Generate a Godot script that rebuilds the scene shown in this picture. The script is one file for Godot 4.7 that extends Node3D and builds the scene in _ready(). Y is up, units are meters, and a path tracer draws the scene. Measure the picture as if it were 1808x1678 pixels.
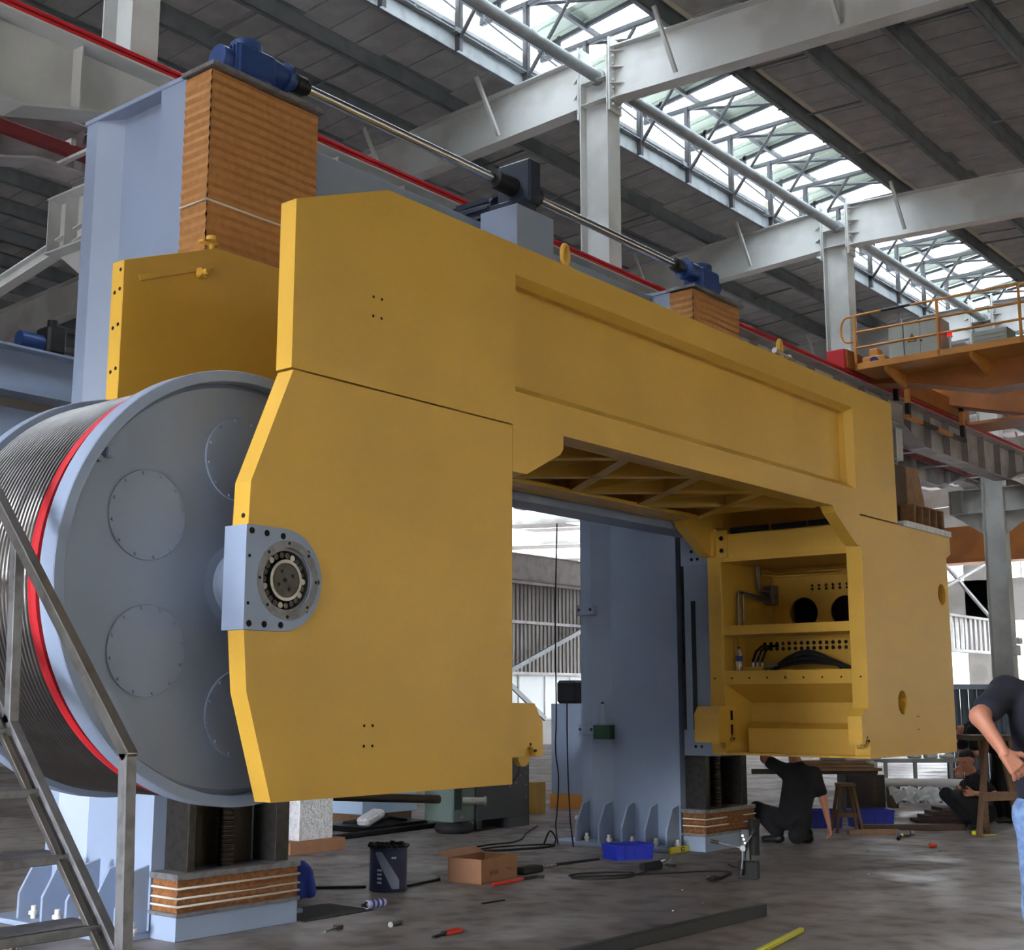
extends Node3D

# ------------------------------------------------------------------ geometry collector
class Geo:
	var v := PackedVector3Array()
	var n := PackedVector3Array()
	var xf := Transform3D.IDENTITY
	func tri3(a: Vector3, b: Vector3, c: Vector3, na: Vector3, nb: Vector3, nc: Vector3):
		v.append(xf * a); v.append(xf * c); v.append(xf * b)
		n.append((xf.basis * na).normalized()); n.append((xf.basis * nc).normalized()); n.append((xf.basis * nb).normalized())
	func tri(a: Vector3, b: Vector3, c: Vector3):
		var m := (b - a).cross(c - a).normalized()
		tri3(a, b, c, m, m, m)
	func quad(a: Vector3, b: Vector3, c: Vector3, d: Vector3):
		tri(a, b, c); tri(a, c, d)
	func quads(a, b, c, d, na, nb, nc, nd):
		tri3(a, b, c, na, nb, nc); tri3(a, c, d, na, nc, nd)
	func box(lo: Vector3, hi: Vector3, bev := 0.0):
		var a := Vector3(min(lo.x, hi.x), min(lo.y, hi.y), min(lo.z, hi.z))
		var b := Vector3(max(lo.x, hi.x), max(lo.y, hi.y), max(lo.z, hi.z))
		var e: float = min(bev, 0.45 * min(b.x - a.x, min(b.y - a.y, b.z - a.z)))
		for s in [0, 1]:
			var f: Array = [a, b]
			var x: float = f[s].x; var y: float = f[s].y; var z: float = f[s].z
			var q = [Vector3(x, a.y + e, a.z + e), Vector3(x, b.y - e, a.z + e), Vector3(x, b.y - e, b.z - e), Vector3(x, a.y + e, b.z - e)]
			var r = [Vector3(a.x + e, y, a.z + e), Vector3(a.x + e, y, b.z - e), Vector3(b.x - e, y, b.z - e), Vector3(b.x - e, y, a.z + e)]
			var t = [Vector3(a.x + e, a.y + e, z), Vector3(b.x - e, a.y + e, z), Vector3(b.x - e, b.y - e, z), Vector3(a.x + e, b.y - e, z)]
			for k in [q, r, t]:
				if s == 1: quad(k[0], k[1], k[2], k[3])
				else: quad(k[3], k[2], k[1], k[0])
		if e <= 0.0: return
		var c := (a + b) * 0.5
		var h := (b - a) * 0.5
		for sx in [-1, 1]:
			for sy in [-1, 1]:
				_edge(c, Vector3(sx * h.x, sy * (h.y - e), h.z - e), Vector3(sx * (h.x - e), sy * h.y, h.z - e), Vector3(0, 0, -2 * (h.z - e)))
				_edge(c, Vector3(sx * h.x, h.y - e, sy * (h.z - e)), Vector3(sx * (h.x - e), h.y - e, sy * h.z), Vector3(0, -2 * (h.y - e), 0))
				_edge(c, Vector3(h.x - e, sx * h.y, sy * (h.z - e)), Vector3(h.x - e, sx * (h.y - e), sy * h.z), Vector3(-2 * (h.x - e), 0, 0))
				for sz in [-1, 1]:
					var p = c + Vector3(sx * h.x, sy * (h.y - e), sz * (h.z - e))
					var q = c + Vector3(sx * (h.x - e), sy * h.y, sz * (h.z - e))
					var r = c + Vector3(sx * (h.x - e), sy * (h.y - e), sz * h.z)
					if (q - p).cross(r - p).dot(p - c) > 0: tri(p, q, r)
					else: tri(p, r, q)
	func _edge(c, p, q, d):
		var a = c + p; var b = c + q; var e = c + q + d; var f = c + p + d
		if (b - a).cross(e - a).dot(a + e - 2 * c) > 0: quad(a, b, e, f)
		else: quad(f, e, b, a)
	# a bar of section w (sideways) x h (upward) from p to q
	func bar(p: Vector3, q: Vector3, w: float, h: float, bev := 0.0, up := Vector3.UP):
		var d := (q - p)
		var l := d.length()
		var z := d / l
		var u := up
		if absf(z.dot(u)) > 0.98: u = Vector3.RIGHT
		var x := u.cross(z).normalized()
		var y := z.cross(x)
		var old := xf
		xf = old * Transform3D(Basis(x, y, z), p)
		box(Vector3(-w / 2, -h / 2, 0), Vector3(w / 2, h / 2, l), bev)
		xf = old
	func ibeam(p: Vector3, q: Vector3, depth: float, width: float, tf := 0.02, tw := 0.012, up := Vector3.UP):
		var z := (q - p).normalized()
		var x := up.cross(z).normalized()
		var y := z.cross(x)
		var old := xf
		xf = old * Transform3D(Basis(x, y, z), p)
		var l := (q - p).length()
		box(Vector3(-width / 2, depth / 2 - tf, 0), Vector3(width / 2, depth / 2, l))
		box(Vector3(-width / 2, -depth / 2, 0), Vector3(width / 2, -depth / 2 + tf, l))
		box(Vector3(-tw / 2, -depth / 2 + tf, 0), Vector3(tw / 2, depth / 2 - tf, l))
		xf = old
	func tube(p: Vector3, q: Vector3, r: float, seg := 12, r2 := -1.0, cap := true):
		if r2 < 0: r2 = r
		var z := (q - p).normalized()
		var u := Vector3.UP if absf(z.y) < 0.9 else Vector3.RIGHT
		var x := u.cross(z).normalized()
		var y := z.cross(x)
		for i in seg:
			var a := TAU * i / seg; var b := TAU * (i + 1) / seg
			var da := x * cos(a) + y * sin(a); var db := x * cos(b) + y * sin(b)
			quads(p + da * r, p + db * r, q + db * r2, q + da * r2, da, db, db, da)
			if cap:
				if r2 > 0.0: tri(q, q + da * r2, q + db * r2)
				if r > 0.0: tri(p, p + db * r, p + da * r)
	func ring(c: Vector3, ax: Vector3, r0: float, r1: float, t: float, seg := 32):
		# flat ring between two radii, from c to c + ax * t
		var z := ax.normalized()
		var u := Vector3.UP if absf(z.y) < 0.9 else Vector3.RIGHT
		var x := u.cross(z).normalized(); var y := z.cross(x)
		for i in seg:
			var a := TAU * i / seg; var b := TAU * (i + 1) / seg
			var da := x * cos(a) + y * sin(a); var db := x * cos(b) + y * sin(b)
			var e := c + z * t
			quad(e + da * r0, e + da * r1, e + db * r1, e + db * r0)
			quad(c + db * r0, c + db * r1, c + da * r1, c + da * r0)
			quads(c + da * r1, c + db * r1, e + db * r1, e + da * r1, da, db, db, da)
			quads(c + db * r0, c + da * r0, e + da * r0, e + db * r0, -db, -da, -da, -db)
	func path(pts: Array, r: float, seg := 8, cap := true):
		var m := pts.size()
		var rings := []
		var u := Vector3.UP
		for i in m:
			var d: Vector3 = (pts[min(i + 1, m - 1)] - pts[max(i - 1, 0)]).normalized()
			if i == 0 and absf(d.dot(u)) > 0.9: u = Vector3.RIGHT
			var x := u.cross(d)
			if x.length() < 1e-4: x = Vector3.RIGHT.cross(d)
			x = x.normalized()
			u = d.cross(x).normalized()
			rings.append([pts[i], x, u])
		for i in m - 1:
			for k in seg:
				var a := TAU * k / seg; var b := TAU * (k + 1) / seg
				var p = rings[i]; var q = rings[i + 1]
				var pa: Vector3 = p[1] * cos(a) + p[2] * sin(a); var pb: Vector3 = p[1] * cos(b) + p[2] * sin(b)
				var qa: Vector3 = q[1] * cos(a) + q[2] * sin(a); var qb: Vector3 = q[1] * cos(b) + q[2] * sin(b)
				quads(p[0] + pa * r, p[0] + pb * r, q[0] + qb * r, q[0] + qa * r, pa, pb, qb, qa)
		if cap:
			for e in [0, m - 1]:
				var p = rings[e]
				for k in seg:
					var a := TAU * k / seg; var b := TAU * (k + 1) / seg
					var pa: Vector3 = p[0] + (p[1] * cos(a) + p[2] * sin(a)) * r; var pb: Vector3 = p[0] + (p[1] * cos(b) + p[2] * sin(b)) * r
					if e == 0: tri(p[0], pb, pa)
					else: tri(p[0], pa, pb)
	# turned shape: profile of Vector2(radius, height) round the local Y axis, going up
	func lathe(prof: Array, seg := 24):
		for j in prof.size() - 1:
			var p: Vector2 = prof[j]; var q: Vector2 = prof[j + 1]
			var d := q - p
			if d.length() < 1e-6: continue
			var nn := Vector2(d.y, -d.x).normalized()
			for i in seg:
				var a := TAU * i / seg; var b := TAU * (i + 1) / seg
				var ca := Vector3(cos(a), 0, -sin(a)); var cb := Vector3(cos(b), 0, -sin(b))
				var na := ca * nn.x + Vector3.UP * nn.y; var nb := cb * nn.x + Vector3.UP * nn.y
				var A := ca * p.x + Vector3.UP * p.y; var B := cb * p.x + Vector3.UP * p.y
				var C := cb * q.x + Vector3.UP * q.y; var D := ca * q.x + Vector3.UP * q.y
				if p.x > 1e-6: tri3(A, B, C, na, nb, nb)
				if q.x > 1e-6: tri3(A, C, D, na, nb, na)
	func face(poly: PackedVector2Array, z: float, front := true):
		var t := Geometry2D.triangulate_polygon(poly)
		for i in range(0, t.size(), 3):
			var a := poly[t[i]]; var b := poly[t[i + 1]]; var c := poly[t[i + 2]]
			var ccw := (b - a).cross(c - a) > 0
			if ccw == front: tri(Vector3(a.x, a.y, z), Vector3(b.x, b.y, z), Vector3(c.x, c.y, z))
			else: tri(Vector3(a.x, a.y, z), Vector3(c.x, c.y, z), Vector3(b.x, b.y, z))
	# polygon in XY extruded from z0 up to z1, with chamfered rims
	func prism(pts: Array, z0: float, z1: float, bev := 0.0):
		var poly := PackedVector2Array(pts)
		var area := 0.0
		for i in poly.size(): area += poly[i].cross(poly[(i + 1) % poly.size()])
		if area < 0: poly.reverse()
		var m := poly.size()
		var inner := PackedVector2Array()
		for i in m:
			var d0 := (poly[i] - poly[(i + m - 1) % m]).normalized(); var d1 := (poly[(i + 1) % m] - poly[i]).normalized()
			var n0 := Vector2(-d0.y, d0.x); var n1 := Vector2(-d1.y, d1.x)
			var bis := (n0 + n1)
			inner.append(poly[i] + bis / max(0.3, bis.dot(n0)) * bev)
		face(inner, z1, true); face(inner, z0, false)
		for i in m:
			var j := (i + 1) % m
			var a := poly[i]; var b := poly[j]; var c := inner[i]; var d := inner[j]
			quad(Vector3(a.x, a.y, z0 + bev), Vector3(b.x, b.y, z0 + bev), Vector3(b.x, b.y, z1 - bev), Vector3(a.x, a.y, z1 - bev))
			if bev > 0:
				quad(Vector3(a.x, a.y, z1 - bev), Vector3(b.x, b.y, z1 - bev), Vector3(d.x, d.y, z1), Vector3(c.x, c.y, z1))
				quad(Vector3(c.x, c.y, z0), Vector3(d.x, d.y, z0), Vector3(b.x, b.y, z0 + bev), Vector3(a.x, a.y, z0 + bev))
	func add(o: Geo, t := Transform3D.IDENTITY):
		for i in o.v.size():
			v.append(xf * (t * o.v[i])); n.append((xf.basis * (t.basis * o.n[i])).normalized())
	func mesh(off := Vector3.ZERO) -> ArrayMesh:
		var a := []
		a.resize(Mesh.ARRAY_MAX)
		var w := v
		if off != Vector3.ZERO:
			w = PackedVector3Array()
			for p in v: w.append(p - off)
		a[Mesh.ARRAY_VERTEX] = w; a[Mesh.ARRAY_NORMAL] = n
		var uv := PackedVector2Array()
		for i in w.size():
			var q := n[i].abs()
			if q.y > q.x and q.y > q.z: uv.append(Vector2(w[i].x, w[i].z))
			elif q.x > q.z: uv.append(Vector2(w[i].z, w[i].y))
			else: uv.append(Vector2(w[i].x, w[i].y))
		a[Mesh.ARRAY_TEX_UV] = uv
		var m := ArrayMesh.new()
		m.add_surface_from_arrays(Mesh.PRIMITIVE_TRIANGLES, a)
		return m

const YX := Basis(Vector3(0, 1, 0), Vector3(0, 0, 1), Vector3(1, 0, 0))   # prism drawn in (y, z), pushed along x
const XZ := Basis(Vector3(1, 0, 0), Vector3(0, 0, -1), Vector3(0, 1, 0))  # prism drawn in (x, depth), pushed up
var M := {}
var taken := {}
var origins := {}
var rng := RandomNumberGenerator.new()

func V(x, y, z) -> Vector3: return Vector3(x, y, z)
func numbered(s: String) -> String:
	if not taken.has(s):
		taken[s] = 0
		return s
	taken[s] += 1
	return "%s_%03d" % [s, taken[s]]
func tag(o: Node, label := "", category := "", group := "", kind := ""):
	if label: o.set_meta("label", label)
	if category: o.set_meta("category", category)
	if group: o.set_meta("group", group)
	if kind: o.set_meta("kind", kind)
	return o
# a thing: a Node3D at its base; world = its parts are drawn in world coordinates
func thing(called: String, label: String, category: String, at := Vector3.ZERO, group := "", world := true, kind := "") -> Node3D:
	var o := Node3D.new()
	o.name = numbered(called)
	add_child(o)
	o.position = at
	if world: origins[o] = at
	tag(o, label, category, group, kind)
	return o
func part(parent: Node, called: String, g, m: Material, label := "") -> MeshInstance3D:
	var o := MeshInstance3D.new()
	o.name = called
	var off: Vector3 = origins.get(parent, Vector3.ZERO)
	o.mesh = g.mesh(off) if g is Geo else g
	o.material_override = m
	parent.add_child(o, true)
	origins[o] = off
	if label: o.set_meta("label", label)
	return o
func one(called: String, g: Geo, m: Material, label := "", category := "", group := "", kind := "") -> MeshInstance3D:
	var o := MeshInstance3D.new()
	o.name = numbered(called)
	var lo := g.v[0]; var hi := g.v[0]
	for p in g.v:
		lo = lo.min(p); hi = hi.max(p)
	var base := Vector3((lo.x + hi.x) / 2, lo.y, (lo.z + hi.z) / 2)
	o.mesh = g.mesh(base)
	o.position = base
	o.material_override = m
	add_child(o)
	origins[o] = base
	tag(o, label, category, group, kind)
	return o
func dup(root: Node3D, at: Vector3, turn := 0.0, label := "") -> Node3D:
	var r: Node3D = root.duplicate()
	r.name = numbered(String(root.name).rstrip("0123456789").rstrip("_"))
	add_child(r)
	r.position = at
	r.rotation.y = turn
	if label: r.set_meta("label", label)
	return r

# ------------------------------------------------------------------ materials
func noise_tex(seed_: int, freq: float, lo: Color, hi: Color, oct := 4, size := 512, mid := 0.5, kind := FastNoiseLite.TYPE_SIMPLEX_SMOOTH) -> ImageTexture:
	var f := FastNoiseLite.new()
	f.seed = seed_; f.frequency = freq; f.fractal_octaves = oct; f.noise_type = kind
	var im := f.get_seamless_image(size, size)
	var out := Image.create(size, size, true, Image.FORMAT_RGB8)
	for y in size:
		for x in size:
			var t := clampf(im.get_pixel(x, y).r + 0.5 - mid, 0, 1)
			out.set_pixel(x, y, lo.lerp(hi, smoothstep(0.25, 0.75, t)))
	out.generate_mipmaps()
	return ImageTexture.create_from_image(out)
func bump_tex(seed_: int, freq: float, strength: float, oct := 4, size := 512) -> ImageTexture:
	var f := FastNoiseLite.new()
	f.seed = seed_; f.frequency = freq; f.fractal_octaves = oct
	var im := f.get_seamless_image(size, size)
	im.convert(Image.FORMAT_RGB8)
	im.bump_map_to_normal_map(strength)
	im.generate_mipmaps()
	return ImageTexture.create_from_image(im)
func mat(c: Color, rough := 0.5, metal := 0.0) -> StandardMaterial3D:
	var m := StandardMaterial3D.new()
	m.albedo_color = c
	m.roughness = rough
	m.metallic = metal
	return m
func tex(m: StandardMaterial3D, t: Texture2D, scale: float, world := true) -> StandardMaterial3D:
	m.albedo_texture = t
	m.uv1_triplanar = true
	m.uv1_world_triplanar = world
	m.uv1_scale = Vector3.ONE * scale
	return m
func nrm(m: StandardMaterial3D, t: Texture2D, amount := 1.0) -> StandardMaterial3D:
	m.normal_enabled = true
	m.normal_texture = t
	m.normal_scale = amount
	return m

func make_materials():
	var wh := Color(1, 1, 1)
	var subtle := noise_tex(3, 0.006, Color(0.965, 0.965, 0.965), wh, 3, 256)
	var grime := noise_tex(5, 0.012, Color(0.9, 0.895, 0.885), wh, 5, 512, 0.42)
	var streak := noise_tex(8, 0.02, Color(0.87, 0.85, 0.84), wh, 5, 512, 0.4)
	var orange_peel := bump_tex(11, 0.08, 0.6, 2, 256)
	M.yellow = nrm(tex(mat(Color(0.82, 0.645, 0.25), 0.36), subtle, 0.35), orange_peel, 0.06)
	M.yellow_in = M.yellow
	M.grey = tex(mat(Color(0.55, 0.605, 0.70), 0.42), subtle, 0.4)
	M.white = tex(mat(Color(0.80, 0.81, 0.805), 0.5), grime, 0.12)
	M.white_dirty = tex(mat(Color(0.70, 0.68, 0.68), 0.6), grime, 0.3)
	M.purlin = tex(mat(Color(0.46, 0.49, 0.51), 0.55), grime, 0.3)
	M.galv = tex(mat(Color(0.56, 0.585, 0.60), 0.45, 0.2), grime, 0.5)
	M.red = mat(Color(0.72, 0.10, 0.15), 0.5)
	M.red_dark = mat(Color(0.42, 0.07, 0.09), 0.6)
	M.black = mat(Color(0.045, 0.045, 0.05), 0.5)
	M.hole = mat(Color(0.015, 0.012, 0.012), 0.9)
	M.rubber = mat(Color(0.06, 0.06, 0.062), 0.75)
	M.steel = tex(mat(Color(0.62, 0.61, 0.60), 0.32, 0.9), grime, 1.2)
	M.steel_dull = tex(mat(Color(0.50, 0.50, 0.515), 0.45, 0.5), streak, 1.0)
	M.steel_bright = mat(Color(0.75, 0.75, 0.76), 0.22, 1.0)
	M.oily = tex(mat(Color(0.20, 0.165, 0.125), 0.35, 0.5), streak, 1.5)
	M.blue = mat(Color(0.14, 0.25, 0.47), 0.42)
	M.navy = mat(Color(0.13, 0.17, 0.24), 0.45)
	M.crate = mat(Color(0.10, 0.17, 0.62), 0.45)
	M.orange = tex(mat(Color(0.78, 0.52, 0.21), 0.5), subtle, 0.4)
	M.crane = tex(mat(Color(0.67, 0.41, 0.17), 0.55), grime, 0.15)
	M.cabinet = mat(Color(0.68, 0.71, 0.69), 0.5)
	M.canvas = tex(mat(Color(0.68, 0.47, 0.25), 0.62), noise_tex(21, 0.03, Color(0.93, 0.92, 0.91), wh, 4, 256), 1.5)
	M.canvas_brown = tex(mat(Color(0.56, 0.36, 0.19), 0.65), noise_tex(22, 0.05, Color(0.75, 0.72, 0.7), wh, 4, 256), 1.5)  # darker, browner canvas tone for the two lower bellows
	M.canvas_white = mat(Color(0.82, 0.80, 0.76), 0.6)
	M.steel_dark = tex(mat(Color(0.27, 0.26, 0.25), 0.35, 0.7), streak, 1.0)
	M.wood = tex(mat(Color(0.40, 0.30, 0.21), 0.75), streak, 2.0)
	M.wood_dark = tex(mat(Color(0.30, 0.23, 0.18), 0.8), streak, 2.0)
	M.ply = tex(mat(Color(0.55, 0.42, 0.31), 0.8), grime, 1.0)
	M.card = tex(mat(Color(0.60, 0.43, 0.32), 0.85), subtle, 2.0)
	M.foil = nrm(tex(mat(Color(0.9, 0.9, 0.92), 0.3, 0.0), grime, 2.0), bump_tex(31, 0.05, 6.0, 4, 256), 1.0)
	M.plastic_white = mat(Color(0.85, 0.86, 0.87), 0.4)
	M.label_yellow = mat(Color(0.86, 0.84, 0.10), 0.5)
	M.level = mat(Color(0.80, 0.72, 0.14), 0.45)
	M.red_tool = mat(Color(0.75, 0.16, 0.08), 0.45)
	M.green = mat(Color(0.10, 0.25, 0.16), 0.6)
	M.machine_green = mat(Color(0.36, 0.42, 0.40), 0.5)
	M.wall = nrm(tex(mat(Color(0.46, 0.44, 0.42), 0.6), grime, 0.1), orange_peel, 0.05)
	M.wall_light = tex(mat(Color(0.74, 0.75, 0.74), 0.6), grime, 0.1)
	M.gold = tex(mat(Color(0.62, 0.47, 0.17), 0.5), subtle, 0.5)
	# drawn fabric / lining of the roof: quilted foil-backed blanket behind wire netting
	M.lining = nrm(tex(mat(Color(0.67, 0.67, 0.67), 0.75), noise_tex(41, 0.012, Color(0.93, 0.93, 0.93), wh, 4, 512), 0.3), bump_tex(42, 0.09, 3.0, 3, 512), 0.45)
	# floor: ground concrete with dark scuffs and polished patches
	var fl := mat(Color(0.53, 0.495, 0.48), 0.5)
	var coarse := noise_tex(51, 0.012, Color(0.905, 0.9, 0.9), wh, 6, 1024, 0.45)
	tex(fl, coarse, 0.11)
	fl.roughness_texture = noise_tex(52, 0.012, Color(0.42, 0.42, 0.42), Color(0.72, 0.72, 0.72), 5, 512)
	fl.roughness = 1.0
	fl.detail_enabled = true
	fl.detail_blend_mode = BaseMaterial3D.BLEND_MODE_MUL
	fl.detail_albedo = noise_tex(53, 0.05, Color(0.74, 0.72, 0.70), wh, 5, 512, 0.38)
	fl.uv2_scale = Vector3(1, 1, 1)
	M.floor = nrm(fl, bump_tex(54, 0.06, 1.2, 3, 512), 0.25)
	# translucent roof sheet and polycarbonate panes
	var tr := mat(Color(0.93, 0.96, 0.97), 0.6)
	tr.backlight_enabled = true
	tr.backlight = Color(0.72, 0.72, 0.72)
	M.translucent = tr
	M.monitor = mat(Color(0.20, 0.205, 0.22), 0.6)
	M.sheet = mat(Color(0.60, 0.63, 0.58), 0.6)
	M.drum = tex(mat(Color(0.47, 0.46, 0.46), 0.28, 0.95), grime, 1.2)
	var cr := mat(Color(0.90, 0.88, 0.82), 0.6)
	cr.backlight_enabled = true
	cr.backlight = Color(0.36, 0.35, 0.32)
	M.cream = cr
	var fg := mat(Color(0.92, 0.91, 0.88), 0.6)  # panes of the added near-wall bands, tuned for warm, stronger front light
	fg.backlight_enabled = true
	fg.backlight = Color(0.62, 0.61, 0.58)
	M.fibreglass = fg
	var gl := mat(Color(0.85, 0.9, 0.92, 0.12), 0.05)
	gl.transparency = BaseMaterial3D.TRANSPARENCY_ALPHA
	M.glass = gl
	var bt := mat(Color(0.8, 0.86, 0.9, 0.25), 0.05)
	bt.transparency = BaseMaterial3D.TRANSPARENCY_ALPHA
	M.bottle = bt
	var film := mat(Color(0.85, 0.87, 0.88, 0.55), 0.2)
	film.transparency = BaseMaterial3D.TRANSPARENCY_ALPHA
	M.film = film
	M.skin = mat(Color(0.66, 0.44, 0.35), 0.55)
	M.navy_shirt = nrm(mat(Color(0.055, 0.06, 0.12), 0.9), bump_tex(61, 0.03, 3.0, 3, 256), 0.4)
	M.navy_shirt.uv1_triplanar = true
	M.dark_cloth = mat(Color(0.055, 0.055, 0.065), 0.9)
	M.dark_shirt = mat(Color(0.10, 0.09, 0.10), 0.9)
	M.jeans = tex(mat(Color(0.45, 0.56, 0.72), 0.85), noise_tex(62, 0.05, Color(0.7, 0.72, 0.78), wh, 4, 256), 1.2)
	M.hair = mat(Color(0.025, 0.022, 0.022), 0.7)

# ------------------------------------------------------------------ camera, sky, light
func setup_view():
	var cam := Camera3D.new()
	cam.name = "camera"
	add_child(cam)
	var th := deg_to_rad(9.8154); var a := deg_to_rad(39.1314)
	var fh := Vector3(cos(a), 0, -sin(a)); var rt := Vector3(sin(a), 0, cos(a))
	var fw := fh * cos(th) + Vector3.UP * sin(th); var up := -fh * sin(th) + Vector3.UP * cos(th)
	cam.transform = Transform3D(Basis(rt, up, -fw), Vector3(0, 1.5, 0))
	cam.fov = 39.8899
	cam.near = 0.05; cam.far = 400.0
	cam.current = true
	var env := Environment.new()
	env.background_mode = Environment.BG_SKY
	var sm := ProceduralSkyMaterial.new()
	sm.sky_top_color = Color(0.95, 0.97, 1.0)
	sm.sky_horizon_color = Color(0.96, 0.98, 1.0)
	sm.ground_bottom_color = Color(0.35, 0.35, 0.34)
	sm.ground_horizon_color = Color(0.5, 0.5, 0.49)
	sm.sky_energy_multiplier = 6.0
	sm.ground_energy_multiplier = 3.0
	var sky := Sky.new()
	sky.sky_material = sm
	env.sky = sky
	env.tonemap_mode = Environment.TONE_MAPPER_LINEAR
	env.tonemap_exposure = 1.27
	env.sdfgi_enabled = true; env.ssao_enabled = true; env.ssil_enabled = true
	var we := WorldEnvironment.new()
	we.name = "environment"
	we.environment = env
	add_child(we)

# ------------------------------------------------------------------ the hall
const RIDGE := -10.0
const FR := [-8.7, -1.05, 6.6, 14.25, 21.9, 29.55, 37.2, 44.85, 52.5]
const XMIN := -12.0
const XMAX := 58.0
const ZFAR := -29.0
const ZNEAR := 10.0
func roof_y(z: float) -> float: return 10.6 - 0.05 * absf(z - RIDGE)
func struct(called: String, g: Geo, m: Material, label := "", category := "") -> MeshInstance3D:
	return one(called, g, m, label, category, "", "structure")

func build_shell():
	var g := Geo.new()
	g.box(V(XMIN - 25, -0.3, ZFAR - 15), V(XMAX + 25, 0, ZNEAR + 15))
	struct("floor", g, M.floor, "worn grey concrete shop floor with scuffs and stains", "floor")
	# roof: lining panels, purlins, all children of the ceiling
	var c := thing("ceiling", "dark lined roof underside on long steel purlins", "ceiling", V(20, 9.6, -10), "", true, "structure")
	var x := XMIN
	var w := 0.5
	while x < XMAX:
		for side in [-1, 1]:
			var z0: float = -11.46 if side < 0 else -8.72
			var z1: float = ZFAR - 0.4 if side < 0 else ZNEAR + 0.4
			var p := Geo.new()
			var e := 0.012
			var steps := 16
			var lo: float = rng.randf_range(-0.012, 0.012)
			for k in steps:
				var a: float = lerp(z0, z1, k / float(steps)); var b: float = lerp(z0, z1, (k + 1) / float(steps))
				var ya := roof_y(a) + 0.27 + lo - (0.018 if k % 2 else 0.0); var yb := roof_y(b) + 0.27 + lo - (0.018 if (k + 1) % 2 else 0.0)
				var A := V(x + e, ya, a); var B := V(x + w - e, ya, a); var C := V(x + w - e, yb, b); var D := V(x + e, yb, b)
				var u := V(0, 0.12, 0)
				if side > 0:
					p.quad(A, B, C, D); p.quad(D + u, C + u, B + u, A + u)
				else:
					p.quad(D, C, B, A); p.quad(A + u, B + u, C + u, D + u)
				p.quad(A, D, D + u, A + u); p.quad(B, B + u, C + u, C)
			part(c, "roof_panel", p, M.lining)
		x += w
	# skin above the lining keeps the daylight out
	var sk := Geo.new()
	for side in [-1, 1]:
		var z0: float = -11.5 if side < 0 else -8.66
		var z1: float = ZFAR - 0.6 if side < 0 else ZNEAR + 0.6
		var a := V(XMIN - 0.5, roof_y(z0) + 0.42, z0); var b := V(XMAX + 0.5, roof_y(z0) + 0.42, z0)
		var d := V(XMIN - 0.5, roof_y(z1) + 0.42, z1); var e := V(XMAX + 0.5, roof_y(z1) + 0.42, z1)
		var u := V(0, 0.06, 0)
		sk.quad(a, b, e, d); sk.quad(d + u, e + u, b + u, a + u); sk.quad(a, d, d + u, a + u)
		sk.quad(b, a, a + u, b + u); sk.quad(d, e, e + u, d + u)
	part(c, "roof_sheet", sk, M.galv)
	# z-purlins, one mesh for both slopes
	var zs := []
	var z := -11.45
	while z > ZFAR: zs.append(z); z -= 1.19
	z = -8.72
	while z < ZNEAR: zs.append(z); z += 1.16
	for k in zs:
		var p := Geo.new()
		var y := roof_y(k)
		p.box(V(XMIN, y, k - 0.004), V(XMAX, y + 0.3, k + 0.004))
		p.box(V(XMIN, y, k - 0.075), V(XMAX, y + 0.008, k + 0.004))
		p.box(V(XMIN, y, k - 0.075), V(XMAX, y + 0.03, k - 0.068))
		p.box(V(XMIN, y + 0.252, k), V(XMAX, y + 0.26, k + 0.075))
		part(c, "purlin", p, M.galv if k == zs[0] else M.purlin)
	# thin sag rods and struts between purlins
	for f in FR:
		for off in [1.9, 3.82, 5.7]:
			var st := Geo.new()
			for i in zs.size() - 1:
				if absf(zs[i + 1] - zs[i]) > 2: continue
				if (i + int(off)) % 2: continue
				st.tube(V(f + off, roof_y(zs[i]) + 0.13, zs[i]), V(f + off, roof_y(zs[i + 1]) + 0.13, zs[i + 1]), 0.018, 6)
			part(c, "sag_rod", st, M.purlin)

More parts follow.
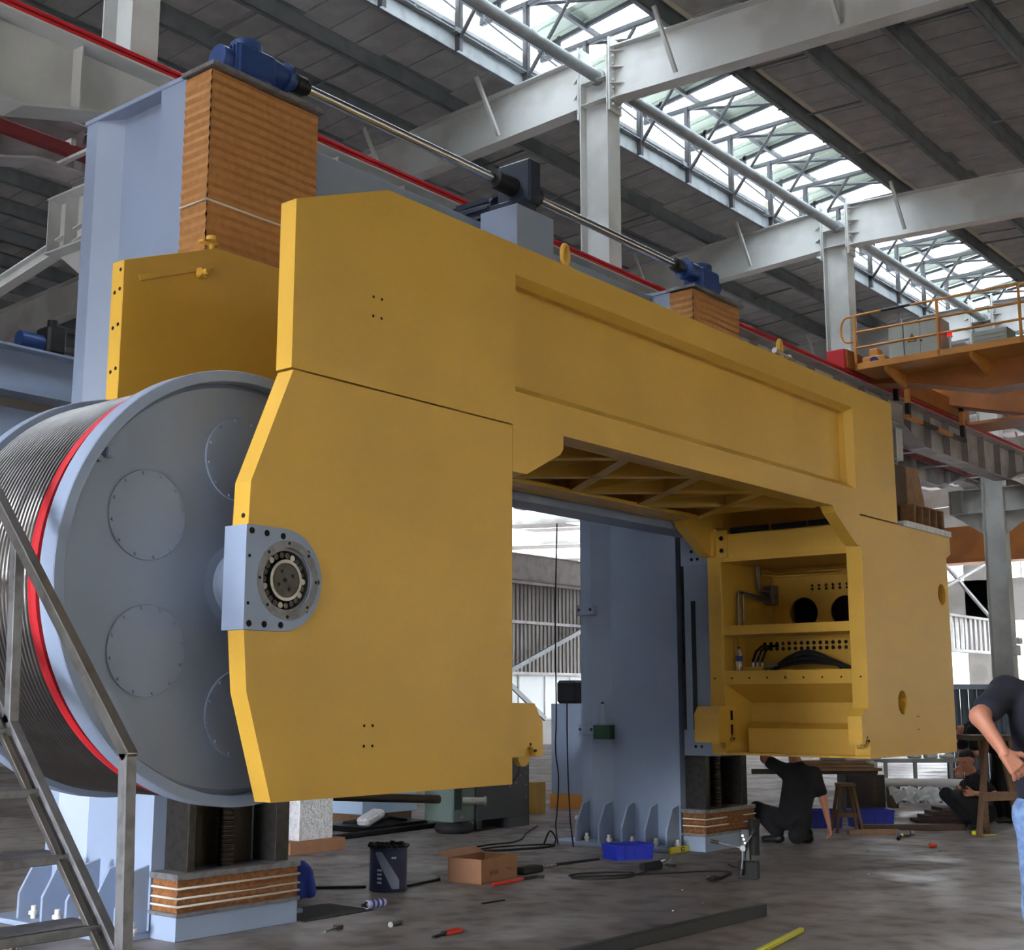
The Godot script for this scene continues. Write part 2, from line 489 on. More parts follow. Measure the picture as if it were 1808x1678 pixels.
func girder(X: float, label: String):
	var t := thing("roof_girder", label, "roof girder", V(X, 9.6, RIDGE), "white roof girders", true, "structure")
	for side in [-1, 1]:
		var z0: float = RIDGE + side * 0.28
		var z1: float = ZFAR + 0.4 if side < 0 else ZNEAR - 0.4
		var haunch: float = z1 - side * 4.0
		var top := Geo.new(); var web := Geo.new(); var bot := Geo.new()
		var prof := [[z0, 0.78], [haunch, 0.72], [z1, 1.05]]
		for i in 2:
			var a: float = prof[i][0]; var b: float = prof[i + 1][0]
			var ya := roof_y(a); var yb := roof_y(b)
			var da: float = prof[i][1]; var db: float = prof[i + 1][1]
			top.bar(V(X, ya - 0.009, a), V(X, yb - 0.009, b), 0.24, 0.018)
			bot.bar(V(X, ya - da, a), V(X, yb - db, b), 0.24, 0.018)
			var q := [V(-0.006, ya - da, a), V(-0.006, ya - 0.018, a), V(-0.006, yb - 0.018, b), V(-0.006, yb - db, b)]
			web.xf.origin = V(X, 0, 0)
			var r := V(0.012, 0, 0)
			if side > 0:
				web.quad(q[3], q[2], q[1], q[0]); web.quad(q[0] + r, q[1] + r, q[2] + r, q[3] + r)
			else:
				web.quad(q[0], q[1], q[2], q[3]); web.quad(q[3] + r, q[2] + r, q[1] + r, q[0] + r)
		part(t, "top_flange", top, M.white)
		part(t, "web", web, M.white)
		part(t, "bottom_flange", bot, M.white)
		# end plate with gusset fins and bolts against the column
		var ep := Geo.new()
		ep.box(V(X - 0.15, 9.62, z0 - side * 0.0), V(X + 0.15, 10.72, z0 - side * 0.03), 0.004)
		var plate := part(t, "end_plate", ep, M.white)
		for k in 4:
			var y := 9.78 + k * 0.24
			var fin := Geo.new()
			for s in [-1, 1]:
				fin.xf = Transform3D(XZ, V(X, y, 0))
				var zz: float = -(z0)
				fin.prism([Vector2(s * 0.008, zz), Vector2(s * 0.14, zz), Vector2(s * 0.008, zz - side * 0.16)], 0, 0.012)
			part(plate, "gusset_fin", fin, M.white)
			var bolt := Geo.new()
			for s in [-1, 1]:
				for dy in [-0.06, 0.06]:
					bolt.tube(V(X + s * 0.075, y + dy, z0 - side * 0.05), V(X + s * 0.075, y + dy, z0 + side * 0.035), 0.022, 6)
			part(plate, "bolt", bolt, M.white)
	# knee straps to the purlins
	for k in [-1.75, -4.1, 1.35, 3.7]:
		var b := Geo.new()
		var zz: float = RIDGE + k
		b.bar(V(X - 0.13, roof_y(zz) - 0.7, zz), V(X - 0.62, roof_y(zz) + 0.06, zz - 0.02), 0.05, 0.05)
		part(t, "knee_strap", b, M.white)
	return t

func column(X: float, label: String):
	var t := thing("steel_column", label, "column", V(X, 0, RIDGE + 0.05), "white hall columns", true, "structure")
	var zc := RIDGE
	var web := Geo.new()
	web.box(V(X - 0.007, 0.05, zc - 0.22), V(X + 0.007, 10.35, zc + 0.22))
	part(t, "web", web, M.white)
	for s in [-1, 1]:
		var f := Geo.new()
		f.box(V(X - 0.15, 0.05, zc + s * 0.22), V(X + 0.15, 10.6, zc + s * 0.24), 0.003)
		part(t, "flange", f, M.white)
	var bp := Geo.new()
	bp.box(V(X - 0.25, 0, zc - 0.35), V(X + 0.25, 0.05, zc + 0.35), 0.005)
	part(t, "base_plate", bp, M.white)
	for y in [9.82, 10.14]:
		var s := Geo.new()
		s.box(V(X - 0.14, y, zc - 0.22), V(X + 0.14, y + 0.012, zc + 0.22))
		part(t, "stiffener", s, M.white)
	# corbel carrying the two crane runways
	var cb := Geo.new()
	cb.ibeam(V(X, 5.98, zc - 1.0), V(X, 5.98, zc - 0.24), 0.56, 0.3, 0.018, 0.012)
	cb.ibeam(V(X, 5.98, zc + 0.24), V(X, 5.98, zc + 1.0), 0.56, 0.3, 0.018, 0.012)
	for zz in [zc - 0.7, zc + 0.7, zc - 0.995, zc + 0.985]:
		cb.box(V(X - 0.14, 5.71, zz), V(X + 0.14, 6.25, zz + 0.012))
	for s in [-1, 1]:
		cb.xf = Transform3D(YX, V(X - 0.006, 0, 0))
		cb.prism([Vector2(5.7, zc + s * 0.24), Vector2(5.7, zc + s * 0.95), Vector2(5.2, zc + s * 0.24)], 0, 0.012)
		cb.xf = Transform3D.IDENTITY
	part(t, "corbel", cb, M.white)
	return t

func runway(zc: float, x0: float, x1: float, label: String, m: Material, rail: bool, idx: int):
	var t := thing("crane_runway_beam", label, "crane beam", V((x0 + x1) / 2, 6.16, zc), "crane runway beams", true, "structure")
	var web := Geo.new(); var bot := Geo.new(); var top := Geo.new()
	var pts := [Vector2(x0 + 0.02, 6.28), Vector2(x0 + 0.5, 6.45), Vector2(x0 + 0.5, 6.45), Vector2(x0 + 1.5, 6.17), Vector2(x1 - 1.5, 6.17), Vector2(x1 - 0.5, 6.45), Vector2(x1 - 0.02, 6.45)]
	pts[0] = Vector2(x0 + 0.02, 6.45)
	pts.remove_at(2)
	var poly := pts.duplicate()
	poly.append(Vector2(x1 - 0.02, 6.88)); poly.append(Vector2(x0 + 0.02, 6.88))
	web.prism(poly, zc - 0.006, zc + 0.006)
	for i in pts.size() - 1:
		bot.bar(V(pts[i].x, pts[i].y, zc), V(pts[i + 1].x, pts[i + 1].y, zc), 0.32, 0.02)
	top.box(V(x0 + 0.02, 6.88, zc - 0.22), V(x1 - 0.02, 6.9, zc + 0.22), 0.003)
	part(t, "web", web, m); part(t, "bottom_flange", bot, m); part(t, "top_flange", top, m)
	var x := x0 + 0.95
	while x < x1:
		var s := Geo.new()
		var yb := 6.19
		if x < x0 + 1.5: yb = lerpf(6.46, 6.19, clampf((x - x0 - 0.5), 0, 1))
		if x > x1 - 1.5: yb = lerpf(6.46, 6.19, clampf((x1 - 0.5 - x), 0, 1))
		for sd in [-1, 1]:
			s.box(V(x, yb, zc + sd * 0.006), V(x + 0.012, 6.88, zc + sd * 0.14))
		part(t, "stiffener", s, m)
		x += 0.95
	if rail:
		var r := Geo.new()
		r.box(V(x0, 6.9, zc + 0.10), V(x1, 6.915, zc + 0.225))
		r.box(V(x0, 6.915, zc + 0.146), V(x1, 6.955, zc + 0.174))
		r.box(V(x0, 6.955, zc + 0.12), V(x1, 6.99, zc + 0.2), 0.006)
		part(t, "rail", r, M.red, "red painted crane rail")
		var k := x0 + 0.6
		while k < x1:
			var cl := Geo.new()
			for sd in [-1, 1]:
				cl.box(V(k - 0.04, 6.9, zc + sd * 0.04), V(k + 0.04, 6.935, zc + sd * 0.11), 0.006)
				cl.tube(V(k, 6.93, zc + sd * 0.08), V(k, 6.965, zc + sd * 0.08), 0.014, 6)
			part(t, "rail_clip", cl, M.black)
			k += 0.95

func monitor():
	# raised ridge skylight: posts, chords, braces, sheets
	var t := thing("window_1", "long raised ridge skylight glowing with daylight above white girders", "skylight", V(20, 10.6, RIDGE), "", true, "structure")
	var step := 1.53
	var n := 38
	var x0: float = FR[0] - 1.5
	for i in n:
		var X := x0 + i * step + 0.07
		if X < XMIN + 0.5 or X > XMAX - 1: continue
		var p := Geo.new()
		for z in [-11.4, -8.78]:
			p.box(V(X - 0.04, roof_y(z) - 0.02, z - 0.035), V(X - 0.034, 11.92, z + 0.045))
			p.box(V(X - 0.04, roof_y(z) - 0.02, z + 0.039), V(X + 0.04, 11.92, z + 0.045))
		part(t, "post", p, M.monitor)
		var ch := Geo.new()
		ch.box(V(X - 0.03, 11.86, -12.3), V(X - 0.024, 11.94, -7.9))
		ch.box(V(X - 0.03, 11.86, -12.3), V(X + 0.03, 11.866, -7.9))
		for z in [-12.27, -11.93, -8.27, -7.93]:
			ch.box(V(X - 0.025, 11.92, z - 0.025), V(X + 0.025, 12.12 + 0.09 * (1.0 if absf(z + 10.1) < 2 else 0.0), z + 0.025))
		ch.bar(V(X, 12.08, -12.35), V(X, 12.36, -10.1), 0.05, 0.07)
		ch.bar(V(X, 12.36, -10.1), V(X, 12.08, -7.85), 0.05, 0.07)
		part(t, "chord", ch, M.monitor)
		var b := Geo.new()
		b.tube(V(X, 10.68, -11.4), V(X + 0.0, 11.86, -10.45), 0.03, 6)
		b.tube(V(X, 10.68, -8.78), V(X + 0.0, 11.86, -9.75), 0.03, 6)
		b.tube(V(X, 11.9, -11.4), V(X + step, 11.9, -8.78), 0.03, 6)
		b.tube(V(X + 0.12, 11.15, -11.45), V(X - 0.35, 11.86, -12.1), 0.015, 6)
		part(t, "brace", b, M.monitor)
		# roof sheets: translucent then opaque, both slopes
		for s in [-1, 1]:
			var za := -10.1; var zb: float = -10.1 + s * 2.45
			var d: Array = [[X + 0.06, X + 0.98, M.translucent, "translucent_sheet"], [X + 1.0, X + step + 0.04, M.sheet, "metal_sheet"]]
			for k in d:
				var g := Geo.new()
				var A := V(k[0], 12.42, za); var B := V(k[1], 12.42, za); var C := V(k[1], 12.12, zb); var D := V(k[0], 12.12, zb)
				var u := V(0, 0.006, 0)
				if s > 0:
					g.quad(A + u, D + u, C + u, B + u); g.quad(A, B, C, D)
				else:
					g.quad(A + u, B + u, C + u, D + u); g.quad(A, D, C, B)
				var rib: float = k[0] + 0.15
				while rib < k[1]:
					g.bar(V(rib, 12.405, za), V(rib, 12.105, zb), 0.03, 0.02)
					rib += 0.3
				part(t, k[3], g, k[2])
	for z in [-12.3, -11.4, -10.1, -8.78, -7.9]:
		var r := Geo.new()
		var y := 12.14 + (0.2 if z == -10.1 else 0.0) + (0.08 if absf(z + 10.09) < 1.5 and z != -10.1 else 0.0)
		r.box(V(XMIN, y - 0.08, z - 0.03), V(XMAX, y, z + 0.03))
		part(t, "eave_rail", r, M.monitor)
	# glazing bars of the open louvre side, and the cream upstand panels
	for s in [-1, 1]:
		var zo: float = -12.3 if s < 0 else -7.9
		for y in [11.2, 11.36, 11.52, 11.68]:
			var r := Geo.new()
			r.box(V(XMIN, y, zo - 0.01), V(XMAX, y + 0.018, zo + 0.01))
			part(t, "louvre_bar", r, M.white)
		var x := XMIN
		while x < XMAX:
			var lp := Geo.new()
			lp.box(V(x + 0.02, 11.15, zo - 0.02 - 0.004), V(x + 3.04, 12.06, zo - 0.02 + 0.004))
			part(t, "louvre_pane", lp, M.translucent)
			var u := Geo.new()
			var zi: float = -11.52 if s < 0 else -8.62
			u.box(V(x + 0.01, 10.72, zi - 0.006), V(x + 3.05, 11.17, zi + 0.006))
			part(t, "upstand_panel", u, M.cream)
			x += 3.06
	# flashing strip along the gutter edge
	var fl := Geo.new()
	var x := XMIN
	while x < XMAX:
		fl.box(V(x, 10.78, -11.47), V(x + 2.9, 10.8, -11.36))
		fl.box(V(x + 0.7, 10.76, -11.44), V(x + 0.82, 10.83, -11.34))
		x += 3.0
	part(t, "gutter_flashing", fl, M.purlin)

func wall_sheets(t: Node3D, along_x: bool, a0: float, a1: float, c: float, y0: float, y1: float, m: Material, inward: float, called := "wall_sheet", width := 0.9):
	# ribbed cladding, one child for each sheet
	var a := a0
	while a < a1 - 0.01:
		var b := minf(a + width, a1)
		var g := Geo.new()
		var prof := []
		var k := a
		while k < b - 0.01:
			prof.append_array([[k, 0.0], [k + 0.11, 0.0], [k + 0.135, 0.035], [k + 0.2, 0.035]])
			k += 0.225
		prof.append([b, 0.0])
		for i in prof.size() - 1:
			var p = prof[i]; var q = prof[i + 1]
			var pa: float = minf(p[0], b); var qa: float = minf(q[0], b)
			var d0: float = c + inward * p[1]; var d1: float = c + inward * q[1]
			if along_x:
				if inward > 0: g.quad(V(pa, y0, d0), V(qa, y0, d1), V(qa, y1, d1), V(pa, y1, d0))
				else: g.quad(V(qa, y0, d1), V(pa, y0, d0), V(pa, y1, d0), V(qa, y1, d1))
			else:
				if inward > 0: g.quad(V(d1, y0, qa), V(d0, y0, pa), V(d0, y1, pa), V(d1, y1, qa))
				else: g.quad(V(d0, y0, pa), V(d1, y0, qa), V(d1, y1, qa), V(d0, y1, pa))
		part(t, called, g, m)
		a = b

func glazed(t: Node3D, along_x: bool, a0: float, a1: float, c: float, y0: float, y1: float, step: float, m: Material):
	var a := a0
	while a < a1 - 0.01:
		var b := minf(a + step, a1)
		var g := Geo.new()
		if along_x: g.box(V(a + 0.03, y0 + 0.03, c - 0.004), V(b - 0.03, y1 - 0.03, c + 0.004))
		else: g.box(V(c - 0.004, y0 + 0.03, a + 0.03), V(c + 0.004, y1 - 0.03, b - 0.03))
		part(t, "pane", g, m)
		var f := Geo.new()
		if along_x:
			f.box(V(a - 0.03, y0, c - 0.03), V(a + 0.03, y1, c + 0.03)); f.box(V(a, y0 - 0.03, c - 0.03), V(b, y0 + 0.03, c + 0.03)); f.box(V(a, y1 - 0.03, c - 0.03), V(b, y1 + 0.03, c + 0.03))
		else:
			f.box(V(c - 0.03, y0, a - 0.03), V(c + 0.03, y1, a + 0.03)); f.box(V(c - 0.03, y0 - 0.03, a), V(c + 0.03, y0 + 0.03, b)); f.box(V(c - 0.03, y1 - 0.03, a), V(c + 0.03, y1 + 0.03, b))
		part(t, "window_frame", f, M.white)
		a = b

func slab(g: Geo, lo: Vector3, hi: Vector3): g.box(lo, hi)

func build_walls():
	var g: Geo
	# far wall: dark ribbed cladding over a light window band and a low parapet
	var far := thing("wall_far", "dark ribbed sheet wall across the neighbouring bay", "wall", V(20, 0, ZFAR), "", true, "structure")
	g = Geo.new()
	g.box(V(XMIN, 5.9, ZFAR - 0.3), V(24, 10.1, ZFAR - 0.06)); g.box(V(XMIN, 2.45, ZFAR - 0.3), V(XMAX, 5.9, ZFAR - 0.06)); g.box(V(XMIN, 0, ZFAR - 0.3), V(XMAX, 0.9, ZFAR - 0.06)); g.box(V(XMIN, 0.9, ZFAR - 0.3), V(30, 2.45, ZFAR - 0.06))
	part(far, "wall_backing", g, M.wall)
	wall_sheets(far, true, 22.0, 50.0, ZFAR, 2.45, 5.6, M.wall, 1.0)
	for b in [[V(30.6, 0.9, -28.6), V(41.5, 4.9, -28.6)], [V(31.5, 4.2, -28.6), V(37.0, 0.9, -28.6)], [V(24.6, 4.9, -28.6), V(31.0, 0.9, -28.6)]]:
		g = Geo.new()
		g.bar(b[0], b[1], 0.08, 0.16)
		part(far, "brace", g, M.purlin)
	for y in [2.42, 4.2, 5.6]:
		g = Geo.new()
		g.box(V(XMIN, y, ZFAR + 0.03), V(XMAX, y + 0.1, ZFAR + 0.16))
		part(far, "girt", g, M.white_dirty)
	var w2 := thing("window_2", "white translucent window band low in the far wall", "window", V(20, 0.9, ZFAR), "", true, "structure")
	glazed(w2, true, 30, XMAX, ZFAR, 0.9, 2.42, 1.5, M.translucent)
	# eave runway of the far bay
	g = Geo.new()
	g.box(V(XMIN, 5.65, ZFAR + 0.7), V(XMAX, 6.5, ZFAR + 0.72)); g.box(V(XMIN, 5.63, ZFAR + 0.55), V(XMAX, 5.65, ZFAR + 0.87)); g.box(V(XMIN, 6.5, ZFAR + 0.5), V(XMAX, 6.53, ZFAR + 0.92))
	struct("trim_1", g, M.white_dirty, "long pale crane beam along the ribbed far wall", "crane beam")
	third_bay()
	# near wall behind the viewer: cladding; unseen window bands added to light front faces
	var near := thing("wall_near", "sheet wall with added window bands on the near side", "wall", V(20, 0, ZNEAR), "", true, "structure")
	g = Geo.new()
	g.box(V(XMIN, 0, ZNEAR), V(XMAX, 1.2, ZNEAR + 0.25)); g.box(V(XMIN, 3.6, ZNEAR), V(XMAX, 6.8, ZNEAR + 0.25)); g.box(V(XMIN, 8.8, ZNEAR), V(XMAX, 10.0, ZNEAR + 0.25))
	part(near, "wall_sheet", g, M.wall_light)
	var w3 := thing("window_3", "two unseen translucent window bands added along the near wall for front light", "window", V(20, 1.2, ZNEAR), "", true, "structure")
	glazed(w3, true, XMIN, XMAX, ZNEAR + 0.1, 1.2, 3.6, 1.9, M.fibreglass)
	glazed(w3, true, XMIN, XMAX, ZNEAR + 0.1, 6.8, 8.8, 1.9, M.fibreglass)
	# left end wall: big open doorway and windows over it
	var lw := thing("wall_left", "end wall with a tall open doorway", "wall", V(XMIN, 0, -10), "", true, "structure")
	g = Geo.new()
	var L := XMIN
	g.box(V(L - 0.25, 0, ZFAR), V(L, 10.6, -7.0)); g.box(V(L - 0.25, 0, -1.8), V(L, 6.0, ZNEAR))
	g.box(V(L - 0.25, 4.9, -7.0), V(L, 7.9, -1.8)); g.box(V(L - 0.25, 6.0, -1.8), V(L, 7.9, ZNEAR)); g.box(V(L - 0.25, 8.6, -7.0), V(L, 10.6, ZNEAR))
	part(lw, "wall_sheet", g, M.wall)
	var w4 := thing("window_4", "translucent window band over the left doorway", "window", V(L, 7.9, 0), "", true, "structure")
	glazed(w4, false, -7.0, ZNEAR, L - 0.1, 7.9, 8.6, 1.75, M.cream)
	# right end wall
	var rw := thing("wall_right", "pale end wall with bright windows beyond the crane", "wall", V(XMAX, 0, -10), "", true, "structure")
	g = Geo.new()
	var R := XMAX
	g.box(V(R, 0, ZFAR), V(R + 0.25, 1.2, ZNEAR)); g.box(V(R, 5.0, ZFAR), V(R + 0.25, 6.8, ZNEAR)); g.box(V(R, 8.6, ZFAR), V(R + 0.25, 10.6, ZNEAR))
	var z := ZFAR
	while z < ZNEAR:
		g.box(V(R, 1.2, z), V(R + 0.25, 8.6, z + (1.1 if z < -12 else 3.95)))
		z += 3.9
	part(rw, "wall_sheet", g, M.wall_light)
	var w5 := thing("window_5", "bright windows of the right end wall", "window", V(R, 1.2, -10), "", true, "structure")
	z = ZFAR + 1.1
	while z < -11:
		glazed(w5, false, z, z + 2.8, R + 0.1, 1.2, 5.0, 1.4, M.glass)
		glazed(w5, false, z, z + 2.8, R + 0.1, 6.8, 8.6, 1.4, M.glass)
		z += 3.9

func third_bay():
	# roof of the bay beyond the partition, with bright rooflight strips
	var t := thing("ceiling_2", "roof of the third bay with bright rooflight strips beyond the ribbed wall", "ceiling", V(50, 9.7, -40), "", true, "structure")
	var g: Geo
	var bands := [[-28.9, -36.5, 0], [-36.5, -37.7, 1], [-37.7, -42.2, 0], [-42.2, -43.6, 1], [-43.6, -52.0, 0]]
	var x := 18.0
	while x < 92:
		for b in bands:
			g = Geo.new()
			var ya: float = 9.6 + 0.05 * (absf(b[0]) - 29); var yb: float = 9.6 + 0.05 * (absf(b[1]) - 29)
			var A := V(x + 0.05, ya, b[0]); var B := V(x + 3.75, ya, b[0]); var C := V(x + 3.75, yb, b[1]); var D := V(x + 0.05, yb, b[1])
			var u := V(0, 0.05, 0)
			g.quad(A, D, C, B); g.quad(A + u, B + u, C + u, D + u)
			g.quad(A, B, B + u, A + u); g.quad(C, D, D + u, C + u); g.quad(B, C, C + u, B + u); g.quad(D, A, A + u, D + u)
			part(t, "rooflight" if b[2] else "roof_panel", g, M.translucent if b[2] else M.lining)
		x += 3.8
	g = Geo.new()
	x = 21.9
	while x < 92:
		g = Geo.new()
		g.bar(V(x, 9.2, -28.8), V(x, 10.2, -52), 0.24, 0.6)
		part(t, "girder", g, M.white)
		x += 7.65
	g = Geo.new()
	g.box(V(18, 0, -52.3), V(93, 11, -52.0)); g.box(V(92.5, 0, -52), V(92.8, 11, -29)); g.box(V(17.7, 0, -52), V(18, 10.4, -29.3))
	struct("wall_back", g, M.wall, "shaded wall at the back of the third bay", "wall")

func build_frames():
	var ord := {6.6: "behind the grey machine column and canvas cover", 14.25: "between the two drive shafts of the machine", 21.9: "just beside the crane walkway", 29.55: "with the heavy corbel, beyond the yellow frame", 37.2: "far down the hall beyond the crane", 44.85: "at the far end of the column row"}
	for X in FR:
		if X < 6: continue
		if ord.has(X): column(X, "white steel hall column " + ord[X])
		else: column(X, "white steel hall column at the hall's end")
	var gl := {14.25: "white roof girder nearest the viewer, over the gearbox", 21.9: "white roof girder in the middle, behind the crane walkway", 29.55: "white roof girder behind the crane's electrical cabinet"}
	for X in FR:
		girder(X, gl.get(X, "white roof girder spanning the hall at %s" % ("the far end" if X > 30 else "the near end")))
	for i in FR.size() - 1:
		var x0: float = FR[i]; var x1: float = FR[i + 1]
		var nm: String = ["before the drum", "over the drum", "behind the canvas cover and gearbox", "behind the yellow frame's top edge", "under the orange crane", "beyond the white corbel column", "far beyond the crane", "at the far end"][i]
		runway(-9.3, x0, x1, "pale crane runway beam with red rail " + nm, M.white if i < 3 else M.white_dirty, true, i)
		runway(-10.75, x0, x1, "second pale runway beam " + nm + ", without red rail", M.white_dirty, false, i)
	# round tie pipe along the ridge
	for i in FR.size() - 1:
		var g := Geo.new()
		g.tube(V(FR[i] + 0.02, 10.22, RIDGE), V(FR[i + 1] - 0.02, 10.22, RIDGE), 0.085, 20)
		g.tube(V(FR[i] + 0.02, 10.22, RIDGE), V(FR[i] + 0.06, 10.22, RIDGE), 0.12, 20)
		g.tube(V(FR[i + 1] - 0.06, 10.22, RIDGE), V(FR[i + 1] - 0.02, 10.22, RIDGE), 0.12, 20)
		struct("ridge_pipe", g, M.galv, "round grey tie pipe under the skylight " + ["at the near end", "over the drum", "meeting the first white girder", "between the two nearest white girders", "beyond the crane walkway", "behind the crane cabinet", "far down the hall", "at the far end"][i], "pipe")
	# red conductor bar along the second runway
	var g := Geo.new()
	g.box(V(-8, 6.5, -10.5), V(XMAX, 6.62, -10.42), 0.01)
	var bb := struct("conductor_bar", g, M.red_dark, "dark red conductor bar slung under the runway beam", "conductor bar")
	var x := -7.0
	while x < 50:
		var h := Geo.new()
		h.box(V(x, 6.6, -10.62), V(x + 0.05, 6.66, -10.4))
		h.bar(V(x + 0.02, 6.47, -10.9), V(x + 0.02, 6.47, -10.05), 0.05, 0.03)
		part(bb, "hanger", h, M.white_dirty)
		x += 1.9

# ------------------------------------------------------------------ the drum winder
const FZ := -5.0      # front face of the yellow frame
func P2(a: Array) -> Array:
	var r := []
	for i in range(0, a.size(), 2): r.append(Vector2(a[i], a[i + 1]))
	return r
func cell_with_hole(g: Geo, cx: float, cy: float, h: float, r: float, z: float, depth: float, seg := 32):
	# square face of half width h with a round pocket of radius r
	for i in seg:
		var a := TAU * i / seg; var b := TAU * (i + 1) / seg
		var da := Vector2(cos(a), sin(a)); var db := Vector2(cos(b), sin(b))
		var qa := da * (h / maxf(absf(da.x), absf(da.y))); var qb := db * (h / maxf(absf(db.x), absf(db.y)))
		g.quad(V(cx + da.x * r, cy + da.y * r, z), V(cx + qa.x, cy + qa.y, z), V(cx + qb.x, cy + qb.y, z), V(cx + db.x * r, cy + db.y * r, z))
		g.quads(V(cx + da.x * r, cy + da.y * r, z), V(cx + db.x * r, cy + db.y * r, z), V(cx + db.x * r, cy + db.y * r, z - depth), V(cx + da.x * r, cy + da.y * r, z - depth), V(-da.x, -da.y, 0), V(-db.x, -db.y, 0), V(-db.x, -db.y, 0), V(-da.x, -da.y, 0))
		g.tri(V(cx, cy, z - depth), V(cx + da.x * r, cy + da.y * r, z - depth), V(cx + db.x * r, cy + db.y * r, z - depth))
func rectf(g: Geo, x0, x1, y0, y1, z): g.quad(V(x0, y0, z), V(x1, y0, z), V(x1, y1, z), V(x0, y1, z))
func dots(parent: Node, called: String, pts: Array, axis: Vector3, r: float, m: Material, d := 0.002):
	for p in pts:
		var g := Geo.new()
		g.tube(p - axis * 0.01, p + axis * d, r, 10)
		part(parent, called, g, m)

func carriage():
	var t := thing("winder_frame", "huge yellow steel portal frame spanning the machine and holding the cable drum", "machine frame", V(8.7, 1.02, -5.8))
	var g: Geo
	var lower := P2([4.302, 1.018, 6.148, 1.018, 6.148, 3.183, 4.365, 3.183, 4.113, 2.569, 4.097, 1.9, 4.129, 1.545])
	# the front plate is cut out round the bearing housing
	var cut := P2([4.302, 1.018, 6.148, 1.018, 6.148, 3.183, 4.365, 3.183, 4.113, 2.569, 4.106, 2.356, 4.335, 2.356])
	for k in 15:
		var a := PI / 2 - PI * (k + 1) / 16.0
		cut.append(Vector2(4.335 + cos(a) * 0.258, 2.098 + sin(a) * 0.258))
	cut.append_array(P2([4.335, 1.84, 4.1, 1.84, 4.129, 1.545]))
	var beam_out := P2([4.352, 3.193, 6.151, 3.193, 6.151, 2.895, 6.291, 2.895, 6.64, 3.07, 6.672, 3.11, 6.676, 3.199, 10.61, 3.199, 10.66, 3.142, 11.03, 2.92, 11.09, 2.893, 11.165, 2.893, 11.165, 3.188, 12.02, 3.188, 12.0, 4.366, 5.03, 4.366, 4.352, 4.106])
	# front lower plate
	g = Geo.new()
	g.prism(cut, FZ - 0.12, FZ, 0.0)
	var fp := part(t, "front_lower_plate", g, M.yellow)
	# front beam with its long sunk panel
	g = Geo.new()
	var rx0 := 6.18; var rx1 := 11.11; var ry0 := 3.405; var ry1 := 4.165
	g.face(PackedVector2Array(P2([4.352, 3.193, 6.151, 3.193, 6.151, 2.895, 6.18, 2.895, 6.18, 4.366, 5.03, 4.366, 4.352, 4.106])), FZ)
	g.face(PackedVector2Array(P2([6.18, 2.895, 6.291, 2.895, 6.64, 3.07, 6.672, 3.11, 6.676, 3.199, 6.676, 3.405, 6.18, 3.405])), FZ)
	rectf(g, 6.676, 10.61, 3.199, 3.405, FZ)
	rectf(g, 6.18, 11.11, 4.165, 4.366, FZ)
	g.face(PackedVector2Array(P2([10.61, 3.199, 10.66, 3.142, 11.03, 2.92, 11.09, 2.893, 11.11, 2.893, 11.11, 3.405, 10.61, 3.405])), FZ)
	g.face(PackedVector2Array(P2([11.11, 2.893, 11.165, 2.893, 11.165, 3.188, 12.02, 3.188, 12.0, 4.366, 11.11, 4.366])), FZ)
	var m := beam_out.size()
	for i in m:
		var a: Vector2 = beam_out[i]; var b: Vector2 = beam_out[(i + 1) % m]
		g.quad(V(a.x, a.y, FZ - 0.12), V(b.x, b.y, FZ - 0.12), V(b.x, b.y, FZ), V(a.x, a.y, FZ))
	g.face(PackedVector2Array(beam_out), FZ - 0.12, false)
	var o := [V(rx0, ry0, FZ), V(rx1, ry0, FZ), V(rx1, ry1, FZ), V(rx0, ry1, FZ)]
	var ii := [V(rx0 + 0.04, ry0 + 0.05, FZ - 0.05), V(rx1 - 0.07, ry0 + 0.05, FZ - 0.05), V(rx1 - 0.07, ry1 - 0.045, FZ - 0.06), V(rx0 + 0.04, ry1 - 0.045, FZ - 0.06)]
	var bk := []
	for p in ii: bk.append(V(p.x, p.y, FZ - 0.115))
	for i in 4:
		var j := (i + 1) % 4
		g.quad(o[i], o[j], ii[j], ii[i])
		g.quad(ii[i], ii[j], bk[j], bk[i])
	part(t, "front_beam", g, M.yellow)
	g = Geo.new()
	g.quad(bk[0], bk[1], bk[2], bk[3])
	g.quad(bk[3] - V(0, 0, 0.012), bk[2] - V(0, 0, 0.012), bk[1] - V(0, 0, 0.012), bk[0] - V(0, 0, 0.012))
	part(t, "sunk_panel", g, M.yellow)
	# right leg front plate with two round pockets
	g = Geo.new()
	var x0 := 11.168; var x1 := 13.22
	rectf(g, x0, x1, 1.02, 1.36, FZ); rectf(g, x0, 11.926 - 0.13, 1.36, 1.62, FZ); rectf(g, 11.926 + 0.13, x1, 1.36, 1.62, FZ)
	cell_with_hole(g, 11.926, 1.49, 0.13, 0.112, FZ, 0.09)
	rectf(g, x0, x1, 1.62, 2.438, FZ); rectf(g, x0, 13.044 - 0.13, 2.438, 2.698, FZ); rectf(g, 13.044 + 0.13, x1, 2.438, 2.698, FZ)
	cell_with_hole(g, 13.044, 2.568, 0.13, 0.105, FZ, 0.09)
	rectf(g, x0, x1, 2.698, 2.95, FZ)
	g.face(PackedVector2Array(P2([x0, 2.95, x1, 2.95, 13.34, 3.0, 13.34, 3.172, x0, 3.172])), FZ)
	var leg := P2([x0, 1.02, x1, 1.02, x1, 2.95, 13.34, 3.0, 13.34, 3.172, x0, 3.172])
	for i in leg.size():
		var a: Vector2 = leg[i]; var b: Vector2 = leg[(i + 1) % leg.size()]
		g.quad(V(a.x, a.y, FZ - 0.1), V(b.x, b.y, FZ - 0.1), V(b.x, b.y, FZ), V(a.x, a.y, FZ))
	g.face(PackedVector2Array(leg), FZ - 0.1, false)
